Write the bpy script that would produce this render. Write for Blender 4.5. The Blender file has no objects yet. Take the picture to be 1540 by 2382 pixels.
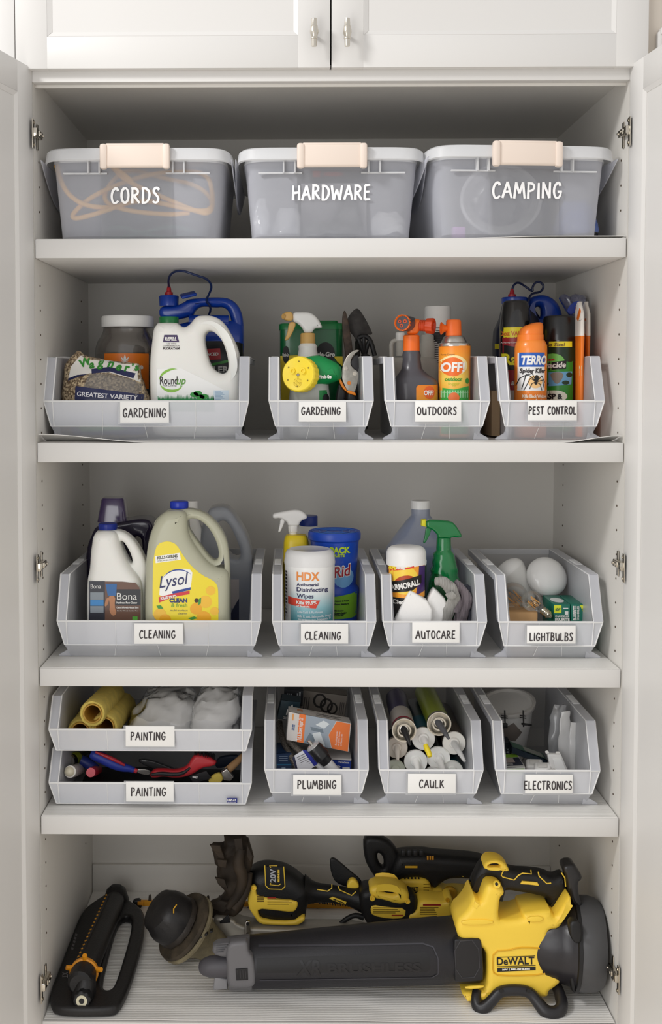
import bpy, bmesh, math, random
from math import sin, cos, pi, radians as rad
from mathutils import Vector, Matrix, noise
from mathutils.bvhtree import BVHTree

random.seed(7)
scene = bpy.context.scene
col = scene.collection

# ---------------------------------------------------------------- camera
CAM = Vector((-0.0819, -2.26088, 0.02672))
YAW, PITCH, ROLL = rad(0.7268), rad(2.5110), rad(-0.0410)
F, CX, CY = 2578.2, 640.5, 996.5
def _rot():
    A = Matrix(((cos(YAW), sin(YAW), 0), (-sin(YAW), cos(YAW), 0), (0, 0, 1)))
    B = Matrix(((1, 0, 0), (0, cos(PITCH), -sin(PITCH)), (0, sin(PITCH), cos(PITCH))))
    D = Matrix(((cos(ROLL), 0, sin(ROLL)), (0, 1, 0), (-sin(ROLL), 0, cos(ROLL))))
    return D @ B @ A
RM = _rot(); RT = RM.transposed()
cd = bpy.data.cameras.new('camera'); cam = bpy.data.objects.new('camera', cd); col.objects.link(cam)
right, fwd, up = RM[0], RM[1], RM[2]
cam.matrix_world = Matrix(((right[0], up[0], -fwd[0], CAM[0]), (right[1], up[1], -fwd[1], CAM[1]),
                           (right[2], up[2], -fwd[2], CAM[2]), (0, 0, 0, 1)))
cd.sensor_fit = 'VERTICAL'; cd.sensor_height = 36.0; cd.sensor_width = 24.0
cd.lens = F / 2382 * 36.0
cd.shift_x = (770 - CX) / 2382; cd.shift_y = (CY - 1191) / 2382
cd.clip_start = 0.05
scene.camera = cam

# ---------------------------------------------------------------- world, lights, exposure
w = bpy.data.worlds.new('world'); scene.world = w; w.use_nodes = True
w.node_tree.nodes['Background'].inputs[0].default_value = (1.0, 0.985, 0.975, 1)
w.node_tree.nodes['Background'].inputs[1].default_value = 0.64
def area(name, loc, target, sx, sy, power, color):
    l = bpy.data.lights.new(name, 'AREA'); l.shape = 'RECTANGLE'; l.size = sx; l.size_y = sy
    l.energy = power; l.color = color
    o = bpy.data.objects.new(name, l); col.objects.link(o); o.location = loc
    o.rotation_euler = (Vector(target) - Vector(loc)).to_track_quat('-Z', 'Y').to_euler()
    return o
area('ceiling_light', (-2.0, -1.5, 1.9), (0.2, 0.2, -0.4), .5, .5, 41, (1.0, 0.99, 0.98))
area('front_fill_light', (-.95, -1.95, -.35), (0.1, 0.3, -0.7), .9, 1.7, 12.5, (1.0, 1.0, 1.0))  # added soft fill from the front, evens the light over the shelves
scene.view_settings.view_transform = 'Standard'; scene.view_settings.look = 'None'
scene.view_settings.exposure = 0.08; scene.view_settings.gamma = 1.0
scene.view_settings.use_curve_mapping = False
scene.cycles.transparent_max_bounces = 48
scene.cycles.max_bounces = 14; scene.cycles.transmission_bounces = 10
scene.cycles.use_denoising = True
scene.cycles.caustics_reflective = False; scene.cycles.caustics_refractive = False

# ---------------------------------------------------------------- photo geometry helpers
def P(px, py, Y):
    d = RT @ Vector(((px - CX) / F, 1.0, (CY - py) / F))
    t = (Y - CAM[1]) / d[1]
    return CAM + d * t
def PZ(px, py, Z):
    d = RT @ Vector(((px - CX) / F, 1.0, (CY - py) / F))
    t = (Z - CAM[2]) / d[2]
    return CAM + d * t
def U(Y): return (Y - CAM[1]) / F            # metres per photo pixel at depth Y
SH = {1: .3137, 2: -.1011, 3: -.5675, 4: -.8783, 5: -1.3161}     # tops of shelves
SB = {1: .2742, 2: -.1419, 3: -.6061, 4: -.9178}                 # undersides
W2, DP = 0.6, 0.6

# ---------------------------------------------------------------- materials
def lin(c):
    if isinstance(c, str):
        c = c.lstrip('#'); c = [int(c[i:i+2], 16) / 255 for i in (0, 2, 4)]
    return tuple((x / 12.92 if x <= .04045 else ((x + .055) / 1.055) ** 2.4) for x in c)
MC = {}
def mat(colr, rough=.45, metal=0.0, spec=.5, coat=0.0, bump=0.0, bscale=60, vary=0.0, vscale=8, sss=0):
    key = (str(colr), rough, metal, spec, coat, bump, bscale, vary, vscale, sss)
    if key in MC: return MC[key]
    m = bpy.data.materials.new('paint_%03d' % len(MC)); m.use_nodes = True
    nt = m.node_tree; b = nt.nodes['Principled BSDF']
    c = lin(colr)
    b.inputs['Base Color'].default_value = (*c, 1)
    b.inputs['Roughness'].default_value = rough; b.inputs['Metallic'].default_value = metal
    b.inputs['Specular IOR Level'].default_value = spec; b.inputs['Coat Weight'].default_value = coat
    if sss:
        b.inputs['Subsurface Weight'].default_value = sss; b.inputs['Subsurface Scale'].default_value = .01
    tc = None
    if bump or vary:
        tc = nt.nodes.new('ShaderNodeTexCoord')
    if vary:
        n = nt.nodes.new('ShaderNodeTexNoise'); n.inputs['Scale'].default_value = vscale; n.inputs['Detail'].default_value = 5
        nt.links.new(tc.outputs['Object'], n.inputs['Vector'])
        mr = nt.nodes.new('ShaderNodeMapRange'); mr.inputs[1].default_value = .3; mr.inputs[2].default_value = .7
        mr.inputs[3].default_value = 1 - vary; mr.inputs[4].default_value = 1 + vary * .5
        nt.links.new(n.outputs['Fac'], mr.inputs[0])
        mx = nt.nodes.new('ShaderNodeVectorMath'); mx.operation = 'SCALE'; mx.inputs[0].default_value = c
        nt.links.new(mr.outputs[0], mx.inputs['Scale']); nt.links.new(mx.outputs[0], b.inputs['Base Color'])
    if bump:
        n2 = nt.nodes.new('ShaderNodeTexNoise'); n2.inputs['Scale'].default_value = bscale; n2.inputs['Detail'].default_value = 4
        nt.links.new(tc.outputs['Object'], n2.inputs['Vector'])
        bp = nt.nodes.new('ShaderNodeBump'); bp.inputs['Strength'].default_value = bump; bp.inputs['Distance'].default_value = .002
        nt.links.new(n2.outputs['Fac'], bp.inputs['Height']); nt.links.new(bp.outputs[0], b.inputs['Normal'])
    MC[key] = m
    return m
def frost(colr, opaque, rough=.3, gloss=.12, trl=.5, name='frosted'):
    """translucent polypropylene / film: part clear, part diffusing"""
    key = ('f', str(colr), opaque, rough, gloss, trl)
    if key in MC: return MC[key]
    m = bpy.data.materials.new(name + '_%03d' % len(MC)); m.use_nodes = True
    nt = m.node_tree; nt.nodes.remove(nt.nodes['Principled BSDF']); out = nt.nodes['Material Output']
    c = (*lin(colr), 1)
    tr = nt.nodes.new('ShaderNodeBsdfTransparent')
    df = nt.nodes.new('ShaderNodeBsdfDiffuse'); df.inputs[0].default_value = c
    tl = nt.nodes.new('ShaderNodeBsdfTranslucent'); tl.inputs[0].default_value = c
    gl = nt.nodes.new('ShaderNodeBsdfGlossy'); gl.inputs['Roughness'].default_value = rough
    m1 = nt.nodes.new('ShaderNodeMixShader'); m1.inputs[0].default_value = trl
    nt.links.new(df.outputs[0], m1.inputs[1]); nt.links.new(tl.outputs[0], m1.inputs[2])
    lw = nt.nodes.new('ShaderNodeLayerWeight'); lw.inputs[0].default_value = .35
    mr = nt.nodes.new('ShaderNodeMapRange'); mr.inputs[3].default_value = opaque; mr.inputs[4].default_value = min(1, opaque + (.35 if opaque > .1 else .10))
    nt.links.new(lw.outputs['Facing'], mr.inputs[0])
    m2 = nt.nodes.new('ShaderNodeMixShader'); nt.links.new(mr.outputs[0], m2.inputs[0])
    nt.links.new(tr.outputs[0], m2.inputs[1]); nt.links.new(m1.outputs[0], m2.inputs[2])
    fr = nt.nodes.new('ShaderNodeFresnel'); fr.inputs[0].default_value = 1.4
    mu = nt.nodes.new('ShaderNodeMath'); mu.operation = 'MULTIPLY'; mu.inputs[1].default_value = gloss * 8
    nt.links.new(fr.outputs[0], mu.inputs[0]); mu.use_clamp = True
    m3 = nt.nodes.new('ShaderNodeMixShader'); nt.links.new(mu.outputs[0], m3.inputs[0])
    nt.links.new(m2.outputs[0], m3.inputs[1]); nt.links.new(gl.outputs[0], m3.inputs[2])
    nt.links.new(m3.outputs[0], out.inputs[0])
    MC[key] = m
    return m
def gradient_mat(stops, z0, z1, rough=.35):
    """printed label whose ink changes along height (object z, metres)"""
    m = bpy.data.materials.new('printed_gradient'); m.use_nodes = True
    nt = m.node_tree; b = nt.nodes['Principled BSDF']; b.inputs['Roughness'].default_value = rough
    tc = nt.nodes.new('ShaderNodeTexCoord'); sp = nt.nodes.new('ShaderNodeSeparateXYZ')
    nt.links.new(tc.outputs['Object'], sp.inputs[0])
    mr = nt.nodes.new('ShaderNodeMapRange'); mr.inputs[1].default_value = z0; mr.inputs[2].default_value = z1
    nt.links.new(sp.outputs[2], mr.inputs[0])
    cr = nt.nodes.new('ShaderNodeValToRGB'); nt.links.new(mr.outputs[0], cr.inputs[0])
    el = cr.color_ramp.elements
    while len(el) < len(stops): el.new(.5)
    for e, (p, c) in zip(el, stops): e.position = p; e.color = (*lin(c), 1)
    nt.links.new(cr.outputs[0], b.inputs['Base Color'])
    return m
WHITE = mat('#f2f0ec', .4); BLK = mat('#141416', .5); INK = mat('#3a3436', .6); RUB = mat('#121214', .5, bump=.25, bscale=400)
YEL = mat('#ffd84a', .42, bump=.12, bscale=500); YELD = mat('#e0a81c', .5); STEEL = mat('#b9b5ae', .25, metal=1.0)
PAINT = mat('#dfddda', .42, bump=.05, bscale=90)
INNER = mat('#e2dfd9', .5, bump=.04, bscale=120)
FROST = frost('#f6f8ff', .19, .35, .08, .15)
FROSTL = frost('#f6f8ff', .26, .35, .08, .15)
FROSTF = frost('#f7f9ff', .62, .35, .08, .15)
FROSTR = frost('#f5f7ff', .46, .35, .08, .1)
BEAD = frost('#ffffff', .85, .35, .08, .1)
CLEAR = frost('#ffffff', .05, .06, .10, .5)
FILM = frost('#f4f4f6', .16, .12, .22, .5)
CHROME = mat('#cfc8bb', .18, metal=1.0)

# ---------------------------------------------------------------- objects
class T:      # world location and bvh of built meshes
    loc = {}; bvh = {}
def thing(name, label, cat, loc, group=None):
    o = bpy.data.objects.new(name, None); col.objects.link(o); o.location = loc
    o.empty_display_size = .02
    o['label'] = label; o['category'] = cat
    if group: o['group'] = group
    T.loc[o.name] = Vector(loc)
    return o
def put(name, me, m, parent=None, label=None, cat=None, group=None, kind=None, smooth=True, base=None):
    """me holds world coordinates; store it relative to its thing"""
    T.bvh_src = None
    if parent is None:
        if base is None:
            xs = [v.co for v in me.vertices]
            base = Vector(((min(v[0] for v in xs) + max(v[0] for v in xs)) / 2, (min(v[1] for v in xs) + max(v[1] for v in xs)) / 2, min(v[2] for v in xs)))
        off = Vector(base)
    else: off = T.loc[parent.name]
    bv = [v.co.copy() for v in me.vertices]; pl = [tuple(p.vertices) for p in me.polygons]
    me.transform(Matrix.Translation(-off))
    for p in me.polygons: p.use_smooth = smooth
    o = bpy.data.objects.new(name, me); col.objects.link(o); me.name = name
    if parent is None: o.location = off
    else: o.parent = parent
    me.materials.clear()
    if m: me.materials.append(m)
    T.loc[o.name] = off; T.bvh[o.name] = (bv, pl)
    if smooth and len(me.polygons):
        try: me.set_sharp_from_angle(angle=rad(38))
        except Exception: pass
    if label: o['label'] = label
    if cat: o['category'] = cat
    if group: o['group'] = group
    if kind: o['kind'] = kind
    return o
def mesh(bm, name='m'):
    me = bpy.data.meshes.new(name); bmesh.ops.recalc_face_normals(bm, faces=bm.faces); bm.to_mesh(me); bm.free(); return me
def join(*mes):
    bm = bmesh.new()
    for m in mes: bm.from_mesh(m)
    me = bpy.data.meshes.new('j'); bm.to_mesh(me); bm.free(); return me

# ---- primitive meshes, world coordinates
def box(x0, x1, y0, y1, z0, z1, bev=0.0, seg=2):
    bm = bmesh.new()
    vs = [bm.verts.new((x, y, z)) for x in (x0, x1) for y in (y0, y1) for z in (z0, z1)]
    for f in ((0,1,3,2),(4,6,7,5),(0,4,5,1),(2,3,7,6),(0,2,6,4),(1,5,7,3)): bm.faces.new([vs[i] for i in f])
    if bev: bmesh.ops.bevel(bm, geom=bm.edges[:], offset=bev, segments=seg, affect='EDGES', profile=.5)
    return mesh(bm)
def bbox_c(c, s, rot=None, bev=0.0, seg=2):
    """box centred at c, size s, rotation euler degrees"""
    me = box(-s[0]/2, s[0]/2, -s[1]/2, s[1]/2, -s[2]/2, s[2]/2, bev, seg)
    M = Matrix.Translation(c)
    if rot: M = M @ Matrix.Rotation(rad(rot[2]), 4, 'Z') @ Matrix.Rotation(rad(rot[1]), 4, 'Y') @ Matrix.Rotation(rad(rot[0]), 4, 'X')
    me.transform(M); return me
def slab(pts, th, inward=None):
    """polygon sheet pts given thickness th"""
    bm = bmesh.new(); p = [Vector(q) for q in pts]
    n = (p[1] - p[0]).cross(p[2] - p[0]).normalized() * th
    a = [bm.verts.new(q) for q in p]; b = [bm.verts.new(q + n) for q in p]
    bm.faces.new(a); bm.faces.new(b[::-1])
    for i in range(len(p)): j = (i + 1) % len(p); bm.faces.new((a[i], b[i], b[j], a[j]))
    return mesh(bm)
def chaikin(pts, it=2, closed=True):
    for _ in range(it):
        out = []; n = len(pts)
        if not closed: out.append(pts[0])
        for i in range(n if closed else n - 1):
            a, b = pts[i], pts[(i + 1) % n]
            out.append(tuple(a[k] * .75 + b[k] * .25 for k in range(len(a))))
            out.append(tuple(a[k] * .25 + b[k] * .75 for k in range(len(a))))
        if not closed: out.append(pts[-1])
        pts = out
    return pts
def _curve(splines, dim, **kw):
    cu = bpy.data.curves.new('c', 'CURVE'); cu.dimensions = dim
    for pts, closed in splines:
        s = cu.splines.new('POLY'); s.points.add(len(pts) - 1)
        for i, q in enumerate(pts):
            s.points[i].co = (q[0], q[1], q[2] if len(q) > 2 else 0, 1)
            if len(q) > 3: s.points[i].radius = q[3]
        s.use_cyclic_u = closed
    for k, v in kw.items(): setattr(cu, k, v)
    ob = bpy.data.objects.new('c', cu)
    me = bpy.data.meshes.new_from_object(ob)
    bpy.data.objects.remove(ob); bpy.data.curves.remove(cu)
    return me
XZ = Matrix(((1, 0, 0, 0), (0, 0, -1, 0), (0, 1, 0, 0), (0, 0, 0, 1)))     # curve xy plane -> world xz, facing -y
def plate(pts, Y, half, bev=.002, holes=(), it=2, px=True, res=2, mtx=None):
    """traced outline on the plane Y (photo pixels) given real thickness 2*half and rounded rims"""
    def cv(l):
        l = chaikin(l, it) if it else l
        if not px: return [(a, b) for a, b in l]
        return [(P(a, b, Y)[0], P(a, b, Y)[2]) for a, b in l]
    bev = min(bev, half * .98)
    me = _curve([(cv(pts), True)] + [(cv(h), True) for h in holes], '2D', fill_mode='BOTH',
                extrude=max(half - bev, 1e-5), bevel_depth=bev, bevel_resolution=res, offset=-bev)
    me.transform(XZ)
    me.transform(Matrix.Translation((0, Y, 0)) if mtx is None else mtx)
    bm = bmesh.new(); bm.from_mesh(me); bmesh.ops.remove_doubles(bm, verts=bm.verts, dist=2e-5); bm.to_mesh(me); bm.free()
    return me
def tube(pts, r, closed=False, it=2, res=5, caps=True, flat=None):
    """pts world (x,y,z[,radius factor])"""
    pts = [tuple(q) for q in pts]
    if it: pts = chaikin(pts, it, closed)
    me = _curve([(pts, closed)], '3D', fill_mode='FULL', bevel_depth=r, bevel_resolution=res, use_fill_caps=caps)
    return me
def tpx(pts, r, it=2, res=5, closed=False):
    """tube through photo pixels (px, py, Y[, radius factor])"""
    return tube([tuple(P(q[0], q[1], q[2])) + tuple(q[3:]) for q in pts], r, closed, it, res)
def lathe(prof, base=(0, 0, 0), axis=(0, 0, 1), seg=36, closed_ends=True, flute=None):
    """prof (z, r) along axis. flute=(count, depth, z0, z1) carves grip ribs"""
    bm = bmesh.new(); q = Vector(axis).normalized().to_track_quat('Z', 'Y') if tuple(axis) != (0, 0, 1) else None
    rings = []
    for z, r in prof:
        ring = []
        for i in range(seg):
            a = 2 * pi * i / seg; rr = r
            if flute and flute[2] <= z <= flute[3] and (i * flute[0] * 2 // seg) % 2: rr = r - flute[1]
            v = Vector((rr * cos(a), rr * sin(a), z))
            if q: v = q @ v
            ring.append(bm.verts.new(v + Vector(base)))
        rings.append(ring)
    for a, b in zip(rings, rings[1:]):
        for i in range(seg): bm.faces.new((a[i], a[(i+1) % seg], b[(i+1) % seg], b[i]))
    if closed_ends: bm.faces.new(rings[0][::-1]); bm.faces.new(rings[-1])
    return mesh(bm)
def zpx(py, cx, Y): return P(cx, py, Y)[2]
def lpx(cx, Y, prof, seg=36, flute=None, ends=True):
    """lathe standing upright, prof (photo row, radius in px)"""
    c = P(cx, prof[0][0], Y); u = U(Y)
    pr = sorted([(P(cx, py, Y)[2], r * u) for py, r in prof], key=lambda t: 0)
    if flute: flute = (flute[0], flute[1], P(cx, flute[3], Y)[2], P(cx, flute[2], Y)[2])
    return lathe(pr, (c[0], Y, 0), seg=seg, flute=flute, closed_ends=ends)
def loft(rows, seg=40, wob=0.0, wsc=30, cap=True):
    """rows (z, x0, x1, ycentre, depth, exponent)"""
    bm = bmesh.new(); rings = []
    for z, x0, x1, yc, d, n in rows:
        ring = []
        for i in range(seg):
            a = 2 * pi * i / seg; c_, s_ = cos(a), sin(a)
            x = (x0 + x1) / 2 + (x1 - x0) / 2 * math.copysign(abs(c_) ** (2 / n), c_)
            y = yc + d / 2 * math.copysign(abs(s_) ** (2 / n), s_)
            v = Vector((x, y, z))
            if wob:
                nn = noise.noise_vector(v * wsc) + noise.noise_vector(v * wsc * 2.7) * .5
                v += nn * wob
            ring.append(bm.verts.new(v))
        rings.append(ring)
    for a, b in zip(rings, rings[1:]):
        for i in range(seg): bm.faces.new((a[i], a[(i+1) % seg], b[(i+1) % seg], b[i]))
    if cap: bm.faces.new(rings[0][::-1]); bm.faces.new(rings[-1])
    return mesh(bm)
def interp_rows(rows, k):
    out = []
    for a, b in zip(rows, rows[1:]):
        for j in range(k): t = j / k; out.append(tuple(a[i] * (1 - t) + b[i] * t for i in range(len(a))))
    out.append(rows[-1]); return out
def lofpx(rows, Y, seg=40, wob=0, wsc=30, k=1, it=0):
    """rows (py, pxL, pxR, depth m, exponent[, y shift])"""
    if k > 1: rows = interp_rows(rows, k)
    if it: rows = chaikin(rows, it, closed=False)
    rr = []
    for r in rows:
        a = P(r[1], r[0], Y); b = P(r[2], r[0], Y); ys = r[5] if len(r) > 5 else 0
        rr.append(((a[2] + b[2]) / 2, a[0], b[0], Y + ys, r[3], r[4]))
    return loft(rr, seg, wob, wsc)
# ---- flat print
def grid_cut(me, step):
    bm = bmesh.new(); bm.from_mesh(me)
    if not len(bm.verts): return me
    lo = [min(v.co[k] for v in bm.verts) for k in range(3)]; hi = [max(v.co[k] for v in bm.verts) for k in range(3)]
    for k in (0, 2):
        n = int((hi[k] - lo[k]) / step)
        if n > 60: n = 60
        for i in range(1, n + 1):
            co = [0, 0, 0]; no = [0, 0, 0]; co[k] = lo[k] + (hi[k] - lo[k]) * i / (n + 1); no[k] = 1
            bmesh.ops.bisect_plane(bm, geom=bm.verts[:] + bm.edges[:] + bm.faces[:], plane_co=co, plane_no=no, dist=1e-7)
    bm.to_mesh(me); bm.free(); return me
def drape(me, target, off=.0005, step=.006):
    me = grid_cut(me, step)
    bv, pl = T.bvh[target.name]
    tree = T.bvh.get(target.name + '#')
    if tree is None: tree = BVHTree.FromPolygons(bv, pl); T.bvh[target.name + '#'] = tree
    miss = []
    for v in me.vertices:
        h = tree.ray_cast(Vector((v.co[0], v.co[1] - .5, v.co[2])), Vector((0, 1, 0)))
        if h[0] is not None: v.co = h[0] + Vector((0, -off, 0))
        else: miss.append(v.index)
    if miss:
        ms = set(miss); bm = bmesh.new(); bm.from_mesh(me); bm.verts.ensure_lookup_table()
        bmesh.ops.delete(bm, geom=[bm.verts[i] for i in ms], context='VERTS'); bm.to_mesh(me); bm.free()
    return me
def poly(pts, Y, it=0):
    """flat traced polygon at depth Y"""
    if it: pts = chaikin(pts, it)
    me = _curve([([(P(a, b, Y)[0], P(a, b, Y)[2]) for a, b in pts], True)], '2D', fill_mode='FRONT')
    me.transform(XZ); me.transform(Matrix.Translation((0, Y, 0))); return me
def rect(x0, y0, x1, y1, Y): return poly([(x0, y0), (x1, y0), (x1, y1), (x0, y1)], Y)
def ell(cx, cy, rx, ry, Y, n=28): return poly([(cx + rx * cos(2*pi*i/n), cy + ry * sin(2*pi*i/n)) for i in range(n)], Y)
def text(s, px, py, h, Y, width=None, bold=0.0, shear=0.0, align='LEFT', ang=0.0, rowbase=True):
    """printed words: px, py = left end of the baseline in photo pixels, h = capital height px, width = total width px"""
    cu = bpy.data.curves.new('t', 'FONT'); cu.body = s; cu.align_x = align
    u = U(Y); cu.size = h * u / .72; cu.shear = shear; cu.offset = bold * u; cu.resolution_u = 3
    ob = bpy.data.objects.new('t', cu); me = bpy.data.meshes.new_from_object(ob)
    bpy.data.objects.remove(ob); bpy.data.curves.remove(cu)
    if width and len(me.vertices):
        xs = [v.co[0] for v in me.vertices]; ww = max(xs) - min(xs)
        if ww > 0:
            k = width * u / ww; x0 = min(xs) if align == 'LEFT' else 0
            for v in me.vertices: v.co[0] = (v.co[0] - x0) * k
    p = P(px, py, Y)
    me.transform(Matrix.Translation(p) @ Matrix.Rotation(rad(-ang), 4, 'Y') @ XZ)
    return me
def decal(name, me, m, parent, target=None, off=.0006, step=.006, label=None):
    if target is not None: me = drape(me, target, off, step)
    if not len(me.polygons): return None
    return put(name, me, m, parent, label=label, smooth=True)
# ---- marker hand lettering: strokes in a unit box
G = {
'A': (.62, [[(0,0),(.34,1),(.62,0)], [(.08,.36),(.56,.42)]]),
'B': (.56, [[(.06,0),(.08,1)], [(0,.97),(.36,.97),(.47,.78),(.36,.56),(.08,.52)], [(.08,.54),(.42,.48),(.53,.25),(.38,.02),(0,.02)]]),
'C': (.52, [[(.50,.80),(.45,.97),(.28,.98),(.10,.75),(.05,.40),(.14,.06),(.32,.0),(.52,.17)]]),
'D': (.58, [[(.08,0),(.10,1)], [(0,.96),(.30,.97),(.54,.72),(.52,.32),(.32,.03),(0,.02)]]),
'E': (.50, [[(.06,0),(.08,1)], [(.08,.97),(.48,1.0)], [(.08,.52),(.42,.55)], [(.06,.02),(.48,.04)]]),
'G': (.58, [[(.50,.78),(.42,.98),(.24,.95),(.08,.70),(.05,.35),(.16,.05),(.36,.03),(.50,.20),(.52,.42)], [(.30,.42),(.60,.44)]]),
'H': (.58, [[(.06,0),(.07,1)], [(.52,0),(.53,1)], [(.06,.48),(.53,.54)]]),
'I': (.16, [[(.07,0),(.09,1)]]),
'K': (.54, [[(.07,0),(.08,1)], [(.48,.98),(.10,.46)], [(.20,.56),(.54,.02)]]),
'L': (.48, [[(.08,1),(.06,.03),(.46,.05)]]),
'M': (.74, [[(.02,0),(.14,1),(.36,.30),(.60,1),(.72,0)]]),
'N': (.58, [[(.05,0),(.07,1),(.50,.02),(.53,1)]]),
'O': (.58, [[(.30,.99),(.12,.86),(.04,.5),(.12,.10),(.30,0),(.48,.12),(.56,.5),(.48,.88),(.30,.99)]]),
'P': (.52, [[(.06,0),(.08,1)], [(0,.95),(.32,.98),(.48,.80),(.40,.55),(.08,.46)]]),
'R': (.56, [[(.06,0),(.08,1)], [(0,.95),(.32,.98),(.48,.80),(.40,.58),(.08,.50)], [(.18,.50),(.56,.02)]]),
'S': (.48, [[(.46,.84),(.34,.99),(.14,.94),(.06,.74),(.24,.54),(.42,.32),(.36,.06),(.16,0),(.02,.12)]]),
'T': (.54, [[(0,.95),(.56,1.0)], [(.28,.97),(.26,0)]]),
'U': (.56, [[(.05,1),(.07,.25),(.22,0),(.42,.10),(.50,.40),(.51,1),(.54,0)]]),
'W': (.80, [[(.02,1),(.16,0),(.40,.72),(.62,0),(.80,1)]]),
' ': (.34, []),
}
def marker(s, x0, x1, z0, h, Y, r, jit=.02, slant=0.0):
    """hand lettered word between world x0..x1, baseline z0, height h, on plane Y"""
    rnd = random.Random(s)
    tot = sum(G[c][0] for c in s) + .16 * (len(s) - 1)
    k = (x1 - x0) / tot; x = x0; mes = []
    for c in s:
        wd, st = G[c]; dz = rnd.uniform(-jit, jit) * h
        for pl in st:
            q = [(x + px * k + slant * pz * h, pz * h + dz) for px, pz in pl]
            if c in 'CDGOSBPRU' and len(q) > 2: q = chaikin(q, 2, False)
            elif len(q) > 2:
                for (a0, b0_), (a1, b1_) in zip(q, q[1:]): mes.append(tube([(a0, 0, b0_, 1.05), (a1, 0, b1_, .9)], r, it=0, res=3))
                continue
            n = len(q)
            mes.append(tube([(a, 0, b, 1.12 - .3 * i / max(1, n - 1)) for i, (a, b) in enumerate(q)], r, it=0, res=3))
        x += (wd + .16) * k
    me = join(*mes)
    for v in me.vertices: v.co[1] *= .0002 / r
    me.transform(Matrix.Translation((0, Y, z0))); return me
def copy_tree(o, parent=None):
    c = o.copy(); col.objects.link(c); c.parent = parent
    T.loc[c.name] = T.loc.get(o.name, Vector()).copy()
    for ch in [x for x in list(col.objects) if x.parent == o]: copy_tree(ch, c)
    return c

# ================================================================ CABINET AND ROOM
def liner_mat():
    m = bpy.data.materials.new('ribbed_liner'); m.use_nodes = True; nt = m.node_tree; b = nt.nodes['Principled BSDF']
    b.inputs['Base Color'].default_value = (*lin('#f1efeb'), 1); b.inputs['Roughness'].default_value = .38
    tc = nt.nodes.new('ShaderNodeTexCoord'); wv = nt.nodes.new('ShaderNodeTexWave'); wv.bands_direction = 'Y'
    wv.inputs['Scale'].default_value = 48; wv.inputs['Distortion'].default_value = .6; wv.inputs['Detail Scale'].default_value = .6
    nt.links.new(tc.outputs['Object'], wv.inputs['Vector'])
    bp = nt.nodes.new('ShaderNodeBump'); bp.inputs['Strength'].default_value = .5; bp.inputs['Distance'].default_value = .001
    nt.links.new(wv.outputs['Fac'], bp.inputs['Height']); nt.links.new(bp.outputs[0], b.inputs['Normal'])
    return m
LINER = liner_mat()
ZT, ZF = .6402, SH[5]
floor = put('floor', box(-3, 3, -6, 1.2, -1.62, -1.60), mat('#ebe3d8', .5, vary=.06), kind='structure')
put('wall_back', box(-3, 3, .66, .70, -1.60, 1.6), mat('#e3ddd3', .6), kind='structure')
cab = thing('built_in_cabinet', 'white painted open utility cabinet with four shelves below the closed doors', 'cabinet', (0, .3, ZF - .02))
put('side_panel', box(-.622, -.6, .001, .62, -1.6, .66), INNER, cab)
put('side_panel', box(.6, .622, .001, .62, -1.6, .66), INNER, cab)
put('back_panel', box(-.6, .6, DP, DP + .012, -1.6, .66), INNER, cab)
put('top_panel', box(-.6, .6, 0.004, DP, ZT, ZT + .02), INNER, cab)
put('bottom_panel', box(-.6, .6, 0.0, DP, ZF - .02, ZF - .0015), PAINT, cab)
put('toe_kick', box(-.6, .6, 0.03, .05, -1.6, ZF - .02), PAINT, cab)
zl = P(770, 2014, .588)[2]
put('back_ledge', box(-.599, .599, .586, DP - .0005, ZF - .001, zl, .002), INNER, cab)
put('header_rail', box(-.622, .622, -.004, .018, P(770, 190, 0)[2], P(770, 163, 0)[2], .0015), PAINT, cab)
put('header_lip', box(-.6, .6, .018, .024, P(770, 196, 0)[2], P(770, 175, 0)[2], .001), INNER, cab)
for k in (1, 2, 3, 4):
    put('shelf', box(-.5985, .5985, 0, DP - .002, SB[k], SH[k] - .0012, .0012), PAINT, cab)
# shelf-pin holes, dark brown discs in columns on both side panels
hb = bmesh.new()
for sx in (-1, 1):
    for yy in (.045, .5):
        z = -1.15
        while z < .55:
            if not any(SB[k] - .01 < z < SH[k] + .01 for k in SB):
                M = Matrix.Translation((sx * .5996, yy, z)) @ Matrix.Rotation(pi/2, 4, 'Y')
                bmesh.ops.create_cone(hb, cap_ends=True, segments=8, radius1=.0022, radius2=.0022, depth=.0016, matrix=M)
            z += .0508
put('pin_holes', mesh(hb), mat('#54473b', .8), cab, kind='stuff')

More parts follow.
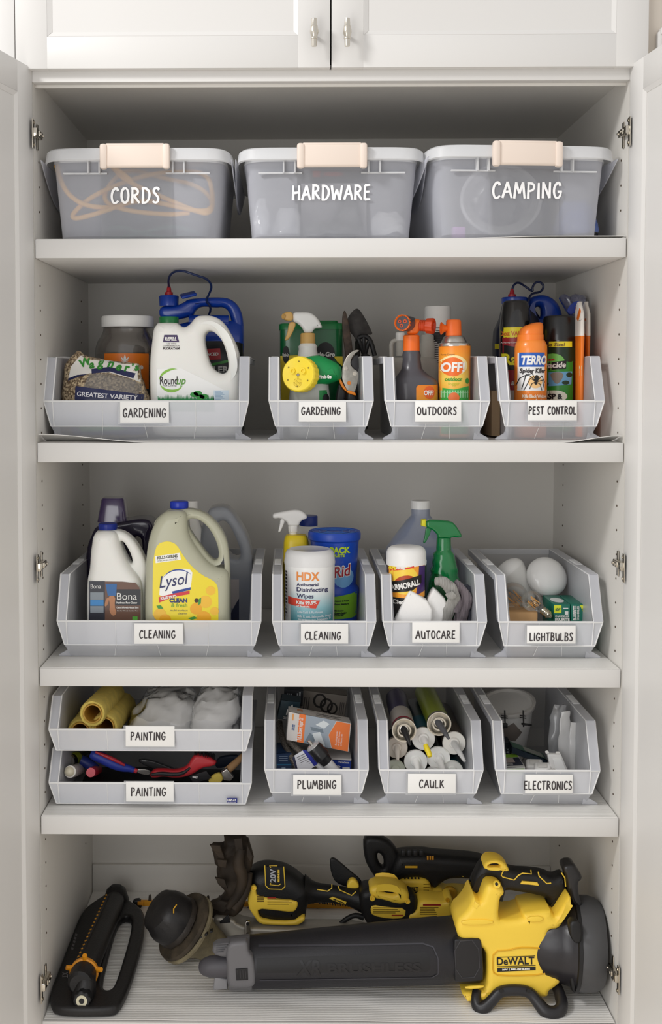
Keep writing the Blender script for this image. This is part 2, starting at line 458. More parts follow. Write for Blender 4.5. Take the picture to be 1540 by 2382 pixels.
def shaker(x0, x1, z0, z1, y0, th, stile, rec=.0042):
    """door frame with a recessed flat panel; front at y0"""
    a = [box(x0, x0 + stile, y0, y0 + th, z0, z1, .0012), box(x1 - stile, x1, y0, y0 + th, z0, z1, .0012),
         box(x0 + stile - .001, x1 - stile + .001, y0, y0 + th, z0, z0 + stile, .0012), box(x0 + stile - .001, x1 - stile + .001, y0, y0 + th, z1 - stile, z1, .0012)]
    bv = []
    X0, X1, Z0, Z1 = x0 + stile, x1 - stile, z0 + stile, z1 - stile
    for f in (y0, y0 + th):
        s = 1 if f == y0 else -1
        for q in (((X0, f, Z0), (X0 + .009, f + s*rec, Z0 + .009), (X0 + .009, f + s*rec, Z1 - .009), (X0, f, Z1)),
                  ((X1, f, Z0), (X1 - .009, f + s*rec, Z0 + .009), (X1 - .009, f + s*rec, Z1 - .009), (X1, f, Z1)),
                  ((X0, f, Z0), (X0 + .009, f + s*rec, Z0 + .009), (X1 - .009, f + s*rec, Z0 + .009), (X1, f, Z0)),
                  ((X0, f, Z1), (X0 + .009, f + s*rec, Z1 - .009), (X1 - .009, f + s*rec, Z1 - .009), (X1, f, Z1))):
            bv.append(slab(q, .0008))
    pn = box(X0 + .001, X1 - .001, y0 + rec, y0 + th - rec, Z0 + .001, Z1 - .001)
    return join(*a, *bv), pn
# lower doors, swung wide open (part of the open cabinet)
ztop = P(72, 160, 0)[2]
for sx, ang, nm in ((-1, 14.5, 'left'), (1, 6.5, 'right')):
    fr, pn = shaker(0, .598, -1.45, ztop, -.0, .02, .062)
    # local: x runs along the door from its hinge, y 0..0.02 its thickness; swing outwards and towards the viewer
    a = rad(ang)
    if sx < 0: M = Matrix.Translation((-.6, -.005, 0)) @ Matrix(((-sin(a), -cos(a), 0, 0), (-cos(a), sin(a), 0, 0), (0, 0, 1, 0), (0, 0, 0, 1)))
    else: M = Matrix.Translation((.6, -.005, 0)) @ Matrix(((sin(a), cos(a), 0, 0), (-cos(a), sin(a), 0, 0), (0, 0, 1, 0), (0, 0, 0, 1)))
    for me in (fr, pn): me.transform(M)
    d = put('door', fr, PAINT, cab, label='%s-hand tall door standing open' % nm)
    put('panel', pn, PAINT, d)
    for py, pyr in ((315, 310), (1320, 1318), (2290, 2270)):
        zz = P(72 if sx < 0 else 1467, py if sx < 0 else pyr, 0)[2]
        mes = [bbox_c((-.003 * 1, -.016, zz), (.0022, .013, .058), None, .0008),
               bbox_c((-.006, .006, zz + .004), (.011, .052, .015), None, .0015),
               bbox_c((-.011, .012, zz + .004), (.006, .026, .011), None, .0015),
               bbox_c((-.005, -.010, zz + .003), (.009, .016, .018), None, .0018),
               bbox_c((-.0018, .028, zz + .002), (.002, .012, .052), None, .0008)]
        for dz in (-.022, .022): mes.append(lathe([(0, .0035), (.0015, .003)], (-.0065, -.016, zz + dz), (1, 0, 0), 10))
        for dy in (.0, .02): mes.append(lathe([(0, .0028), (.0015, .0025)], (-.014, .006 + dy, zz + .004), (-1, 0, 0), 10))
        me = join(*mes)
        if sx < 0: me.transform(Matrix.Translation((-.5998, 0, 0)) @ Matrix.Scale(-1, 4, (1, 0, 0)))
        else: me.transform(Matrix.Translation((.5998, 0, 0)))
        put('hinge', me, CHROME, d)
# the closed upper cabinet
upc = thing('upper_cabinet', 'closed double-door cabinet above the open shelves with two metal pulls', 'cabinet', (0, .3, .668))
put('carcass', box(-.63, .63, .0, .6, .672, 1.2), mat('#2a2724', .8), upc)
z0 = P(770, 157, -.022)[2]
xa, xm1, xm2, xb = P(35.5, 100, -.022)[0], P(768, 100, -.022)[0], P(771.5, 100, -.022)[0], P(1509, 100, -.022)[0]
for x0, x1, hx, nm in ((xa, xm1, 731, 'left'), (xm2, xb, 808, 'right')):
    fr, pn = shaker(x0, x1, z0, 1.2, -.022, .02, .064)
    d = put('door', fr, PAINT, upc); put('panel', pn, PAINT, d)
    c = P(hx, 108, -.05); u = U(-.05)
    prof = [(0, .0052), (.014, .0056), (.0145, .0068), (.0165, .0068), (.018, .0058), (.026, .0084), (.031, .0084), (.038, .0066), (.0385, .0070), (.040, .0058), (.054, .0052)]
    h = join(lathe(prof, (c[0], -.048, c[2] + .001), seg=20), lathe([(0, .004), (.028, .004)], (c[0], -.048, c[2] + .028), (0, 1, 0), 14))
    put('pull_handle', h, mat('#d4cec2', .28, metal=.9), d)
# neighbouring unit on the left, wall and casing on the right
nb = thing('neighbouring_cabinet', 'white painted cabinet door beyond the gap at the far left edge', 'cabinet', (-.95, .3, -1.58))
put('carcass', box(-1.25, -.65, .0, .6, -1.58, 1.2), PAINT, nb)
xr = P(33.5, 100, -.022)[0]
fr, pn = shaker(-1.24, xr, -1.45, 1.2, -.022, .02, .064)
d = put('door', fr, PAINT, nb); put('panel', pn, PAINT, d)
xw = P(1510, 100, .02)[0]
put('wall_right', box(.6325, 2.2, .005, .05, -1.6, 1.6), mat('#e2d8cb', .6, bump=.05), kind='structure')
cz = P(1526, 100, .0)
cs = [box(cz[0], cz[0] + .09, -.012, .004, -1.6, cz[2] + .02, .003), box(cz[0] + .006, cz[0] + .03, -.02, -.012, -1.6, cz[2] + .012, .003),
      box(cz[0] + .004, cz[0] + .10, -.018, .004, cz[2] + .012, cz[2] + .026, .003)]
put('trim_1', join(*cs), PAINT, kind='structure')

# ---- ribbed liners, one per shelf and one on the floor of the cabinet
def liner(z, y0, curl, lab):
    nx, ny = 60, 24; bm = bmesh.new(); g = []
    for j in range(ny + 1):
        row = []
        for i in range(nx + 1):
            x = -.597 + 1.194 * i / nx; y = y0 + (.592 - y0) * j / ny
            row.append(bm.verts.new((x, y, z + .0009 + curl(x, y))))
        g.append(row)
    for j in range(ny):
        for i in range(nx): bm.faces.new((g[j][i], g[j][i+1], g[j+1][i+1], g[j+1][i]))
    r = bmesh.ops.extrude_face_region(bm, geom=bm.faces[:])
    for v in [e for e in r['geom'] if isinstance(e, bmesh.types.BMVert)]: v.co.z -= .0009
    put('shelf_liner', mesh(bm), LINER, label=lab, cat='shelf liner')
def sst(a, b, x): t = max(0, min(1, (x - a) / (b - a))); return t * t * (3 - 2 * t)
liner(SH[1] - .0012, .004, lambda x, y: .004 * sst(.25, .45, x) * sst(.12, 0, y), 'thin liner edge under the three lidded tubs on the top shelf')
liner(SH[2] - .0012, .006, lambda x, y: (.017 * sst(-.36, -.59, x) + .014 * sst(.47, .59, x)) * sst(.085, .01, y), 'ribbed liner with curled-up front corners on the second shelf')
liner(SH[3] - .0012, .004, lambda x, y: .0, 'ribbed liner on the third shelf under the lightbulbs and cleaning bins')
liner(SH[4] - .0012, .004, lambda x, y: .0, 'ribbed liner on the fourth shelf under the caulk and plumbing bins')
liner(ZF, .004, lambda x, y: .001 * noise.noise(Vector((x * 9, y * 9, 0))) + .001, 'finely ribbed liner on the cabinet floor under the yellow tools')

# ================================================================ OPEN-FRONT BINS
BINMAT = FROST; EDGE = FROSTR
def make_bin(W, H, hl, hm, L, deep=True):
    t = .0022; fl = .019
    xo = W / 2; xt = xo - fl; xb = xt - .004
    X = lambda z: xb + (xt - xb) * z / H
    A, M, Lp, K, B, E = (0, 0), (-.019, hm), (-.030, hl), (.012, H), (L, H), (L, 0)
    body = []; rims = {-1: [], 1: []}; bead = []
    for s in (-1, 1):
        rim = rims[s]
        p = [(s * X(z), y, z) for y, z in (A, M, Lp, K, B, E)]
        body.append(slab(p if s > 0 else p[::-1], t))
        # outward flange along the hopper edge and the top, with a downturned skirt
        for (a, b) in ((Lp, K), (K, B)):
            q = [(s * xt, a[0], a[1]), (s * xo, a[0], a[1]), (s * xo, b[0], b[1]), (s * xt, b[0], b[1])]
            rim.append(slab(q, t))
        sk = .013
        q = [(s * xo, Lp[0], Lp[1]), (s * xo, K[0], K[1]), (s * xo, B[0], B[1]), (s * xo, B[0], B[1] - sk), (s * xo, K[0] + .012, K[1] - sk), (s * xo, Lp[0] + .016, Lp[1])]
        rim.append(slab(q, .0018))
        # edge beads
        bead.append(tube([(s * xo, *Lp), (s * xo, *K), (s * xo, *B)], .0016, it=0, res=2))
        bead.append(tube([(s * xt, *Lp), (s * xt, *K), (s * xt, *B)], .0014, it=0, res=2))
        # grip ribs on the top flange
        for i in range(7):
            y = .13 + i * .010
            bead.append(box(min(s*xt, s*xo) + .002, max(s*xt, s*xo) - .002, y, y + .0022, H + .001, H + .0045))
        # feet flaring out at the front
        if deep:
            rim.append(slab([(s * xb, .001, 0), (s * (xb + .026), .001, 0), (s * (xb + .026), .001, .003), (s * (xb + .008), .001, .013), (s * (xb + .004), -.01, hm), (s * (xb - .006), -.01, hm), (s * (xb - .006), .001, 0)], .005))
    front = [(-xo, *Lp), (xo, *Lp), (xo - .013, *M), (-xo + .013, *M)]
    fr_ = [slab(front, t)]
    lo_ = (slab([(-xo + .013, *M), (xo - .013, *M), (xb, 0, 0), (-xb, 0, 0)], t))
    body.append(slab([(-xb, 0, 0), (xb, 0, 0), (xb, L, 0), (-xb, L, 0)], -t))
    body.append(slab([(-xb, L, 0), (xb, L, 0), (xt, L, H), (-xt, L, H)], t))
    bead.append(tube([(-xo, *Lp), (xo, *Lp)], .0022, it=0, res=2))
    bead.append(tube([(-xo + .013, *M), (xo - .013, *M)], .0014, it=0, res=2))
    bead.append(box(-xo, xo, L - .002, L + .004, H - .012, H + .001))
    for s in (-1, 1):
        bead.append(tube([(s * xt, Lp[0] - .001, Lp[1]), (s * xt, M[0], M[1])], .0012, it=0, res=2))
        bead.append(tube([(s * xo, *Lp), (s * (xo - .013), *M)], .0014, it=0, res=2))
    n = 4 if W > .3 else 3
    for i in range(1, n):
        x = -xt + 2 * xt * i / n
        bead.append(tube([(x, -.001, .002), (x + (.006 if i % 2 else -.004), M[0] - .001, M[1]), (x + (.006 if i % 2 else -.004), Lp[0], Lp[1])], .0006, it=0, res=2))
    root = bpy.data.objects.new('storage_bin', None); col.objects.link(root); root.empty_display_size = .02
    T.loc[root.name] = Vector()
    b = put('body', join(*body), BINMAT, root, smooth=False)
    put('front_wall', join(*fr_), FROSTF, root, smooth=False)
    put('lower_wall', lo_, FROSTL, root, smooth=False)
    for s in (-1, 1): put('rim', join(*rims[s]), EDGE, root, smooth=True)
    put('edge_bead', join(*bead), BEAD, root, smooth=True)
    return root
def place_bin(proto, pxL, pxR, pyL, Yb, z, first, lab, card, word, shelf_group, yaw=0):
    c = P((pxL + pxR) / 2, pyL, Yb - .03)
    o = copy_tree(proto)
    o.location = (c[0], Yb, z); o['label'] = lab; o['category'] = 'bin'; o['group'] = shelf_group
    T.loc[o.name] = Vector((c[0], Yb, z))
    Y = Yb - .0325
    a, b = P(card[0], card[1], Y), P(card[2], card[3], Y)
    cd_ = put('label_card', box(a[0], b[0], Y, Y + .0012, b[2], a[2], .0004), mat('#f4f3f0', .45), o, label='white card with handwritten word')
    a2, b2 = P(card[0] - 5, card[1] - 1, Y), P(card[2] + 1, card[3] + 4, Y)
    put('card_sleeve', box(a2[0], b2[0], Y + .0013, Y + .0019, b2[2], a2[2]), frost('#f6f7fa', .5, .2), o)
    wa, wb = P(word[1], word[3], Y), P(word[2], word[4], Y)
    put('lettering', marker(word[0], wa[0], wb[0], wb[2], wa[2] - wb[2], Y - .0006, 1.5 * U(Y)), INK, cd_)
    return o
small = make_bin(.218, .175, .082, .029, .37)
large = make_bin(.432, .175, .082, .029, .37)
flat_ = make_bin(.428, .112, .052, .004, .37, False)
Y2, Y3, Y4 = .099, .095, .075
Z2, Z3, Z4 = SH[2] + .0008, SH[3] + .0008, SH[4] + .0008
GB = 'clear open-front bins on the shelves'
binA = place_bin(large, 100, 579, 930, Y2, Z2, True, 'wide clear bin labelled GARDENING holding the white jug and bird seed', (279, 934, 393, 983), ('GARDENING', 286, 386, 950, 971), GB)
binB = place_bin(small, 627, 867, 930, Y2, Z2, True, 'narrow clear bin labelled GARDENING holding the yellow-headed hose feeder', (695, 935, 805, 981), ('GARDENING', 701, 792, 947, 965), GB)
binC = place_bin(small, 898, 1137.6, 930, Y2, Z2, False, 'narrow clear bin labelled OUTDOORS', (966, 933, 1073, 981), ('OUTDOORS', 970, 1062, 947, 965), GB)
binD = place_bin(small, 1164, 1405, 930, Y2, Z2, False, 'narrow clear bin labelled PEST CONTROL', (1228, 932, 1342, 978), ('PEST CONTROL', 1230, 1340, 946, 964), GB)
binE = place_bin(large, 133, 606, 1448, Y3, Z3, False, 'wide clear bin labelled CLEANING holding the large jugs', (312, 1450, 426, 1498), ('CLEANING', 324, 408, 1466, 1485), GB)
binF = place_bin(small, 636, 872, 1448, Y3, Z3, False, 'narrow clear bin labelled CLEANING holding the wipes tub', (700, 1451, 810, 1497), ('CLEANING', 709, 793, 1469, 1488), GB)
binG = place_bin(small, 893, 1130, 1448, Y3, Z3, False, 'narrow clear bin labelled AUTOCARE', (959, 1448, 1069, 1495), ('AUTOCARE', 967, 1059, 1467, 1486), GB)
binH = place_bin(small, 1163, 1400, 1448, Y3, Z3, False, 'narrow clear bin labelled LIGHTBULBS', (1226, 1455, 1339, 1497), ('LIGHTBULBS', 1232, 1332, 1472, 1491), GB)
binI = place_bin(flat_, 116, 582, 1816, Y4, Z4, True, 'low wide clear bin labelled PAINTING, lower of the two stacked', (293, 1818, 404, 1865), ('PAINTING', 305, 386, 1832, 1852), GB)
st = P(540, 1866, Y4 - .02)
binI2 = place_bin(flat_, 116, 582, 1687, Y4, Z4 + .1145, False, 'low wide clear bin labelled PAINTING, upper of the two stacked', (292, 1689, 406, 1737), ('PAINTING', 304, 385, 1703, 1722), GB)
binJ = place_bin(small, 617.5, 855, 1795, Y4, Z4, False, 'narrow clear bin labelled PLUMBING', (682, 1803, 794, 1849), ('PLUMBING', 692, 782, 1815, 1835), GB)
binK = place_bin(small, 885, 1121, 1795, Y4, Z4, False, 'narrow clear bin labelled CAULK', (949, 1800, 1060, 1846), ('CAULK', 975, 1032, 1814, 1833), GB)
binL = place_bin(small, 1156, 1393, 1795, Y4, Z4, False, 'narrow clear bin labelled ELECTRONICS', (1222, 1802, 1332, 1846), ('ELECTRONICS', 1219, 1330, 1817, 1837), GB)
for pr_ in (small, large, flat_):
    for ch in list(pr_.children): bpy.data.objects.remove(ch)
    bpy.data.objects.remove(pr_)
stk = put('sticker', rect(527, 1856, 552, 1868, Y4 - .031), mat('#1d2a7a', .4), binI, label='small blue DISPLAY sticker')
put('lettering', join(text('DISPLAY', 529, 1863, 5, Y4 - .0314, width=21, bold=.3), text('NOT FOR SALE', 529, 1867, 2.2, Y4 - .0314, width=20)), WHITE, stk, smooth=False)

# ================================================================ TOP SHELF: LIDDED TUBS
def row(Y, z, px=770):
    v = RM @ (Vector((P(px, 1200, Y)[0], Y, z)) - CAM); return CY - F * v[2] / v[1]
def basept(px, Y, z): p = P(px, 1200, Y); return (p[0], Y, z)
TUB = frost('#f3f5ff', .42, .45, .07, .12); TUBR = frost('#fcfdff', .62, .4, .08, .15)
LATCH = mat('#ecdccf', .5)
def make_tub(L, x_front):
    """local: x centred, y from 0 (front wall) back, z up"""
    H = .186; wt, wb = .362, .332
    r = thing('storage_tub', 'x', 'storage tub', (0, 0, 0))
    def ring(z, w_, y0, y1, n=9): return (z, -w_ / 2, w_ / 2, (y0 + y1) / 2, y1 - y0, n)
    outer = loft([ring(.004, wb - .03, .02, L - .02), ring(.0, wb - .012, .014, L - .014), ring(.008, wb, .006, L - .006), ring(.09, (wb + wt) / 2, .002, L - .002), ring(.165, wt, 0, L)][1:], 72, cap=False)
    bot = loft([ring(0.0, wb - .012, .014, L - .014), ring(.0025, wb - .012, .014, L - .014)], 72)
    put('body', join(outer, bot), TUB, r)
    # rolled rim with broad drooping end wings
    rim = loft([ring(.158, .388, -.018, L + .018), ring(.160, .394, -.021, L + .021), ring(.180, .388, -.018, L + .018), ring(.184, .380, -.014, L + .014), ring(.185, .362, -.004, L + .004), ring(.180, .358, -.002, L + .002), ring(.158, .366, -.002, L + .002)], 72, cap=False)
    put('rim', rim, TUBR, r)
    lid = loft([ring(.176, .358, .0, L), ring(.179, .358, .0, L)], 72)
    put('lid', lid, frost('#ffffff', .2, .3, .1, .3), r)
    for s in (-1, 1):
        q = []
        for i in range(13):
            t = i / 12; y = -.004 + (L + .008) * t; q.append((s * .195, y, .162))
        for i in range(12, -1, -1):
            t = i / 12; y = -.004 + (L + .008) * t; q.append((s * (.195 + .006 * sin(pi * t)), y, .162 - .075 * sin(pi * t)))
        wgs = [slab([q[i], q[i + 1], q[24 - i], q[25 - i]], .002) for i in range(12)]
        put('side_wing', join(*wgs), TUB, r)
    # moulded ribs under the rim beside the latch
    for s in (-1, 1):
        put('ledge', box(s * .105 - .045, s * .105 + .045, -.006, .0, .133, .136), TUBR, r)
        for x in (.075, .098): put('rib', box(s * x - .0015, s * x + .0015, -.014, .0, .133, .160), TUBR, r)
    la = join(box(-.068, .068, -.030, -.018, .142, .190, .006, 3), box(-.060, .060, -.030, .02, .184, .191, .003), box(-.071, -.056, -.034, -.018, .139, .190, .005), box(.056, .071, -.034, -.018, .139, .190, .005))
    put('latch', la, LATCH, r)
    return r
def word_on(o, s, x0, x1, z0, h, y, r=.0026):
    me = marker(s, x0, x1, z0, h, y, r, .03); me.transform(Matrix.Translation(T.loc[o.name]))
    put('lettering', me, mat('#ffffff', .5), o)
tubs = []
t0 = make_tub(.46, 0)
for i, (pxc, rx, s, x0, x1, y0, y1, lab, off) in enumerate((
        (319, 0, 'CORDS', 258, 371, 437, 473, 'frosted lidded tub lettered CORDS with yellow cord inside', 0),
        (771, 0, 'HARDWARE', 680, 862, 431, 466, 'frosted lidded tub lettered HARDWARE in the middle of the top shelf', 0),
        (1214, 0, 'CAMPING', 1141, 1305, 427, 465, 'frosted lidded tub lettered CAMPING with a coiled hose inside', .0))):
    o = t0 if i == 0 else copy_tree(t0)
    tubs.append((o, pxc, s, x0, x1, y0, y1, lab))
for i, (o, pxc, s, x0, x1, y0, y1, lab) in enumerate(tubs):
    Yt = .028; c = P(pxc, 553, Yt)
    o.location = (c[0], Yt, SH[1] + .0005); T.loc[o.name] = Vector(o.location); o['label'] = lab; o['group'] = 'frosted tubs on the top shelf'
    a, b = P(x0, y1, Yt - .002), P(x1, y0, Yt - .002)
    word_on(o, s, a[0] - c[0], b[0] - c[0], a[2] - SH[1], b[2] - a[2], -.0025)
    pnl = box(c[0] - .073, c[0] + .073, Yt - .0012, Yt - .0006, SH[1] + .006, SH[1] + .14)
    put('clear_panel', pnl, frost('#ffffff', .015, .1, .08, .1), o)
    if i == 2: o.rotation_euler = (0, 0, rad(4.5)); o.location.y -= .012
# contents of the tubs
def cable(name, lab, cx_, cy_, cz_, R, n, colr, r, seed, cat='cord', squash=.45, grp=None, tilt=25):
    rnd = random.Random(seed); pts = []
    for k in range(n):
        for j in range(12):
            a = 2 * pi * j / 12
            rr = R * (1 + .22 * noise.noise(Vector((k * .7, j * .5, seed))))
            pts.append((cx_ + rr * cos(a) * 1.1, cy_ + rr * sin(a) * squash + .02 * noise.noise(Vector((k, j * .4, seed + 5))), cz_ + .055 * noise.noise(Vector((k * .9, j * .35, seed + 9))) + rr * sin(a) * sin(rad(tilt))))
    return put(name, tube(pts, r, it=2, res=4), mat(colr, .5), label=lab, cat=cat, group=grp)
def inside(px, dY): return P(px, 500, dY)[0]
zt = SH[1]
put('extension_cord', tpx([(132, 385, .07), (140, 420, .06), (160, 455, .06), (200, 480, .06), (270, 485, .07), (330, 458, .08), (300, 412, .09), (255, 384, .09), (262, 388, .12), (290, 420, .09), (370, 455, .07), (450, 490, .06), (492, 500, .07), (496, 450, .12), (482, 402, .16), (420, 398, .20), (350, 405, .16), (270, 430, .10), (200, 465, .07), (155, 514, .06), (230, 497, .06), (320, 462, .07), (400, 478, .06), (480, 496, .06), (500, 470, .10), (460, 430, .18), (380, 415, .22), (300, 392, .18), (260, 420, .12), (235, 470, .08), (300, 492, .06), (400, 500, .06), (440, 495, .07)], .0052, it=3, res=4), mat('#f7b71f', .45), label='yellow extension cord coiled inside the tub lettered CORDS', cat='cord')
cable('extension_cord', 'dark green cord lying at the bottom of the tub lettered CORDS', inside(350, .16), .16, zt + .022, .10, 3, '#1f5a4c', .0045, 5, squash=.8, tilt=2)
put('cable_bundle', lofpx([(545, 190, 470, .2, 3, 0), (530, 180, 490, .24, 3, 0), (505, 200, 480, .22, 2.5, 0), (490, 240, 440, .15, 2, 0)], .24, wob=.008, wsc=25), mat('#3f4c5c', .7, vary=.5, vscale=30), label='dark bundle of cables at the back of the tub lettered CORDS', cat='cable')
def baggie(lab, x0, x1, y0, y1, Y, d, colr='#eceef2', op=.3, seed=1, name='plastic_bag', cat='bag', wob=.006, grp=None):
    m = (x0 + x1) / 2; w_ = (x1 - x0) / 2
    rows = [(y1, m - w_ * .9, m + w_ * .9, d, 3), (y1 - (y1 - y0) * .25, x0, x1, d, 2.4), (y1 - (y1 - y0) * .6, m - w_ * .85, m + w_ * .9, d * .7, 2.2), (y0 + (y1 - y0) * .12, m - w_ * .6, m + w_ * .62, d * .3, 2), (y0, m - w_ * .5, m + w_ * .5, d * .08, 2)]
    return put(name, lofpx(rows, Y + seed * 1e-4, wob=wob, wsc=28, k=4), frost(colr, op, .14, .3, .35), label=lab, cat=cat, group=grp)
baggie('crumpled clear bag at the left end of the HARDWARE tub', 590, 628, 462, 546, .09, .05, seed=2, op=.4)
baggie('bulging clear parts bag behind the front wall of the HARDWARE tub', 632, 705, 486, 548, .12, .07, seed=3, op=.4)
baggie('flat clear parts bag in the middle of the HARDWARE tub', 700, 850, 515, 549, .09, .07, seed=4, op=.4)
baggie('round clear bag under the lettering of the HARDWARE tub', 772, 845, 468, 540, .16, .09, seed=5, op=.45)
baggie('white plastic bag at the right end of the HARDWARE tub', 858, 945, 492, 549, .10, .08, seed=6, op=.7, colr='#ffffff')
bx = put('cardboard_box', box(inside(700, .2), inside(850, .2), .17, .36, zt + .006, zt + .14, .002), mat('#c9c7cc', .6), label='pale grey box with red print inside the HARDWARE tub', cat='box')
put('print', join(rect(728, 398, 745, 412, .1695), ell(775, 405, 24, 5, .1695), rect(752, 400, 754, 412, .1695)), mat('#b8503c', .6), bx, smooth=False)
cable('coiled_hose', 'coiled clear hose standing inside the tub lettered CAMPING', 0, 0, 0, .1, 1, '#dfe4ea', .004, 1)
o = [x for x in col.objects if x.name.startswith('coiled_hose')][0]; bpy.data.objects.remove(o)
pts = []
for k in range(4):
    for j in range(16):
        a = 2 * pi * j / 16; r_ = 88 - 5 * k
        pts.append(tuple(P(1165 + r_ * cos(a) * 1.05, 465 + r_ * sin(a) * .92, .10 + .012 * k)))
put('coiled_hose', tube(pts, .0048, it=2, res=4), frost('#eef0f2', .55, .2, .3, .3), label='coiled clear hose standing inside the tub lettered CAMPING', cat='hose')
put('plastic_film', lofpx([(545, 1090, 1250, .05, 2.4), (500, 1075, 1262, .06, 2.2), (440, 1085, 1250, .06, 2), (390, 1120, 1220, .03, 2)], .19, wob=.008, wsc=25, k=3), frost('#e9ebf2', .3, .15, .4, .4), label='crumpled clear film behind the coiled hose in the CAMPING tub', cat='plastic film')
put('toy_block', box(inside(1052, .08), inside(1082, .08), .07, .10, zt + .006, zt + .032, .003), mat('#b57ac0', .5), label='small mauve plastic block low in the CAMPING tub', cat='block')
baggie('blue plastic pouch at the right end of the CAMPING tub', 1290, 1390, 465, 548, .12, .09, colr='#5f7ed0', op=.85, seed=7, name='plastic_pouch', cat='pouch')
baggie('dark blue folded sheet behind the coiled hose in the CAMPING tub', 1095, 1285, 430, 548, .30, .10, colr='#4a5788', op=.9, seed=8, name='folded_tarp', cat='tarp')

# ================================================================ SECOND SHELF
zb = Z2 + .0026
def bottle(name, lab, cat, cx, Y, z=None, grp=None): return thing(name, lab, cat, basept(cx, Y, z if z is not None else zb), grp)
def R(z, Y): return row(Y, z)
GREEN = mat('#0f7d3c', .35); GREEND = mat('#0c6a38', .3, coat=.4); HDPE = mat('#f6f5f0', .38, sss=.06); ORN = mat('#f3701f', .4); ORNL = mat('#f58a1e', .32)
# --- white refill jug
Y = .172; b0 = R(zb, Y)
j = bottle('weed_killer_jug', 'white refill jug with a loop handle and small green cap, in the wide gardening bin', 'jug', 460, Y)
body = put('body', plate([(371, 752), (415, 752), (418, 757), (432, 764), (446, 755), (458, 738), (474, 735), (497, 736), (520, 748), (538, 778), (552, 806), (559, 835), (561, 873), (559, 885), (560, 960), (557, b0 - 14), (545, b0), (372, b0), (358, b0 - 12), (354, 960), (352, 842), (357, 800), (361, 765), (368, 757)], Y, .046, .020,
      holes=[[(477, 779), (485, 770), (497, 771), (514, 786), (524, 805), (531, 830), (534, 852), (530, 867), (516, 870), (500, 862), (488, 845), (480, 815), (476, 792)]], it=2, res=5), HDPE, j)
put('cap', lpx(393, Y, [(752, 22), (750, 22.5), (739, 22.5), (737, 21)], 40, (20, .0008, 738, 751)), mat('#15723a', .35), j)
Yf = Y - .0465
lb = put('label', join(poly([(365, 858), (420, 856), (470, 880), (530, 912), (531, R(zb, Yf) - 40), (365, R(zb, Yf) - 40)], Yf)), mat('#fbfbf9', .35), body, smooth=False)
D = lambda nm, me, m, par: put(nm, me, m, par, smooth=False)
Yd = Yf - .0004
D('print', poly([(382, 779), (412, 779), (417, 796), (379, 796)], Yd), mat('#3a2458', .4), body)
D('lettering', join(text('REFILL', 383, 792, 8, Yd - .0003, width=28, bold=.5, shear=.2)), WHITE, body)
D('lettering', join(text('USE WITH', 388, 801, 3.5, Yd, width=22), text('CONFIDENCE ON', 379, 806, 3.6, Yd, width=38), text('FLORATAM', 379, 813, 5, Yd, width=39, bold=.3, shear=.15)), INK, body)
def crescent(cx, cy, rx, ry, a0, a1, wd, Y):
    o_ = [(cx + rx * cos(a0 + (a1 - a0) * i / 20), cy + ry * sin(a0 + (a1 - a0) * i / 20)) for i in range(21)]
    i_ = [(cx + (rx - wd * sin(pi * i / 20)) * cos(a0 + (a1 - a0) * i / 20), cy + (ry - wd * sin(pi * i / 20)) * sin(a0 + (a1 - a0) * i / 20)) for i in range(20, -1, -1)]
    return poly(o_ + i_, Y)
D('emblem', join(crescent(402, 885, 32, 28, rad(180), rad(290), 6, Yd), crescent(399, 887, 28, 26, rad(20), rad(170), 7, Yd)), mat('#8cc63f', .4), lb)
D('lettering', join(text('Round', 372, 894, 19, Yd - .0003, width=41, bold=.4), text('FOR LAWNS', 379, 899, 3.5, Yd - .0003, width=32, shear=.2)), INK, lb)
D('lettering', text('up', 411, 894, 19, Yd - .0004, width=21, bold=.4, shear=.3), mat('#5a9a30', .4), lb)
rnd = random.Random(4)
gp = [(367, R(zb, Yf) - 60), (367, 922)]
for i in range(44): gp += [(368 + i * 3, 924 - rnd.uniform(1, 8)), (369.5 + i * 3, 929)]
gp += [(500, R(zb, Yf) - 60)]
D('grass_print', poly(gp, Yd), mat('#1f8a4b', .5), lb)
D('clover_print', join(*[ell(452 + dx, 918 + dy, 10, 6, Yd - .0002, 14) for dx, dy in ((0, 0), (8, -3), (14, 6), (22, 4))]), mat('#2f9a3c', .5), lb)
D('panel_print', rect(497, 908, 532, 932, Yd), mat('#d9e9f5', .4), lb)
D('fine_print', join(*[rect(500, 911 + k * 3, 514 + (k % 3) * 4, 912 + k * 3, Yd - .0002) for k in range(7)]), mat('#5f8fb8', .4), lb)
# --- blue ready sprayer behind it
def sprayer_blue(lab, body_rows, cx, Y, label_y):
    s = bottle('pump_sprayer_bottle', lab, 'spray bottle', cx, Y); return s
Y = .335; b0 = R(zb, Y)
BLUE = mat('#0e3fa8', .28, coat=.3); NAVY = mat('#12204f', .4)
s = bottle('lawn_sprayer', 'blue-handled lawn sprayer with dark body behind the white refill jug', 'sprayer', 470, Y)
bd = put('body', lofpx([(b0, 380, 562, .10, 5), (b0 - 8, 374, 568, .11, 5), (835, 374, 567, .11, 5), (800, 380, 567, .10, 5), (790, 400, 566, .09, 4)], Y), mat('#17181c', .35), s)
put('shoulder', lofpx([(800, 380, 568, .095, 5), (785, 385, 568, .095, 5), (760, 400, 568, .08, 4), (748, 440, 566, .05, 4)], Y), BLUE, s)
put('handle', plate([(371, 712), (412, 712), (428, 704), (440, 695), (520, 691), (545, 700), (562, 722), (568, 760), (568, 835), (545, 835), (546, 800), (543, 765), (538, 745), (533, 725), (520, 714), (500, 716), (470, 712), (455, 722), (450, 735), (430, 740), (415, 744), (371, 742)], Y - .01, .018, .012, it=2, res=4), BLUE, s)
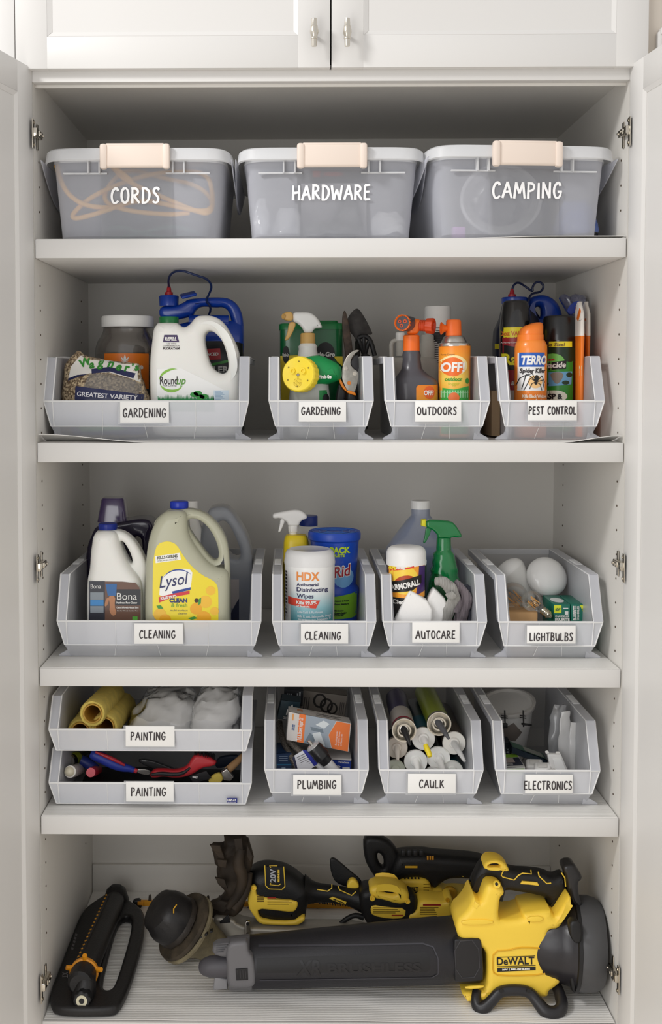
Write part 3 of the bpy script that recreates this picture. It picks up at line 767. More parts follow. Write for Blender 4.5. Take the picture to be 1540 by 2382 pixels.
put('pump_barrel', tpx([(440, 748, Y - .02), (532, 749, Y - .02)], .0155, it=0, res=8), BLUE, s)
put('collar', lpx(393, Y - .01, [(712, 22), (690, 23), (688, 21)], 48, (20, .0012, 689, 711)), BLUE, s)
put('tip', lpx(393, Y - .01, [(688, 9.5), (680, 9.5), (679, 6), (671, 5), (664, 3)], 20), mat('#b3202a', .4), s)
put('flap_lid', bbox_c(P(438, 686, Y - .03), (.036, .034, .007), (15, -14, 10), .0032, 3), BLUE, s)
put('tubing', tpx([(393, 668, Y - .01), (391, 648, Y - .06), (402, 632, Y - .10), (425, 629, Y - .12), (455, 640, Y - .12), (482, 648, Y - .1), (494, 665, Y - .08), (486, 685, Y - .05), (478, 700, Y - .04), (492, 715, Y - .03), (484, 738, Y)], .0026), mat('#1a2a55', .35), s)
Yd = Y - .058
D('red_print', poly([(475, 812), (512, 810), (514, 836), (482, 838)], Yd), mat('#b5242c', .4), bd)
D('lettering', join(text('NCED', 481, 827, 7, Yd - .0004, width=27, shear=.2, bold=.3), text('KILLER', 466, 866, 14, Yd - .0004, width=66, bold=.5)), WHITE, bd)
D('green_print', poly([(482, 848), (534, 836), (536, 842), (484, 853)], Yd), mat('#3f9a3a', .4), bd)
# --- lidded jar
Y = .31; b0 = R(zb, Y)
s = bottle('plant_food_jar', 'large clear jar with white screw lid and orange label behind the seed bag', 'jar', 297, Y)
jb = put('body', lpx(297, Y, [(b0, 70), (b0 - 6, 73), (812, 73), (795, 68), (783, 60), (772, 55), (762, 54)], 8 * 6), frost('#8a8078', .38, .1, .5, .3), s)
put('contents', lpx(297, Y, [(b0 - 3, 68), (824, 70), (820, 64)], 32), mat('#15110e', .6, bump=.5, bscale=300), s)
put('lid', lpx(297, Y, [(762, 59), (760, 60.5), (740, 60.5), (736, 58)], 60, (30, .0006, 739, 758)), mat('#f3f3f1', .4), s)
lb = decal('label', rect(241, 822, 343, 905, Y - .07), mat('#f07f1e', .4), s, jb)
decal('leaf_print', join(*[poly([(291, 842), (291 + dx * .5 - 3, 842 - dy * .5), (291 + dx, 842 - dy), (291 + dx * .5 + 3, 842 - dy * .5)], Y - .07) for dx, dy in ((0, 18), (-9, 12), (9, 12), (-8, 3), (8, 3))], rect(280, 843, 302, 844, Y - .07)), WHITE, lb, jb, .0011)
decal('lettering', text('Plant', 262, 868, 13, Y - .07, bold=.6), WHITE, lb, jb, .0011)
decal('lettering', text('te', 318, 858, 12, Y - .07, bold=.6), WHITE, lb, jb, .0011)
# --- bird seed bag
Y = .155; b0 = R(zb, Y)
def speckle(c1, c2, sc, rough=.3):
    m = bpy.data.materials.new('speckle'); m.use_nodes = True; nt = m.node_tree; b = nt.nodes['Principled BSDF']; b.inputs['Roughness'].default_value = rough
    tc = nt.nodes.new('ShaderNodeTexCoord'); v = nt.nodes.new('ShaderNodeTexVoronoi'); v.inputs['Scale'].default_value = sc
    nt.links.new(tc.outputs['Object'], v.inputs['Vector']); cr = nt.nodes.new('ShaderNodeValToRGB')
    nt.links.new(v.outputs['Color'], cr.inputs[0]); cr.color_ramp.elements[0].color = (*lin(c1), 1); cr.color_ramp.elements[1].color = (*lin(c2), 1)
    cr.color_ramp.elements[0].position = .3; cr.color_ramp.elements[1].position = .75
    nt.links.new(cr.outputs[0], b.inputs['Base Color']); b.inputs['Coat Weight'].default_value = .3; return m
s = bottle('bird_seed_bag', 'crumpled bird seed bag with green and navy print beside the white jug', 'bag', 248, Y)
bd = put('body', lofpx([(b0, 160, 340, .10, 3), (b0 - 20, 150, 350, .115, 2.6), (930, 146, 350, .12, 2.4), (905, 147, 342, .11, 2.3), (880, 148, 334, .095, 2.2), (860, 149, 330, .07, 2.2), (846, 152, 322, .045, 2.2), (838, 158, 250, .035, 2.2), (828, 168, 200, .02, 2.2), (817, 180, 188, .008, 2)], Y, k=3, wob=.004, wsc=22), speckle('#5a4632', '#c9b594', 260), s)
Yd = Y - .06
decal('white_print', poly([(156, 852), (182, 820), (192, 838), (215, 836), (247, 838), (275, 845), (322, 848), (334, 895), (300, 880), (250, 866), (205, 868), (152, 884)], Yd), mat('#e9e6e0', .35), s, bd, .0008)
decal('grey_film', poly([(205, 870), (250, 868), (300, 882), (336, 900), (345, 926), (310, 930), (290, 915), (240, 905), (190, 905)], Yd), frost('#b9b1a8', .25, .15, .4, .3), s, bd, .0010)
decal('navy_print', join(poly([(208, 858), (250, 853), (310, 868), (306, 880), (252, 864), (210, 869)], Yd), poly([(173, 898), (240, 906), (330, 918), (330, 935), (172, 930)], Yd), poly([(152, 880), (175, 872), (205, 869), (176, 877), (152, 886)], Yd)), mat('#1d2350', .35), s, bd, .0013)
gl = []
for ch, x, y, h, a in (('W', 180, 855, 19, -22), ('a', 203, 857, 19, -12), ('g', 222, 852, 20, -4), ('n', 243, 852, 20, 10), ('e', 263, 859, 19, 14), ('r', 283, 862, 18, 8), ("'", 298, 860, 17, 5), ('s', 307, 861, 18, 0)):
    gl.append(text(ch, x, y, h, Yd, bold=1.1, ang=-a, shear=.1))
decal('lettering', join(*gl), mat('#2f8a2c', .35), s, bd, .0018)
decal('lettering', join(text('GREATEST VARIETY', 177, 921, 10.5, Yd, width=142, bold=.3, ang=-4)), mat('#e8e6ea', .4), s, bd, .0020)
decal('lower_print', poly([(150, 960), (260, 960), (345, 990), (345, b0 - 4), (165, b0 - 4)], Yd), mat('#2b3a78', .4), s, bd, .0011)
decal('green_print', poly([(165, 985), (250, 985), (300, 1000), (190, 1004)], Yd), mat('#5f9a6a', .4), s, bd, .0015)

# --- sprayer with tan nozzle
Y = .26; b0 = R(zb, Y)
TAN = mat('#d9ae66', .4)
s = bottle('spray_bottle', 'white spray bottle with tan trigger and collar behind the yellow-headed feeder', 'spray bottle', 716, Y)
put('body', lpx(716, Y, [(b0, 36), (b0 - 5, 38), (880, 38), (850, 33), (830, 24), (812, 21), (806, 22), (800, 18), (797, 15)], 36), HDPE, s)
put('collar', lpx(716, Y, [(799, 17.5), (778, 17), (775, 15)], 48, (20, .0008, 777, 798)), TAN, s)
put('spray_head', plate([(681, 726), (700, 726), (721, 726), (738, 738), (750, 760), (747, 764), (731, 764), (727, 775), (708, 776), (704, 764), (692, 752), (681, 748)], Y, .013, .008, it=2, res=4), mat('#f0f0ee', .35), s)
put('nozzle', plate([(658, 731), (664, 726), (681, 725), (682, 748), (664, 746), (658, 741)], Y, .0125, .004, it=1), TAN, s)
put('nozzle_ring', lathe([(0, .006), (.002, .006), (.002, .0035), (.0005, .003)], P(660, 736, Y - .012), (-.8, -.6, 0), 16), TAN, s)
put('trigger', plate([(672, 748), (690, 750), (683, 770), (672, 790), (663, 793), (662, 790), (669, 772)], Y, .006, .003, it=2), TAN, s)
# --- green plant food box
Y = .37; b0 = R(zb, Y)
s = bottle('plant_food_tub', 'tall green tub with black oval emblems behind the spray bottle', 'tub', 724, Y)
bd = put('body', lofpx([(b0, 655, 792, .07, 6), (b0 - 8, 652, 796, .075, 6), (766, 651, 797, .078, 6)], Y), GREEND, s)
put('lid', lofpx([(768, 649, 799, .082, 6), (756, 649, 799, .082, 6), (754, 652, 797, .08, 6), (748, 735, 785, .06, 5)][:3] , Y), mat('#0c7a3c', .3), s)
put('lid_top', lofpx([(755, 700, 788, .06, 5), (747, 703, 785, .055, 5)], Y), mat('#0c7a3c', .3), s)
Yd = Y - .040
for q_ in ([(652, 828), (697, 826), (700, b0 - 40), (653, b0 - 40)], [(776, 829), (797, 829), (797, 852), (785, 842)]): D('yellow_print', poly(q_, Yd), mat('#f4d81c', .4), bd)
for q_ in ((665, 825, 8, 20), (757, 823, 22, 27)): D('oval_print', ell(*q_, Yd - .0004), BLK, bd)
D('lettering', text('Miracle-Gro', 657, 829, 8, Yd - .0008, width=15, bold=.3), WHITE, bd)
D('lettering', text('Miracle-Gro', 715, 829, 10, Yd - .0008, width=64, bold=.6), WHITE, bd)
# --- hose-end feeder with yellow dial
Y = .15; b0 = R(zb, Y)
s = bottle('hose_end_feeder', 'hose-end feeder with yellow round spray head and green body', 'sprayer', 720, Y)
bt = put('bottle', lofpx([(b0, 682, 762, .075, 2.6), (b0 - 6, 673, 768, .085, 2.6), (930, 672, 768, .085, 2.6), (890, 676, 764, .08, 2.4), (875, 690, 750, .06, 2)], Y), frost('#dfe2dd', .85, .3, .1, .3), s)
gb = put('green_body', plate([(700, 834), (722, 828), (745, 826), (768, 836), (792, 850), (796, 866), (794, 884), (770, 892), (748, 898), (726, 908), (704, 914), (694, 910), (690, 870), (692, 840)], Y - .012, .036, .030, it=2, res=6), mat('#0e8a48', .35), s)
D('lettering', text('Miracle-Gro', 742, 880, 8, Y - .0486, width=29, bold=.5), WHITE, gb)
ax = Vector((-.42, -.9, .10)).normalized(); c0 = P(706, 873, Y - .045)
DY = mat('#f7dc3c', .4)
dial = put('dial', lathe([(-.012, .034), (-.010, .0375), (.012, .0385), (.014, .0375), (.0165, .0355), (.0165, .033), (.0155, .031), (.0155, .001)], c0 + ax * .012, ax, 72, flute=(24, .0014, -.011, .013)), DY, s)
xx = ax.cross(Vector((0, 0, 1))).normalized() * -1; zz = xx.cross(ax) * -1
fc = c0 + ax * .028
def on(a, b): return fc + xx * a + zz * b
if zz[2] < 0: zz = -zz
if xx[0] < 0: xx = -xx
for a in (-.012, .012): put('outlet', lathe([(-.002, .0062), (.004, .006), (.004, .0038), (.001, .0035)], on(a, .006), ax, 18), DY, dial)
put('screw', lathe([(-.002, .0036), (.001, .0034), (.0022, .002)], on(0, -.002), ax, 14), STEEL, dial)
hs = [lathe([(0, .0007), (.0006, .0006)], on(r_ * cos(t_), -.018 + r_ * sin(t_)), ax, 5) for r_, n_ in ((.002, 5), (.0045, 9), (.007, 14), (.0092, 18)) for t_ in [2 * pi * q / n_ for q in range(n_)]]
put('spray_holes', join(*hs), mat('#b99a20', .6), dial, kind='stuff')
for q in range(6):
    a = 2 * pi * q / 6 + .5; put('slot', lathe([(0, .0018), (.0006, .0016)], on(.0265 * cos(a), .0265 * sin(a)), ax, 8), mat('#8d7a1c', .6), dial)
lb = decal('label', poly([(743, 908), (768, 907), (768, 985), (743, 985)], Y - .045), GREEN, s, bt)
decal('oval_print', ell(759, 928, 8, 12, Y - .045), BLK, lb, bt, .0012)
# --- hand trowel and narrow blade, pruners
Y = .34
DST = mat('#3b3836', .38, metal=.6, vary=.4, vscale=60)
s = bottle('hand_trowel', 'broad dark steel trowel blade pointing up behind the pruners', 'trowel', 835, Y)
put('blade', plate([(829, 716), (838, 722), (852, 745), (862, 765), (868, 779), (850, 778), (838, 784), (836, 800), (828, 800), (826, 786), (812, 770), (806, 745), (816, 728)], Y, .0018, .001, it=2), DST, s)
put('shaft', tpx([(832, 795, Y), (832, 860, Y - .05), (825, 900, Y - .1)], .006), DST, s)
put('handle', tpx([(825, 900, Y - .1, .9), (822, 940, Y - .14, 1.15), (818, R(zb, Y - .16) - 14, Y - .16, 1)], .013), BLK, s)
Y = .30
s = bottle('narrow_trowel', 'narrow rusty trowel blade standing upright beside the green tub', 'trowel', 808, Y)
put('blade', plate([(800, 722), (804, 724), (810, 745), (815, 775), (820, 810), (822, 850), (806, 850), (800, 800), (796, 770), (796, 735)], Y, .004, .002, it=2), mat('#4a392c', .6, vary=.6, vscale=70), s)
put('handle', tpx([(814, 850, Y, 1), (812, R(zb, Y) - 12, Y, 1)], .012), mat('#3b2f26', .6), s)
Y = .31
s = bottle('hand_fork', 'black three-pronged hand fork behind the pruners', 'hand fork', 852, Y)
put('prongs', join(*[tpx([(848, 830, Y + .01), (846 + dx * .6, 800, Y), (846 + dx, 782 + abs(dx) * .4, Y)], .0048) for dx in (-13, 0, 16)], tpx([(833, 786, Y), (848, 780, Y), (862, 790, Y), (872, 828, Y)], .0055)), BLK, s)
put('handle', tpx([(850, 828, Y, .8), (846, 900, Y - .04, 1), (842, R(zb, Y - .06) - 14, Y - .06, 1)], .013), BLK, s)
Y = .135
s = bottle('pruning_shears', 'steel pruning shears with black and orange handles leaning at the right of the bin', 'pruners', 815, Y)
put('blade', plate([(837, 815), (828, 813), (815, 820), (803, 834), (796, 855), (794, 878), (803, 900), (806, 908), (824, 916), (831, 895), (835, 872), (832, 864), (820, 856), (815, 846), (817, 834), (826, 822)], Y, .0022, .001, it=1), mat('#a9a59c', .3, metal=.85, vary=.2, vscale=90), s)
put('hook_blade', plate([(834, 825), (835, 866), (824, 862), (816, 850), (817, 838), (824, 828)], Y + .006, .002, .001, it=1), mat('#1c1c1e', .35), s)
for px_, py_ in ((804, 857), (825, 869)):
    put('bolt', lathe([(0, .0052), (.003, .005), (.003, .0036), (.006, .0032)], P(px_, py_, Y - .002), (0, -1, 0), 6), CHROME, s)
put('emblem', lathe([(0, .0042), (.0008, .004)], P(812, 891, Y - .0022), (0, -1, 0), 18), mat('#e8852a', .4), s)
put('orange_collar', join(plate([(789, 882), (793, 882), (800, 898), (807, 906), (806, 912), (798, 905), (790, 892)], Y - .002, .006, .002), plate([(806, 908), (826, 912), (829, 920), (824, 920), (806, 914)], Y - .002, .006, .002)), mat('#f0891d', .4), s)
put('handle', plate([(788, 886), (798, 905), (805, 913), (800, 940), (790, 985), (778, 1000), (774, 990), (780, 930)], Y, .009, .006, it=2, res=4), BLK, s)
put('handle', plate([(806, 912), (826, 918), (828, 935), (832, 985), (824, 1000), (812, 998), (808, 950)], Y, .009, .006, it=2, res=4), BLK, s)
put('blue_grip', lofpx([(1010, 783, 806, .02, 2), (995, 780, 808, .025, 2), (975, 784, 805, .02, 2)], Y + .02), mat('#3b55a8', .4), s)

# ---------------------------------------------------------------- OUTDOORS bin
Y = .158; b0 = R(zb, Y)
GREYB = mat('#4c4a50', .35, coat=.15)
s = bottle('repellent_bottle', 'dark grey repellent bottle topped by an orange hose nozzle', 'bottle', 968, Y)
bt = put('body', lofpx([(b0, 922, 1014, .066, 3), (b0 - 6, 917, 1019, .074, 3), (930, 917, 1019, .074, 3), (893, 916, 1018, .074, 3), (882, 918, 1012, .07, 2.8), (873, 924, 998, .06, 2.5), (864, 931, 987, .05, 2.3), (856, 935, 981, .042, 2.1), (835, 937, 978, .038, 2), (826, 936, 979, .039, 2), (816, 938, 976, .036, 2)], Y, 44), GREYB, s)
put('collar', lpx(957, Y, [(817, 19), (781, 18.5), (779, 16)], 56, (14, .0012, 784, 816)), ORN, s)
put('elbow', join(plate([(946, 779), (948, 768), (958, 756), (960, 742), (975, 742), (982, 752), (977, 766), (970, 779)], Y, .014, .010, it=2, res=4)), ORN, s)
ax = Vector((-.45, -.88, .02)).normalized(); c0 = P(943, 752, Y - .02)
put('barrel', lathe([(-.03, .0165), (.012, .0172), (.0165, .0172)], c0, ax, 36), GREYB, s)
nz = put('nozzle_face', lathe([(.012, .0176), (.020, .0178), (.0205, .0165), (.018, .0150), (.012, .014), (.012, .001)], c0, ax, 48, flute=(16, .0008, .012, .0206)), ORN, s)
xx = Vector((.89, -.45, 0)); zz = Vector((0, 0, 1))
put('spout', join(*[lathe([(.012, r_), (.018, r_), (.018, r_ * .55), (.013, r_ * .5)], c0 + xx * a + zz * b, ax, 14) for a, b, r_ in ((.006, .003, .0042), (-.006, .003, .0036), (-.002, -.006, .0040))]), mat('#d9501a', .4), nz)
ax2 = Vector((.86, -.42, -.06)).normalized(); c1 = P(973, 757, Y - .002)
put('hose_connector', lathe([(0, .010), (.006, .0125), (.008, .0115), (.010, .0125), (.012, .0115), (.014, .0128), (.016, .0118), (.018, .013), (.020, .0165), (.032, .0175), (.035, .0165), (.0355, .012), (.030, .011)], c1, ax2, 40, flute=(10, .0014, .0195, .033)), mat('#d4481a', .4), s)
lb = decal('label', poly([(968, 902), (972, 896), (1020, 895), (1020, b0 - 30), (968, b0 - 30)], Y - .036), gradient_mat([(0, '#e8b83a'), (1, '#ee7d1c')], .03, .12), s, bt)
decal('disc_print', ell(999, 913, 13, 15, Y - .037), mat('#e8601c', .4), lb, bt, .0012)
decal('lettering', text('OFF!', 986, 919, 11, Y - .037, width=23, bold=.5, shear=.1), WHITE, lb, bt, .0018)
# orange aerosol can
Y = .150; b0 = R(zb, Y)
s = bottle('fogger_can', 'orange and green outdoor fogger aerosol can with orange cap', 'aerosol can', 1056, Y)
cn = put('can', lpx(1056, Y, [(b0, 34), (b0 - 3, 36.6), (b0 - 10, 36.6), (805, 36.6)], 48), mat('#f5952a', .3, coat=.3), s)
put('shoulder', lpx(1056, Y, [(806, 36.8), (801, 37.2), (799, 36), (797, 30), (790, 27), (784, 24), (781, 20)], 48), mat('#c9c6c0', .22, metal=.9), s)
put('cap', join(lpx(1055, Y, [(783, 18.5), (747, 17), (744, 15)], 36), lathe([(0, .006), (.006, .008), (.013, .014), (.0135, .012), (.005, .004)], P(1040, 764, Y - .004), (-1, -.12, 0), 26)), mat('#f46f24', .4), s)
Yd = Y - .036
base_ = T.loc[s.name][2]
lb = decal('label', rect(1019, 806, 1093, 1010, Yd), gradient_mat([(0, '#2f9a3c'), (.40, '#3aa63c'), (.43, '#f6a52c'), (.62, '#fbd35e'), (.85, '#f7a030'), (1, '#f58220')], .0, .205), s, cn, .0006, .004)
decal('halo_print', ell(1056, 850, 33, 24, Yd), mat('#fde6a6', .4), lb, cn, .0010)
decal('disc_print', ell(1054, 853, 27, 22, Yd), mat('#f0701f', .4), lb, cn, .0013)
decal('lettering', text('OFF!', 1028, 864, 21, Yd, width=54, bold=1.2, shear=.08), WHITE, lb, cn, .0018)
decal('lettering', join(text('outdoor', 1036, 886, 9, Yd, width=40, bold=.5)), mat('#4c9a2a', .4), lb, cn, .0012)
decal('lettering', text('fogger', 1043, 896, 7, Yd, width=26), mat('#c0c92a', .4), lb, cn, .0012)
decal('landscape_print', poly([(1019, 900), (1056, 906), (1093, 898), (1093, 935), (1019, 935)], Yd), mat('#3fae49', .4), lb, cn, .0010)
for q_ in ((1022, 888, 5, 7), (1089, 886, 5, 7)): decal('tree_print', ell(*q_, Yd, 12), mat('#3a9a35', .4), lb, cn, .0012)
decal('fence_print', join(*[rect(1022 + 6 * q, 908, 1025 + 6 * q, 925, Yd) for q in range(12)], rect(1020, 912, 1092, 914, Yd)), mat('#a5dca8', .5), lb, cn, .0013)
decal('badge_print', ell(1056, 925, 13, 12, Yd), mat('#f27a3c', .4), lb, cn, .0016)
decal('lettering', join(text('A Family Company', 1024, 826, 3.5, Yd, width=34)), INK, lb, cn, .0012)
# white spray-paint can behind
Y = .34; b0 = R(zb, Y)
s = bottle('white_can', 'plain white capped aerosol can behind the orange fogger can', 'aerosol can', 1018, Y)
put('cap', lpx(1018, Y, [(763, 30.5), (716, 30.5), (713, 29), (712, 26)], 40), mat('#f2f1ee', .3), s)
cn = put('can', lpx(1018, Y, [(b0, 30), (b0 - 3, 32), (772, 32), (768, 30), (764, 27)], 40), mat('#e4e2e0', .35), s)
lb = decal('label', poly([(1000, 768), (1052, 768), (1052, 830), (1010, 790)], Y - .033), BLK, s, cn)
decal('fine_print', join(*[rect(1006, 778 + k * 5, 1022 + (k * 7) % 9, 780 + k * 5, Y - .033) for k in range(14)]), INK, s, cn, .001)
# twin-neck measuring bottle
Y = .30; b0 = R(zb, Y)
WT = frost('#f2efe6', .8, .35, .1, .35)
s = bottle('dosing_bottle', 'translucent white twin-neck bottle with side handle behind the orange nozzle', 'bottle', 955, Y)
put('body', lofpx([(b0, 905, 1015, .07, 4), (b0 - 6, 902, 1018, .075, 4), (850, 902, 1018, .075, 4), (838, 905, 1016, .07, 3.5), (832, 912, 1008, .05, 3)], Y), WT, s)
put('neck', lpx(994, Y, [(833, 17), (800, 17), (796, 15), (782, 15), (779, 14)], 28), WT, s)
put('neck', lpx(931, Y, [(828, 9), (790, 9.5), (784, 8)], 24), WT, s)
put('cap', lpx(931, Y, [(792, 11), (775, 11), (773, 9)], 24), WHITE, s)
put('handle', tpx([(911, 845, Y), (910, 815, Y), (910, 798, Y), (918, 791, Y), (930, 794, Y)], .0050), WT, s)
Y = .27; b0 = R(zb, Y)
put('repellent_pouch', lofpx([(b0, 1082, 1118, .05, 3), (950, 1082, 1118, .05, 3), (885, 1084, 1116, .04, 3), (878, 1088, 1112, .03, 3)], Y), mat('#a99cc4', .5), label='lavender bottle seen through the right wall of the OUTDOORS bin', cat='bottle')

# ---------------------------------------------------------------- PEST CONTROL bin
Y = .36; b0 = R(zb, Y)
s = bottle('pest_sprayer', 'blue pump sprayer with red tip and looped hose behind the insect cans', 'sprayer', 1205, Y)
put('body', lofpx([(b0, 1155, 1250, .07, 4), (b0 - 6, 1150, 1255, .075, 4), (800, 1148, 1258, .08, 4), (770, 1150, 1258, .08, 4), (740, 1162, 1255, .07, 3), (705, 1170, 1232, .05, 3)], Y), mat('#131a38', .35, coat=.2), s)
put('yellow_print', rect(1151, 800, 1162, 812, Y - .041), mat('#e6d52a', .4), s, smooth=False)
put('collar', lpx(1197, Y - .02, [(706, 30), (694, 30), (692, 28)], 40), BLUE, s)
put('tip', lpx(1191, Y - .03, [(693, 9), (685, 9), (684, 6), (677, 4.5), (672, 3)], 20), mat('#a51f2c', .4), s)
put('handle', plate([(1226, 696), (1250, 686), (1275, 688), (1296, 704), (1306, 728), (1308, 760), (1300, 800), (1265, 800), (1262, 760), (1240, 755), (1228, 735)], Y - .01, .018, .014, holes=[[(1242, 716), (1256, 712), (1258, 735), (1250, 745), (1241, 735)]], it=2, res=4), BLUE, s)
put('tubing', tpx([(1191, 675, Y - .03), (1195, 662, Y - .03), (1206, 656, Y - .02), (1222, 666, Y - .01), (1240, 680, Y - .02), (1238, 668, Y - .02), (1246, 656, Y - .02), (1258, 656, Y - .02), (1266, 666, Y - .02), (1258, 680, Y - .02), (1236, 682, Y - .03), (1228, 700, Y - .04), (1232, 740, Y - .04)], .0026, it=3), mat('#16224a', .35), s)
Y = .245; b0 = R(zb, Y)
s = bottle('ant_spray_can', 'black aerosol can with red label and yellow VALUE band at the left of its bin', 'aerosol can', 1197, Y)
cn = put('can', lpx(1197, Y, [(b0, 35), (b0 - 3, 37), (765, 37), (755, 36), (735, 34), (712, 30), (703, 28), (700, 24)], 48), mat('#101012', .18, coat=.6), s)
Yd = Y - .038
lb = decal('label', rect(1158, 784, 1236, b0 - 8, Yd), mat('#a3202a', .35), s, cn, .0006, .004)
decal('yellow_band', rect(1158, 761, 1236, 785, Yd), mat('#f2e22f', .35), s, cn, .0007)
decal('lettering', text('20oz VALUE', 1163, 780, 10, Yd, width=62, bold=.5), mat('#d8742a', .4), s, cn, .0012)
decal('black_print', poly([(1166, 800), (1236, 815), (1236, 862), (1180, 860), (1172, 835)], Yd), BLK, lb, cn, .0010)
decal('lettering', text('Raid', 1171, 848, 26, Yd, width=56, bold=1.2, shear=-.05), mat('#f6ee2c', .4), lb, cn, .0016)
decal('lettering', join(text('Ant & Roach', 1168, 896, 9, Yd, width=62, bold=.5), text('A Family Company', 1170, 798, 3.5, Yd, width=40)), WHITE, lb, cn, .0014)
decal('pale_print', rect(1160, 908, 1236, 960, Yd), mat('#cfc6ba', .4), lb, cn, .0012)
Y = .205; b0 = R(zb, Y)
s = bottle('wasp_spray_can', 'black capped aerosol can with green label and Value Size band', 'aerosol can', 1302, Y)
cn = put('can', lpx(1302, Y, [(b0, 36), (b0 - 3, 38.5), (792, 38.5)], 48), mat('#141416', .25, coat=.4), s)
put('cap', lpx(1302, Y, [(792, 38.5), (742, 37.8), (737, 36), (735, 32)], 48), mat('#0f0f11', .3, coat=.3), s)
Yd = Y - .038
lb = decal('label', rect(1262, 840, 1334, b0 - 10, Yd), mat('#2f8f2f', .35), s, cn, .0006, .004)
decal('black_print', rect(1262, 808, 1341, 842, Yd), mat('#16301a', .35), s, cn, .0007)
decal('burst_print', ell(1288, 842, 26, 20, Yd, 20), mat('#79c95a', .4), lb, cn, .0009)
decal('yellow_band', rect(1262, 794, 1332, 807, Yd), mat('#f2e22f', .35), s, cn, .0009)
decal('lettering', text('Value Size!', 1258, 805, 8, Yd, width=56, bold=.3, shear=.15), mat('#7a5a20', .4), s, cn, .0014)
decal('red_print', poly([(1264, 836), (1290, 834), (1293, 838), (1265, 842)], Yd), mat('#c8323a', .4), lb, cn, .0012)
decal('black_print', poly([(1262, 846), (1318, 838), (1317, 858), (1262, 862)], Yd), BLK, lb, cn, .0011)
decal('lettering', text('tracide', 1266, 856, 13, Yd, width=50, bold=.5, shear=.15, ang=2), WHITE, lb, cn, .0017)
decal('sky_print', poly([(1262, 866), (1332, 864), (1330, 894), (1300, 897), (1262, 900)], Yd), mat('#6fb0dc', .4), lb, cn, .0011)
decal('foliage_print', join(ell(1268, 874, 8, 7, Yd, 10), ell(1325, 872, 8, 6, Yd, 10), ell(1316, 890, 9, 5, Yd, 10), ell(1272, 893, 9, 4, Yd, 10)), mat('#1d3a20', .5), lb, cn, .0013)
decal('nest_print', poly([(1282, 866), (1312, 866), (1308, 882), (1296, 896), (1286, 882)], Yd, 2), mat('#8d8578', .5), lb, cn, .0015)
decal('glow_print', ell(1290, 922, 30, 14, Yd, 20), mat('#eef6e4', .4), lb, cn, .0011)
decal('lettering', text('WASP &', 1252, 928, 12, Yd, width=56, bold=.8), BLK, lb, cn, .0016)
Y = .145; b0 = R(zb, Y)
s = bottle('spider_killer_can', 'orange aerosol bottle with blue and white spider label and slanted cap', 'aerosol can', 1233, Y)
OC = mat('#f58a2e', .28, coat=.3)
cn = put('can', lpx(1233, Y, [(b0, 34), (b0 - 4, 37), (812, 37), (803, 36), (796, 33.5), (792, 31)], 48), OC, s)
put('cap', lofpx([(793, 1203, 1264, .057, 2), (779, 1204, 1264, .057, 2), (778, 1207, 1263, .053, 2), (766, 1210, 1263, .050, 2.1), (758, 1220, 1263, .042, 2.2), (752, 1236, 1261, .028, 2.2), (750, 1246, 1258, .014, 2)], Y), mat('#f6822c', .3), s)
Yd = Y - .037
lb = decal('label', rect(1205, 820, 1270, 909, Yd), mat('#f1f0ef', .35), s, cn, .0006, .004)
decal('blue_print', rect(1205, 820, 1270, 853, Yd), mat('#2b5db8', .35), lb, cn, .0011)
decal('lettering', text('TERRO', 1215, 847, 20, Yd, width=60, bold=1.2, shear=.2), WHITE, lb, cn, .0016)
decal('lettering', text('Spider Killer', 1212, 867, 10, Yd, width=60, bold=.6, shear=.1), INK, lb, cn, .0012)
decal('glow_print', ell(1246, 888, 17, 15, Yd), mat('#f7c98a', .4), lb, cn, .0010)
decal('lettering', join(text('Kills Black Widow', 1217, 925, 7, Yd, width=58, bold=.5), text('Brown Recluse', 1222, 934, 6, Yd, width=50, bold=.4)), mat('#fbe3c9', .4), s, cn, .0010)
sp = [ell(1249, 880, 5, 8, Yd, 14), ell(1247, 890, 4, 5, Yd, 12)]
def stroke(pts, w_, Y_):
    out = []
    for (x0, y0), (x1, y1) in zip(pts, pts[1:]):
        d = math.hypot(x1 - x0, y1 - y0) or 1; nx, ny = -(y1 - y0) / d * w_, (x1 - x0) / d * w_
        out.append(poly([(x0 + nx, y0 + ny), (x1 + nx, y1 + ny), (x1 - nx, y1 - ny), (x0 - nx, y0 - ny)], Y_))
    return join(*out)
for q in (((1246, 886), (1228, 870), (1212, 880), (1206, 897)), ((1245, 884), (1230, 872), (1224, 874), (1216, 905)), ((1246, 887), (1234, 880), (1226, 896), (1220, 908)), ((1246, 889), (1238, 892), (1232, 905)),
          ((1250, 886), (1262, 874), (1270, 890)), ((1250, 888), (1264, 884), (1268, 902)), ((1250, 890), (1258, 894), (1262, 908)), ((1245, 882), (1238, 868), (1222, 876))):
    sp.append(stroke(q, .8, Yd))
decal('spider_print', join(*sp), BLK, lb, cn, .0016)
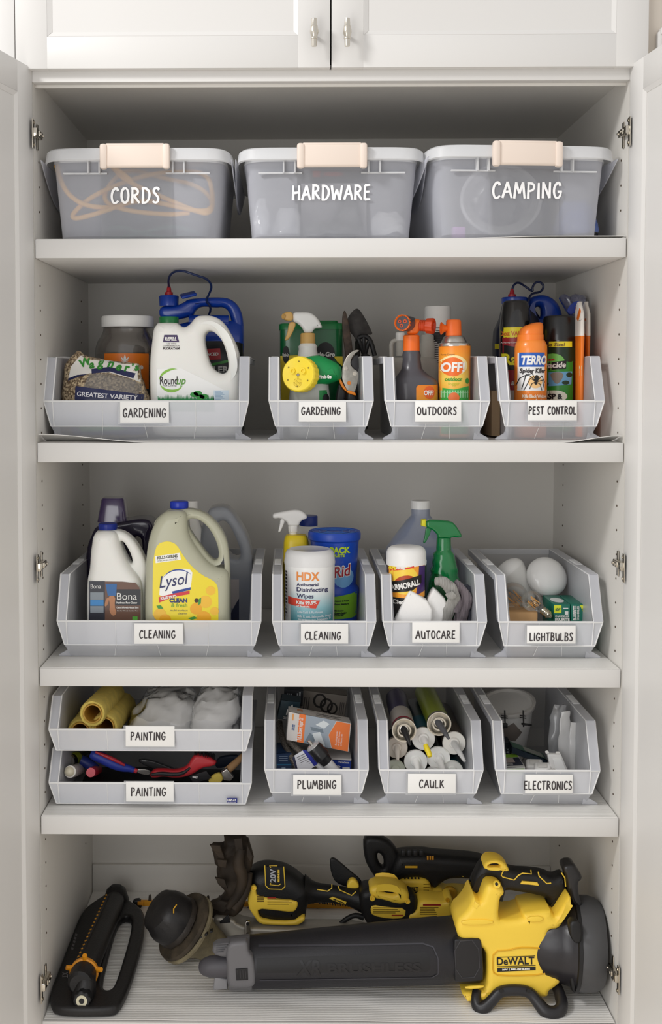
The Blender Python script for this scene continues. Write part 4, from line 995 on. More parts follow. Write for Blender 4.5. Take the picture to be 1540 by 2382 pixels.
for k, (x0, x1, Yk, lab) in enumerate(((1340, 1354, .17, 'orange and white stake pouch standing beside the black capped can'), (1356, 1368, .215, 'orange and white stake pouch standing nearest the right wall of its bin'))):
    b0 = R(zb, Yk)
    s = thing('stake_pouch', lab, 'pouch', basept((x0 + x1) / 2, Yk, zb), 'stake pouches in the pest control bin')
    bd = put('pouch', lofpx([(b0, x0, x1 - 1, .05, 3), (780, x0, x1, .055, 3), (730, x0 + 2, x1, .05, 3), (712, x0 + 2, x1 - 2, .03, 2.5), (703, x0 + 4, x1, .01, 2)], Yk, wob=.0015, wsc=40, k=4), mat('#f07c22', .4), s)
    wt_ = put('white_top', lofpx([(782, x0 - .6, x1 + .6, .058, 3), (730, x0 + 1.4, x1 + .6, .053, 3), (711, x0 + 1.4, x1 - 1.4, .032, 2.5), (702, x0 + 3.4, x1 + .6, .011, 2)], Yk, k=3), mat('#f3efe8', .4), s)
    decal('bug_print', join(ell(x0 + 4, 745, 4, 12, Yk - .028, 9), stroke([(x0 + 2, 735), (x1, 728)], .7, Yk - .028), stroke([(x0 + 2, 752), (x1, 742)], .7, Yk - .028), ell(x0 + 3, 768, 3, 7, Yk - .028, 8)), mat('#2a2420', .5), s, wt_, .001)
    decal('pale_print', rect(x0, 850 - 2 * k, x1, 875, Yk - .028), mat('#cfcaa8', .4), s, bd, .0009)
put('crumpled_film', join(lofpx([(735, 1325, 1342, .03, 2.2), (715, 1312, 1345, .04, 2.2), (695, 1302, 1330, .03, 2), (687, 1306, 1318, .01, 2)], .30, wob=.005, wsc=45, k=3), lofpx([(712, 1332, 1362, .04, 2.2), (695, 1326, 1366, .04, 2), (685, 1338, 1358, .02, 2)], .28, wob=.005, wsc=45, k=3)), frost('#8f93b8', .45, .15, .5, .3), label='crumpled clear film and blue header above the stake pouches', cat='plastic film')
put('header_card', plate([(1316, 724), (1330, 704), (1350, 698), (1346, 715), (1330, 735)], .25, .002, .001), mat('#1e3a9a', .4), label='blue crumpled header card above the stake pouches', cat='header card')
Y = .30; b0 = R(zb, Y)
put('kraft_carton', box(P(1140, 900, .2)[0], P(1160, 900, .2)[0], .18, .34, zb, zb + .10, .001), mat('#b59a78', .7), label='low kraft carton against the left wall of the PEST CONTROL bin', cat='carton')

# ================================================================ THIRD SHELF
zc = Z3 + .0026
# --- wide cleaning bin
Y = .345; b0 = R(zc, Y)
s = bottle('detergent_bottle', 'dark purple detergent bottle with see-through purple cap behind the white cleaner jug', 'bottle', 270, Y, zc)
PUR = mat('#1f1733', .25, coat=.4)
put('body', plate([(232, 1216), (296, 1208), (318, 1203), (345, 1202), (357, 1208), (362, 1222), (352, 1236), (350, 1280), (352, 1340), (352, b0), (212, b0), (206, 1340), (208, 1270), (222, 1235)], Y, .05, .010, holes=[[(310, 1245), (335, 1240), (338, 1280), (325, 1310), (312, 1290)]], it=2, res=4), PUR, s)
put('cap', lofpx([(1212, 229, 299, .062, 5), (1190, 233, 296, .060, 5), (1160, 238, 291, .054, 5), (1157, 241, 288, .050, 5)], Y), frost('#5d4487', .72, .12, .4, .4), s)
Y = .165; b0 = R(zc, Y)
s = bottle('floor_cleaner_jug', 'white floor cleaner jug with blue cap and wood-floor label', 'jug', 272, Y, zc)
bd = put('body', join(plate([(232, 1231), (270, 1231), (278, 1242), (281, 1262), (292, 1290), (306, 1314), (324, 1334), (334, 1352), (336, 1400), (336, b0 - 10), (326, b0), (218, b0), (208, b0 - 10), (206, 1400), (208, 1342), (214, 1320), (216, 1281), (219, 1262), (221, 1244)], Y, .042, .020, it=2, res=5), plate([(230, 1231), (275, 1231), (294, 1237), (312, 1252), (328, 1275), (341, 1302), (343, 1322), (340, 1350), (339, 1400), (338, b0 - 10), (328, b0), (218, b0), (208, b0 - 10), (206, 1400), (208, 1342), (213, 1335), (213, 1318), (215, 1316), (214, 1306), (216, 1304), (215, 1293), (217, 1291), (216, 1281), (218, 1262), (220, 1244)], Y, .020, .009, holes=[[(280, 1258), (288, 1256), (300, 1273), (308, 1290), (311, 1306), (306, 1310), (296, 1298), (286, 1280)]], it=1, res=5)), HDPE, s)
put('cap', lpx(251, Y, [(1231, 21), (1229, 22), (1219, 22), (1217, 20)], 48, (20, .0007, 1218, 1230)), mat('#152c8c', .35), s)
Yf = Y - .0424
lb = put('label', poly([(207, 1352), (285, 1353), (315, 1356), (324, 1366), (327, 1385), (327, b0 - 60), (207, b0 - 60)], Yf), mat('#6d4a38', .35), s, smooth=False)
D('dark_print', rect(207, 1352, 244, b0 - 60, Yf - .0003), mat('#161a2c', .35), lb)
D('photo_print', join(rect(210, 1378, 241, 1395, Yf - .0005), rect(210, 1410, 241, 1425, Yf - .0005)), mat('#8d97a0', .4), lb)
D('blue_print', rect(210, 1396, 241, 1409, Yf - .0005), mat('#2a8ad0', .35), lb)
D('trouser_print', poly([(245, 1358), (272, 1358), (270, 1386), (251, 1386)], Yf - .0006), mat('#3f73b0', .5), lb)
D('foot_print', join(poly([(251, 1386), (269, 1386), (266, 1410), (272, 1428), (262, 1434), (254, 1422), (256, 1406)], Yf - .0006, 1), poly([(247, 1392), (254, 1390), (252, 1404), (246, 1412), (243, 1408)], Yf - .0004, 1)), mat('#c98d66', .5), lb)
D('name_print', rect(268, 1371, 327, 1408, Yf - .0005), mat('#141824', .35), lb)
D('lettering', join(text('Bona', 272, 1395, 17, Yf - .0009, width=47), text('Hardwood Floor Cleaner', 271, 1404, 4.5, Yf - .0009, width=49, bold=.3), text('Cleans & Reveals Natural Shine', 271, 1415, 4, Yf - .0007, width=52, bold=.2), text('Safe for Wood, Residue Free', 272, 1422, 3, Yf - .0007, width=50)), WHITE, lb)
D('lettering', text('Bona', 211, 1369, 11, Yf - .0006, width=24), WHITE, lb)
D('green_print', rect(308, 1434, 320, 1446, Yf - .0007), mat('#5cb83c', .4), lb)
Y = .14; b0 = R(zc, Y)
s = bottle('disinfectant_jug', 'large translucent jug of yellow cleaner with lemon label and looped handle', 'jug', 440, Y, zc)
LEM = frost('#dcdcc4', .93, .25, .12, .25)
cl = [(396, 1182), (441, 1181), (473, 1188), (501, 1209), (523, 1241), (532, 1270), (536, 1320), (537, 1395), (537, b0 - 8), (528, b0), (352, b0), (342, b0 - 8), (340, 1400), (341, 1334), (344, 1281)]
for k in range(5): y_ = 1272 - k * 12; x_ = 345 + k * 3.2; cl += [(x_ + 1, y_), (x_ + 3.5, y_ - 4), (x_ + 1, y_ - 8)]
cl += [(366, 1205), (380, 1192)]
bd = put('body', join(plate([(396, 1183), (434, 1183), (438, 1205), (440, 1238), (458, 1268), (482, 1300), (502, 1314), (524, 1318), (535, 1330), (536, 1395), (536, b0 - 8), (527, b0), (353, b0), (343, b0 - 8), (341, 1400), (342, 1334), (345, 1281), (352, 1240), (366, 1208), (380, 1192)], Y, .050, .024, it=2, res=6), plate(cl, Y, .022, .011, holes=[[(438, 1207), (452, 1203), (473, 1212), (492, 1233), (506, 1262), (511, 1290), (504, 1303), (490, 1296), (470, 1270), (448, 1240), (438, 1222)]], it=1, res=6)), LEM, s)
put('liquid', plate([(346, 1392), (531, 1392), (532, b0 - 8), (524, b0 - 5), (356, b0 - 5), (346, b0 - 8)], Y, .045, .02, it=0), mat('#d8d07a', .3), s)
put('cap', lpx(417, Y, [(1182, 20), (1180, 21.5), (1168, 21.5), (1166, 20)], 48, (20, .0006, 1167, 1181)), mat('#1433b0', .35), s)
Yf = Y - .0504
lb = put('label', poly([(384, 1259), (398, 1260), (412, 1268), (426, 1292), (444, 1316), (470, 1338), (496, 1350), (506, 1362), (508, 1380), (508, b0 - 50), (355, b0 - 50), (355, 1334), (358, 1290), (366, 1266)], Yf, 1), mat('#f7e12c', .3), s, smooth=False)
D('white_print', join(poly([(361, 1294), (418, 1286), (421, 1302), (362, 1310)], Yf - .0003), poly([(378, 1340), (400, 1327), (425, 1322), (448, 1326), (446, 1350), (443, 1372), (405, 1382), (370, 1390), (372, 1365)], Yf - .0003, 1)), mat('#fbfbf8', .3), lb)
D('blue_print', join(crescent(415, 1362, 40, 38, rad(205), rad(320), 3, Yf - .0005), poly([(400, 1376), (444, 1366), (443, 1372), (402, 1382)], Yf - .0005)), mat('#1e3f9a', .35), lb)
D('lettering', join(text('Lysol', 371, 1368, 28, Yf - .0008, width=72, bold=.3, shear=.35, ang=9)), mat('#2a2f63', .35), lb)
D('red_print', poly([(369, 1389), (402, 1381), (441, 1374), (441, 1382), (402, 1389), (370, 1402)], Yf - .0006), mat('#d8323c', .35), lb)
D('lettering', join(text('KILLS 99.9%', 374, 1395, 6, Yf - .0009, width=38, bold=.4, ang=9)), WHITE, lb)
D('lettering', join(text('KILLS GERMS', 366, 1301, 6.5, Yf - .0007, width=48, bold=.4, ang=6), text('EVEN WHEN DILUTED', 367, 1307, 3.5, Yf - .0007, width=46, ang=6), text('multi-surface', 396, 1422, 5, Yf - .0007, width=41), text('cleaner', 414, 1429, 5, Yf - .0007, width=22)), mat('#6a6a5c', .4), lb)
D('lettering', text('CLEAN', 394, 1401, 9, Yf - .0007, width=42, bold=.7), mat('#23386f', .35), lb)
D('lettering', text('& fresh', 398, 1412, 9, Yf - .0007, width=38, bold=.2), mat('#7fae2c', .35), lb)
for n_, (x, y, r_) in enumerate(((478, 1400, 15), (456, 1416, 14), (490, 1374, 11), (474, 1438, 17), (372, 1430, 15), (384, 1442, 14), (499, 1422, 10))):
    D('lemon_print', ell(x, y, r_, r_ * .95, Yf - .0004 - n_ * 5e-5, 20), mat('#f6b21c' if n_ % 2 else '#f9c53a', .35), lb)
D('seed_print', join(ell(457, 1397, 5, 5, Yf - .0009, 12)), mat('#4a2c18', .4), lb)
for q_ in ([(462, 1394), (468, 1390), (467, 1404), (461, 1408)], [(364, 1409), (374, 1408), (380, 1416), (368, 1416)], [(436, 1438), (452, 1434), (460, 1438), (446, 1442)]): D('leaf_print', poly(q_, Yf - .0009), mat('#3f9a3c', .4), lb)
Y = .31; b0 = R(zc, Y)
s = bottle('white_bottle', 'slim white bottle whose cap shows behind the blue cap of the lemon-label jug', 'bottle', 448, Y, zc)
put('body', lpx(446, Y, [(b0, 26), (1230, 26), (1205, 16), (1184, 13)], 28), HDPE, s)
put('cap', lpx(447, Y, [(1185, 13.5), (1168, 13.5), (1165, 12)], 28), WHITE, s)
Y = .34; b0 = R(zc, Y)
s = bottle('washer_fluid_jug', 'clear handled jug of dark blue fluid behind the lemon-label jug', 'jug', 535, Y, zc)
cl = [(478, 1205), (484, 1188), (494, 1176), (526, 1174), (544, 1190), (560, 1214), (575, 1240), (586, 1275), (590, 1327), (590, b0 - 6), (582, b0), (470, b0), (462, b0 - 6), (462, 1300), (470, 1230)]
put('body', plate(cl, Y, .045, .010, holes=[[(506, 1215), (518, 1205), (532, 1210), (548, 1240), (560, 1270), (562, 1290), (552, 1298), (536, 1292), (518, 1260), (508, 1235)]], it=1, res=4), frost('#d4dbe8', .5, .3, .2, .3), s)
put('liquid', plate([(467, 1344), (585, 1344), (585, b0 - 6), (578, b0 - 3), (474, b0 - 3), (467, b0 - 6)], Y, .038, .012, it=0), mat('#1d2f78', .3), s)
lb = put('label', rect(500, 1348, 556, b0 - 50, Y - .0455), mat('#bcb6b8', .4), s, smooth=False)
D('navy_print', poly([(530, 1440), (548, 1405), (556, 1392), (556, 1445)], Y - .046), mat('#1c2348', .4), lb)
D('lettering', text('1 GAL', 540, 1443, 5, Y - .0463, width=14), INK, lb)

# --- narrow cleaning bin
Y = .168; b0 = R(zc, Y)
s = bottle('wipes_tub', 'white and teal disinfecting wipes tub with frosted lid', 'wipes tub', 720, Y, zc)
cn = put('tub', lpx(720.5, Y, [(b0, 52), (b0 - 5, 57), (1315, 58.5), (1308, 58)], 60), mat('#f5f5f3', .32), s)
put('lid', lpx(720.5, Y, [(1312, 59), (1306, 60), (1288, 57.5), (1280, 54), (1276, 47), (1277, 44)], 60), frost('#ffffff', .96, .3, .12, .15), s)
Yd = Y - .056
lb = decal('label', rect(676, 1318, 779, b0 - 8, Yd), gradient_mat([(0, '#1f7f92'), (.32, '#3f9fae'), (.52, '#9fd0d8'), (.72, '#f2f4f3'), (1, '#f6f6f4')], .0, .19), s, cn, .0006, .004)
decal('lettering', text('HDX', 690, 1351, 20, Yd, width=54, bold=.9), mat('#f0954a', .35), lb, cn, .0012)
decal('lettering', join(text('Antibacterial', 690, 1364, 7, Yd, width=51, bold=.3), text('Disinfecting', 690, 1377, 10, Yd, width=74, bold=.4), text('Wipes', 690, 1392, 10.5, Yd, width=40, bold=.4)), mat('#35365e', .35), lb, cn, .0012)
decal('red_print', poly([(670, 1392), (745, 1398), (735, 1416), (670, 1410)], Yd), mat('#e8503c', .35), lb, cn, .0012)
decal('lettering', join(text('Kills 99.9%', 689, 1406, 7.5, Yd, width=48, bold=.5), text('of Bacteria', 689, 1413, 4, Yd, width=32, bold=.3)), WHITE, lb, cn, .0018)
decal('lettering', join(text('Kills Cold & Flu Viruses', 692, 1427, 5, Yd, width=60, bold=.2), text('Kills E. coli, Salmonella, Staph', 692, 1437, 5, Yd, width=80, bold=.2), text('Streptococcus, Hepatitis B', 693, 1444, 5, Yd, width=78, bold=.2)), mat('#eef6fa', .4), lb, cn, .0014)
decal('fine_print', join(*[rect(664, 1330 + k * 8, 668, 1335 + k * 8, Yd + .02) for k in range(14)]), INK, s, cn, .001)
Y = .270; b0 = R(zc, Y)
s = bottle('moisture_absorber_tub', 'blue moisture absorber tub with domed blue lid and lime lower band', 'tub', 778, Y, zc)
BL2 = mat('#1b4fc4', .3, coat=.2)
cn = put('tub', lpx(778, Y, [(b0, 48), (b0 - 4, 51), (1382, 56), (1372, 58), (1366, 57), (1357, 50), (1345, 50.5), (1262, 56), (1252, 57)], 60), BL2, s)
put('lid', lpx(778, Y, [(1256, 57), (1252, 61), (1240, 61.5), (1234, 59), (1236, 56)], 60), mat('#1a4cc0', .35), s)
lt = put('lid_relief', join(*[tube([tuple(Vector((P(778, 1235, Y)[0], Y, P(778, 1235, Y)[2])) + Vector((r_ * cos(a), r_ * sin(a), .0))) for a in [2 * pi * q / 24 for q in range(24)]], .0008, True, 0, 2) for r_ in (.05, .035, .02)]), mat('#4f8ae0', .3), s, kind='stuff')
Yd = Y - .055
decal('lime_print', poly([(736, 1390), (780, 1388), (832, 1380), (832, 1440), (736, 1442)], Yd), mat('#86c232', .35), s, cn, .0008)
decal('lettering', join(*[text(t_, 778, 1400 + k * 7.5, 3.6, Yd, width=w_, bold=.3) for k, (t_, w_) in enumerate((('Attracts & Traps', 34), ('Excess Moisture', 34), ('', 1), ('Eliminates', 22), ('Musty Odors', 26)))] + [text('Creates Fresher,', 778, 1428, 3.6, Yd, width=30, bold=.3), text('Cleaner Air', 778, 1434, 3.6, Yd, width=22, bold=.3)]), mat('#20351c', .4), s, cn, .0014)
decal('lettering', join(text('PACK', 767, 1287, 14, Yd, width=49, bold=1.0), text('PAQUETE', 762, 1296, 6.5, Yd, width=40, bold=.5)), mat('#c8e832', .35), s, cn, .0012)
decal('glow_print', ell(800, 1345, 24, 24, Yd, 22), mat('#7fb8ea', .4), s, cn, .0008)
decal('white_print', text('Rid', 776, 1345, 27, Yd, width=46, bold=2.4, shear=.25, ang=8), WHITE, s, cn, .0013)
decal('lettering', text('Rid', 777, 1345, 26, Yd, width=43, bold=.6, shear=.25, ang=8), mat('#b02030', .35), s, cn, .0018)
Y = .285; b0 = R(zc, Y)
s = bottle('yellow_spray_bottle', 'yellow spray bottle with white trigger head behind the wipes tub', 'spray bottle', 690, Y, zc)
put('body', lofpx([(b0, 664, 718, .05, 3), (b0 - 5, 660, 722, .055, 3), (1300, 659, 722, .055, 3), (1262, 660, 718, .052, 3), (1250, 662, 716, .048, 3), (1244, 666, 712, .04, 2.8), (1242, 674, 690, .02, 2)], Y), mat('#f0d322', .35), s)
put('collar', lpx(682, Y, [(1244, 9), (1238, 9.5), (1237, 11), (1224, 12), (1222, 11)], 36, (14, .0006, 1223, 1237)), WHITE, s)
put('spray_head', plate([(634, 1194), (652, 1190), (672, 1186), (690, 1184), (704, 1188), (714, 1198), (714, 1206), (700, 1210), (694, 1224), (670, 1223), (668, 1214), (662, 1210), (652, 1204), (635, 1206)], Y, .012, .006, it=1, res=3), mat('#efeeec', .35), s)
put('trigger', plate([(652, 1205), (664, 1209), (658, 1224), (652, 1238), (646, 1238), (651, 1222)], Y, .005, .002, it=2), mat('#efeeec', .35), s)
Y = .395; b0 = R(zc, Y)
s = bottle('bleach_bottle', 'white round bottle with broad blue screw cap behind the wipes tub', 'bottle', 716, Y, zc)
put('body', lpx(716, Y, [(b0, 36), (b0 - 4, 39), (1262, 39), (1240, 33), (1226, 24), (1221, 20)], 36), HDPE, s)
put('cap', lpx(717.5, Y, [(1222, 21.5), (1201, 21.5), (1199, 20)], 60, (30, .0005, 1200, 1221)), mat('#173592', .35), s)

# --- autocare bin
Y = .335; b0 = R(zc, Y)
s = bottle('blue_fluid_jug', 'tall round-shouldered jug half full of bright blue fluid with white cap', 'jug', 977, Y, zc)
put('body', lofpx([(b0, 905, 1050, .13, 3), (b0 - 6, 898, 1056, .145, 3), (1288, 897, 1056, .145, 3), (1276, 899, 1054, .14, 3), (1258, 911, 1042, .12, 2.6), (1235, 927, 1026, .09, 2.3), (1210, 946, 1009, .06, 2), (1198, 957, 1000, .042, 2), (1182, 957, 1000, .042, 2)], Y, 48), frost('#d3dcf2', .5, .3, .12, .3), s)
put('liquid', lofpx([(b0 - 2, 908, 1047, .125, 3), (b0 - 7, 902, 1052, .138, 3), (1282, 902, 1052, .138, 3)], Y, 48), mat('#2f77d0', .3), s)
put('cap', lpx(978, Y, [(1183, 22.5), (1166, 22.5), (1164, 21)], 60, (24, .0007, 1166, 1182)), mat('#f1f1ef', .35), s)
Y = .195; b0 = R(zc, Y)
s = bottle('green_spray_bottle', 'glossy green spray bottle with yellow nozzle behind the gloves', 'spray bottle', 1034, Y, zc)
GR = mat('#0b7d40', .18, coat=.5)
bd = put('body', lofpx([(b0, 992, 1076, .055, 2.6), (b0 - 5, 988, 1080, .06, 2.6), (1400, 989, 1080, .06, 2.6), (1368, 994, 1073, .055, 2.5), (1345, 998, 1068, .052, 2.4), (1335, 1003, 1065, .05, 2.3), (1325, 1000, 1066, .052, 2.3), (1315, 1006, 1062, .048, 2.2), (1305, 1004, 1060, .048, 2.2), (1297, 1008, 1058, .044, 2.1), (1288, 1007, 1056, .044, 2), (1281, 1014, 1050, .034, 2), (1276, 1015, 1049, .032, 2)], Y), GR, s)
put('collar', lpx(1032, Y, [(1279, 17.5), (1252, 16.5), (1250, 15)], 56, (18, .0008, 1252, 1277)), GR, s)
put('spray_head', plate([(990, 1208), (1020, 1209), (1048, 1211), (1058, 1219), (1068, 1234), (1074, 1245), (1070, 1250), (1050, 1248), (1048, 1252), (1017, 1252), (1016, 1243), (1010, 1236), (1002, 1230), (990, 1226)], Y, .0125, .006, it=1, res=3), GR, s)
put('nozzle', plate([(980, 1208), (990, 1207), (990, 1225), (979, 1222)], Y, .010, .003, it=0), mat('#e8e02a', .35), s)
put('trigger', plate([(990, 1224), (1004, 1229), (1000, 1242), (990, 1262), (983, 1264), (988, 1248)], Y, .005, .002, it=2), GR, s)
decal('label', poly([(1000, 1340), (1020, 1335), (1040, 1345), (1050, 1375), (1045, 1440), (995, 1440), (994, 1370)], Y - .03, 1), mat('#155a2c', .3), s, bd)
Y = .14; b0 = R(zc, Y)
s = bottle('car_wipes_tub', 'white-lidded car wipes tub with orange, purple and black label', 'wipes tub', 945, Y, zc)
cn = put('tub', lpx(945, Y, [(b0, 38), (b0 - 4, 41), (1315, 46.5), (1308, 46)], 52), mat('#17171a', .3), s)
put('lid', lpx(945, Y, [(1312, 47), (1303, 47.5), (1300, 46.5), (1284, 46), (1276, 43), (1271, 36), (1270, 30)], 52), mat('#f4f3f1', .35), s)
Yd = Y - .044
lb = decal('label', rect(899, 1312, 991, 1392, Yd), mat('#f9a52a', .3), s, cn, .0006, .004)
decal('yellow_print', ell(940, 1350, 34, 34, Yd, 22), mat('#fbd64a', .35), lb, cn, .0009)
decal('red_print', poly([(899, 1310), (976, 1314), (974, 1319), (905, 1332), (899, 1332)], Yd), mat('#e2402c', .35), lb, cn, .0011)
decal('purple_print', poly([(976, 1312), (991, 1312), (991, 1378), (968, 1386), (974, 1350)], Yd), mat('#43246a', .35), lb, cn, .0010)
decal('lettering', join(text('20%', 905, 1327, 8, Yd, width=17, bold=.7)), mat('#f8e23a', .35), lb, cn, .0016)
decal('lettering', join(text('MORE!', 923, 1325, 7, Yd, width=20, bold=.6)), WHITE, lb, cn, .0016)
decal('arch_print', poly([(915, 1366), (920, 1350), (935, 1340), (955, 1338), (970, 1348), (972, 1356)], Yd, 1), mat('#b8481c', .4), lb, cn, .0012)
decal('black_print', join(poly([(908, 1368), (912, 1356), (982, 1338), (982, 1358), (960, 1374), (910, 1382)], Yd), rect(899, 1398, 991, 1440, Yd)), mat('#17120f', .35), s, cn, .0016)
decal('lettering', text('ARMORALL', 911, 1376, 13, Yd, width=70, bold=.8, ang=13), WHITE, lb, cn, .0021)
decal('lettering', text('Cleaning', 914, 1406, 10, Yd, width=52, bold=.5), WHITE, s, cn, .0021)
# white cloth pads
CLO = mat('#f7f6f4', .8, bump=.3, bscale=180)
for nm, pts, Yk, lab in (('a', [(950, 1373), (956, 1372), (1004, 1402), (1003, 1450), (985, 1490), (905, 1490), (915, 1445), (935, 1402)], .105, 'white folded cloth leaning in front of the car wipes tub'),
                         ('b', [(1007, 1366), (1014, 1370), (1040, 1396), (1030, 1430), (1014, 1490), (975, 1490), (985, 1430), (992, 1394)], .125, 'white folded cloth leaning beside the light grey glove')):
    put('folded_cloth', plate(pts, Yk, .016, .005, it=1, res=3), CLO, label=lab, cat='cloth', group='folded white cloths in the autocare bin')
def knit(c, sc):
    m = mat(c, .9, bump=.01); m = m.copy(); nt = m.node_tree; b = nt.nodes['Principled BSDF']
    tc = nt.nodes.new('ShaderNodeTexCoord'); wv = nt.nodes.new('ShaderNodeTexWave'); wv.inputs['Scale'].default_value = sc; wv.inputs['Distortion'].default_value = 1.5
    nt.links.new(tc.outputs['Object'], wv.inputs['Vector']); bp = nt.nodes.new('ShaderNodeBump'); bp.inputs['Strength'].default_value = .9; bp.inputs['Distance'].default_value = .002
    nt.links.new(wv.outputs['Fac'], bp.inputs['Height']); nt.links.new(bp.outputs[0], b.inputs['Normal']); return m
def glove(lab, c, path, r, cuff, sc=130):
    s = thing('knit_glove', lab, 'glove', basept(path[-1][0], path[-1][2], zc), 'knitted gloves in the autocare bin')
    me = tpx(path, r, it=3, res=8)
    for v in me.vertices:
        n_ = noise.noise_vector(v.co * 60) * .003 + noise.noise_vector(v.co * 25) * .004; v.co += n_
    put('body', me, knit(c, sc), s)
    me = tpx(cuff, r * .95, it=2, res=6)
    for v in me.vertices: v.co += noise.noise_vector(v.co * 50) * .003
    put('fold', me, knit(c, sc * 1.2), s); return s
glove('light grey knitted glove hooked over the white cloth', '#b9b7b2', [(1012, 1352, .10, .7), (1028, 1350, .10, .9), (1046, 1366, .10, 1), (1058, 1384, .10, 1), (1054, 1404, .11, 1), (1040, 1424, .12, 1.1), (1028, 1450, .13, 1.1), (1022, 1490, .14, 1)], .0125, [(1058, 1380, .085, .8), (1048, 1388, .085, .7), (1040, 1378, .088, .5)])
glove('mauve-grey knitted glove between the light and the dark gloves', '#8d8389', [(1060, 1352, .115, .5), (1072, 1366, .115, .8), (1086, 1384, .115, 1), (1088, 1398, .115, 1.1), (1076, 1420, .12, 1.2), (1066, 1446, .13, 1.2), (1062, 1490, .14, 1.1)], .0125, [(1062, 1362, .105, .5), (1058, 1380, .105, .7), (1066, 1400, .105, .8), (1060, 1420, .11, .7)])
glove('dark grey knitted glove folded against the right wall of its bin', '#4c4e5a', [(1084, 1362, .14, .5), (1094, 1376, .14, .8), (1104, 1396, .13, 1), (1106, 1410, .13, 1.1), (1098, 1428, .13, 1.1), (1094, 1450, .13, 1.1), (1092, 1490, .14, 1)], .0110, [(1102, 1398, .12, .9), (1110, 1408, .12, .9)])

# --- lightbulb bin
def R3(Y): return R(zc, Y)
BULB = mat('#f8f8f7', .15, coat=.4)
def reflector(lab, c, axis, r):
    s = thing('reflector_bulb', lab, 'light bulb', tuple(c), 'white reflector bulbs')
    put('lens', lathe([(-.004, r * .98), (0, r), (.006, r * .97), (.014, r * .84), (.020, r * .62), (.024, r * .35), (.025, r * .05)], c, axis, 44), BULB, s)
    put('neck', lathe([(-.004, r * .985), (-.03, r * .80), (-.055, r * .52), (-.075, r * .34), (-.08, r * .3)], c, axis, 40), mat('#f0f0ee', .2), s)
    put('screw_base', lathe([(-.08, r * .28), (-.084, r * .30), (-.087, r * .27), (-.091, r * .30), (-.094, r * .27), (-.098, r * .29), (-.104, r * .15), (-.106, r * .1)], c, axis, 24), STEEL, s)
reflector('white reflector bulb tilted away, at the left of the lightbulb bin', P(1184, 1330, .30), Vector((-.45, .15, .55)), .040)
reflector('white reflector bulb facing forward above the green boxes', P(1272, 1342, .27), Vector((.12, -.8, .45)), .0475)
GLS = frost('#fffaf2', .03, .04, .05, .2)
def globe(lab, c, r, axis, fil):
    s = thing('filament_bulb', lab, 'light bulb', tuple(c), 'clear filament bulbs')
    pr_ = [(-r * cos(t), r * sin(t)) for t in [pi * q / 16 for q in range(1, 14)]] + [(r * 1.15, r * .40), (r * 1.3, r * .34)]
    put('glass', lathe([(z_, r_) for z_, r_ in pr_], c, axis, 36), GLS, s)
    put('screw_base', lathe([(r * 1.25, r * .36)] + [(r * 1.3 + k * .0022, r * (.42 if k % 2 else .38)) for k in range(8)] + [(r * 1.3 + .020, r * .25), (r * 1.3 + .024, r * .12)], c, axis, 24), mat('#c8bfa8', .2, metal=1), s)
    a = Vector(axis).normalized(); u_ = a.orthogonal().normalized(); v_ = a.cross(u_)
    pts = []
    for q in range(fil * 8): t = q / (fil * 8 - 1); pts.append(tuple(Vector(c) + a * (r * .9 - 1.3 * r * abs(((t * fil) % 1) * 2 - 1)) + (u_ * cos(t * 2 * pi) + v_ * sin(t * 2 * pi)) * r * .35))
    put('filament', tube(pts, .0006, it=1, res=2), mat('#d9962f', .3), s)
    put('stem', lathe([(r * .5, r * .06), (r * .9, r * .12), (r * 1.25, r * .3)], c, axis, 12), GLS, s)
globe('larger clear filament globe bulb resting on the kraft box', P(1194, 1388, .17), .032, (.35, .25, -.35), 6)
globe('smaller clear filament bulb with its brass screw base pointing right', P(1237, 1398, .14), .0225, (.75, -.35, -.62), 4)
a, b = P(1180, 1424, .13), P(1251, 1424, .13)
put('kraft_box', box(a[0], b[0], .13, .23, zc, a[2], .0015), mat('#c79d6c', .7), label='plain kraft box under the filament bulbs', cat='box')
TEAL = mat('#0f6f5c', .35)
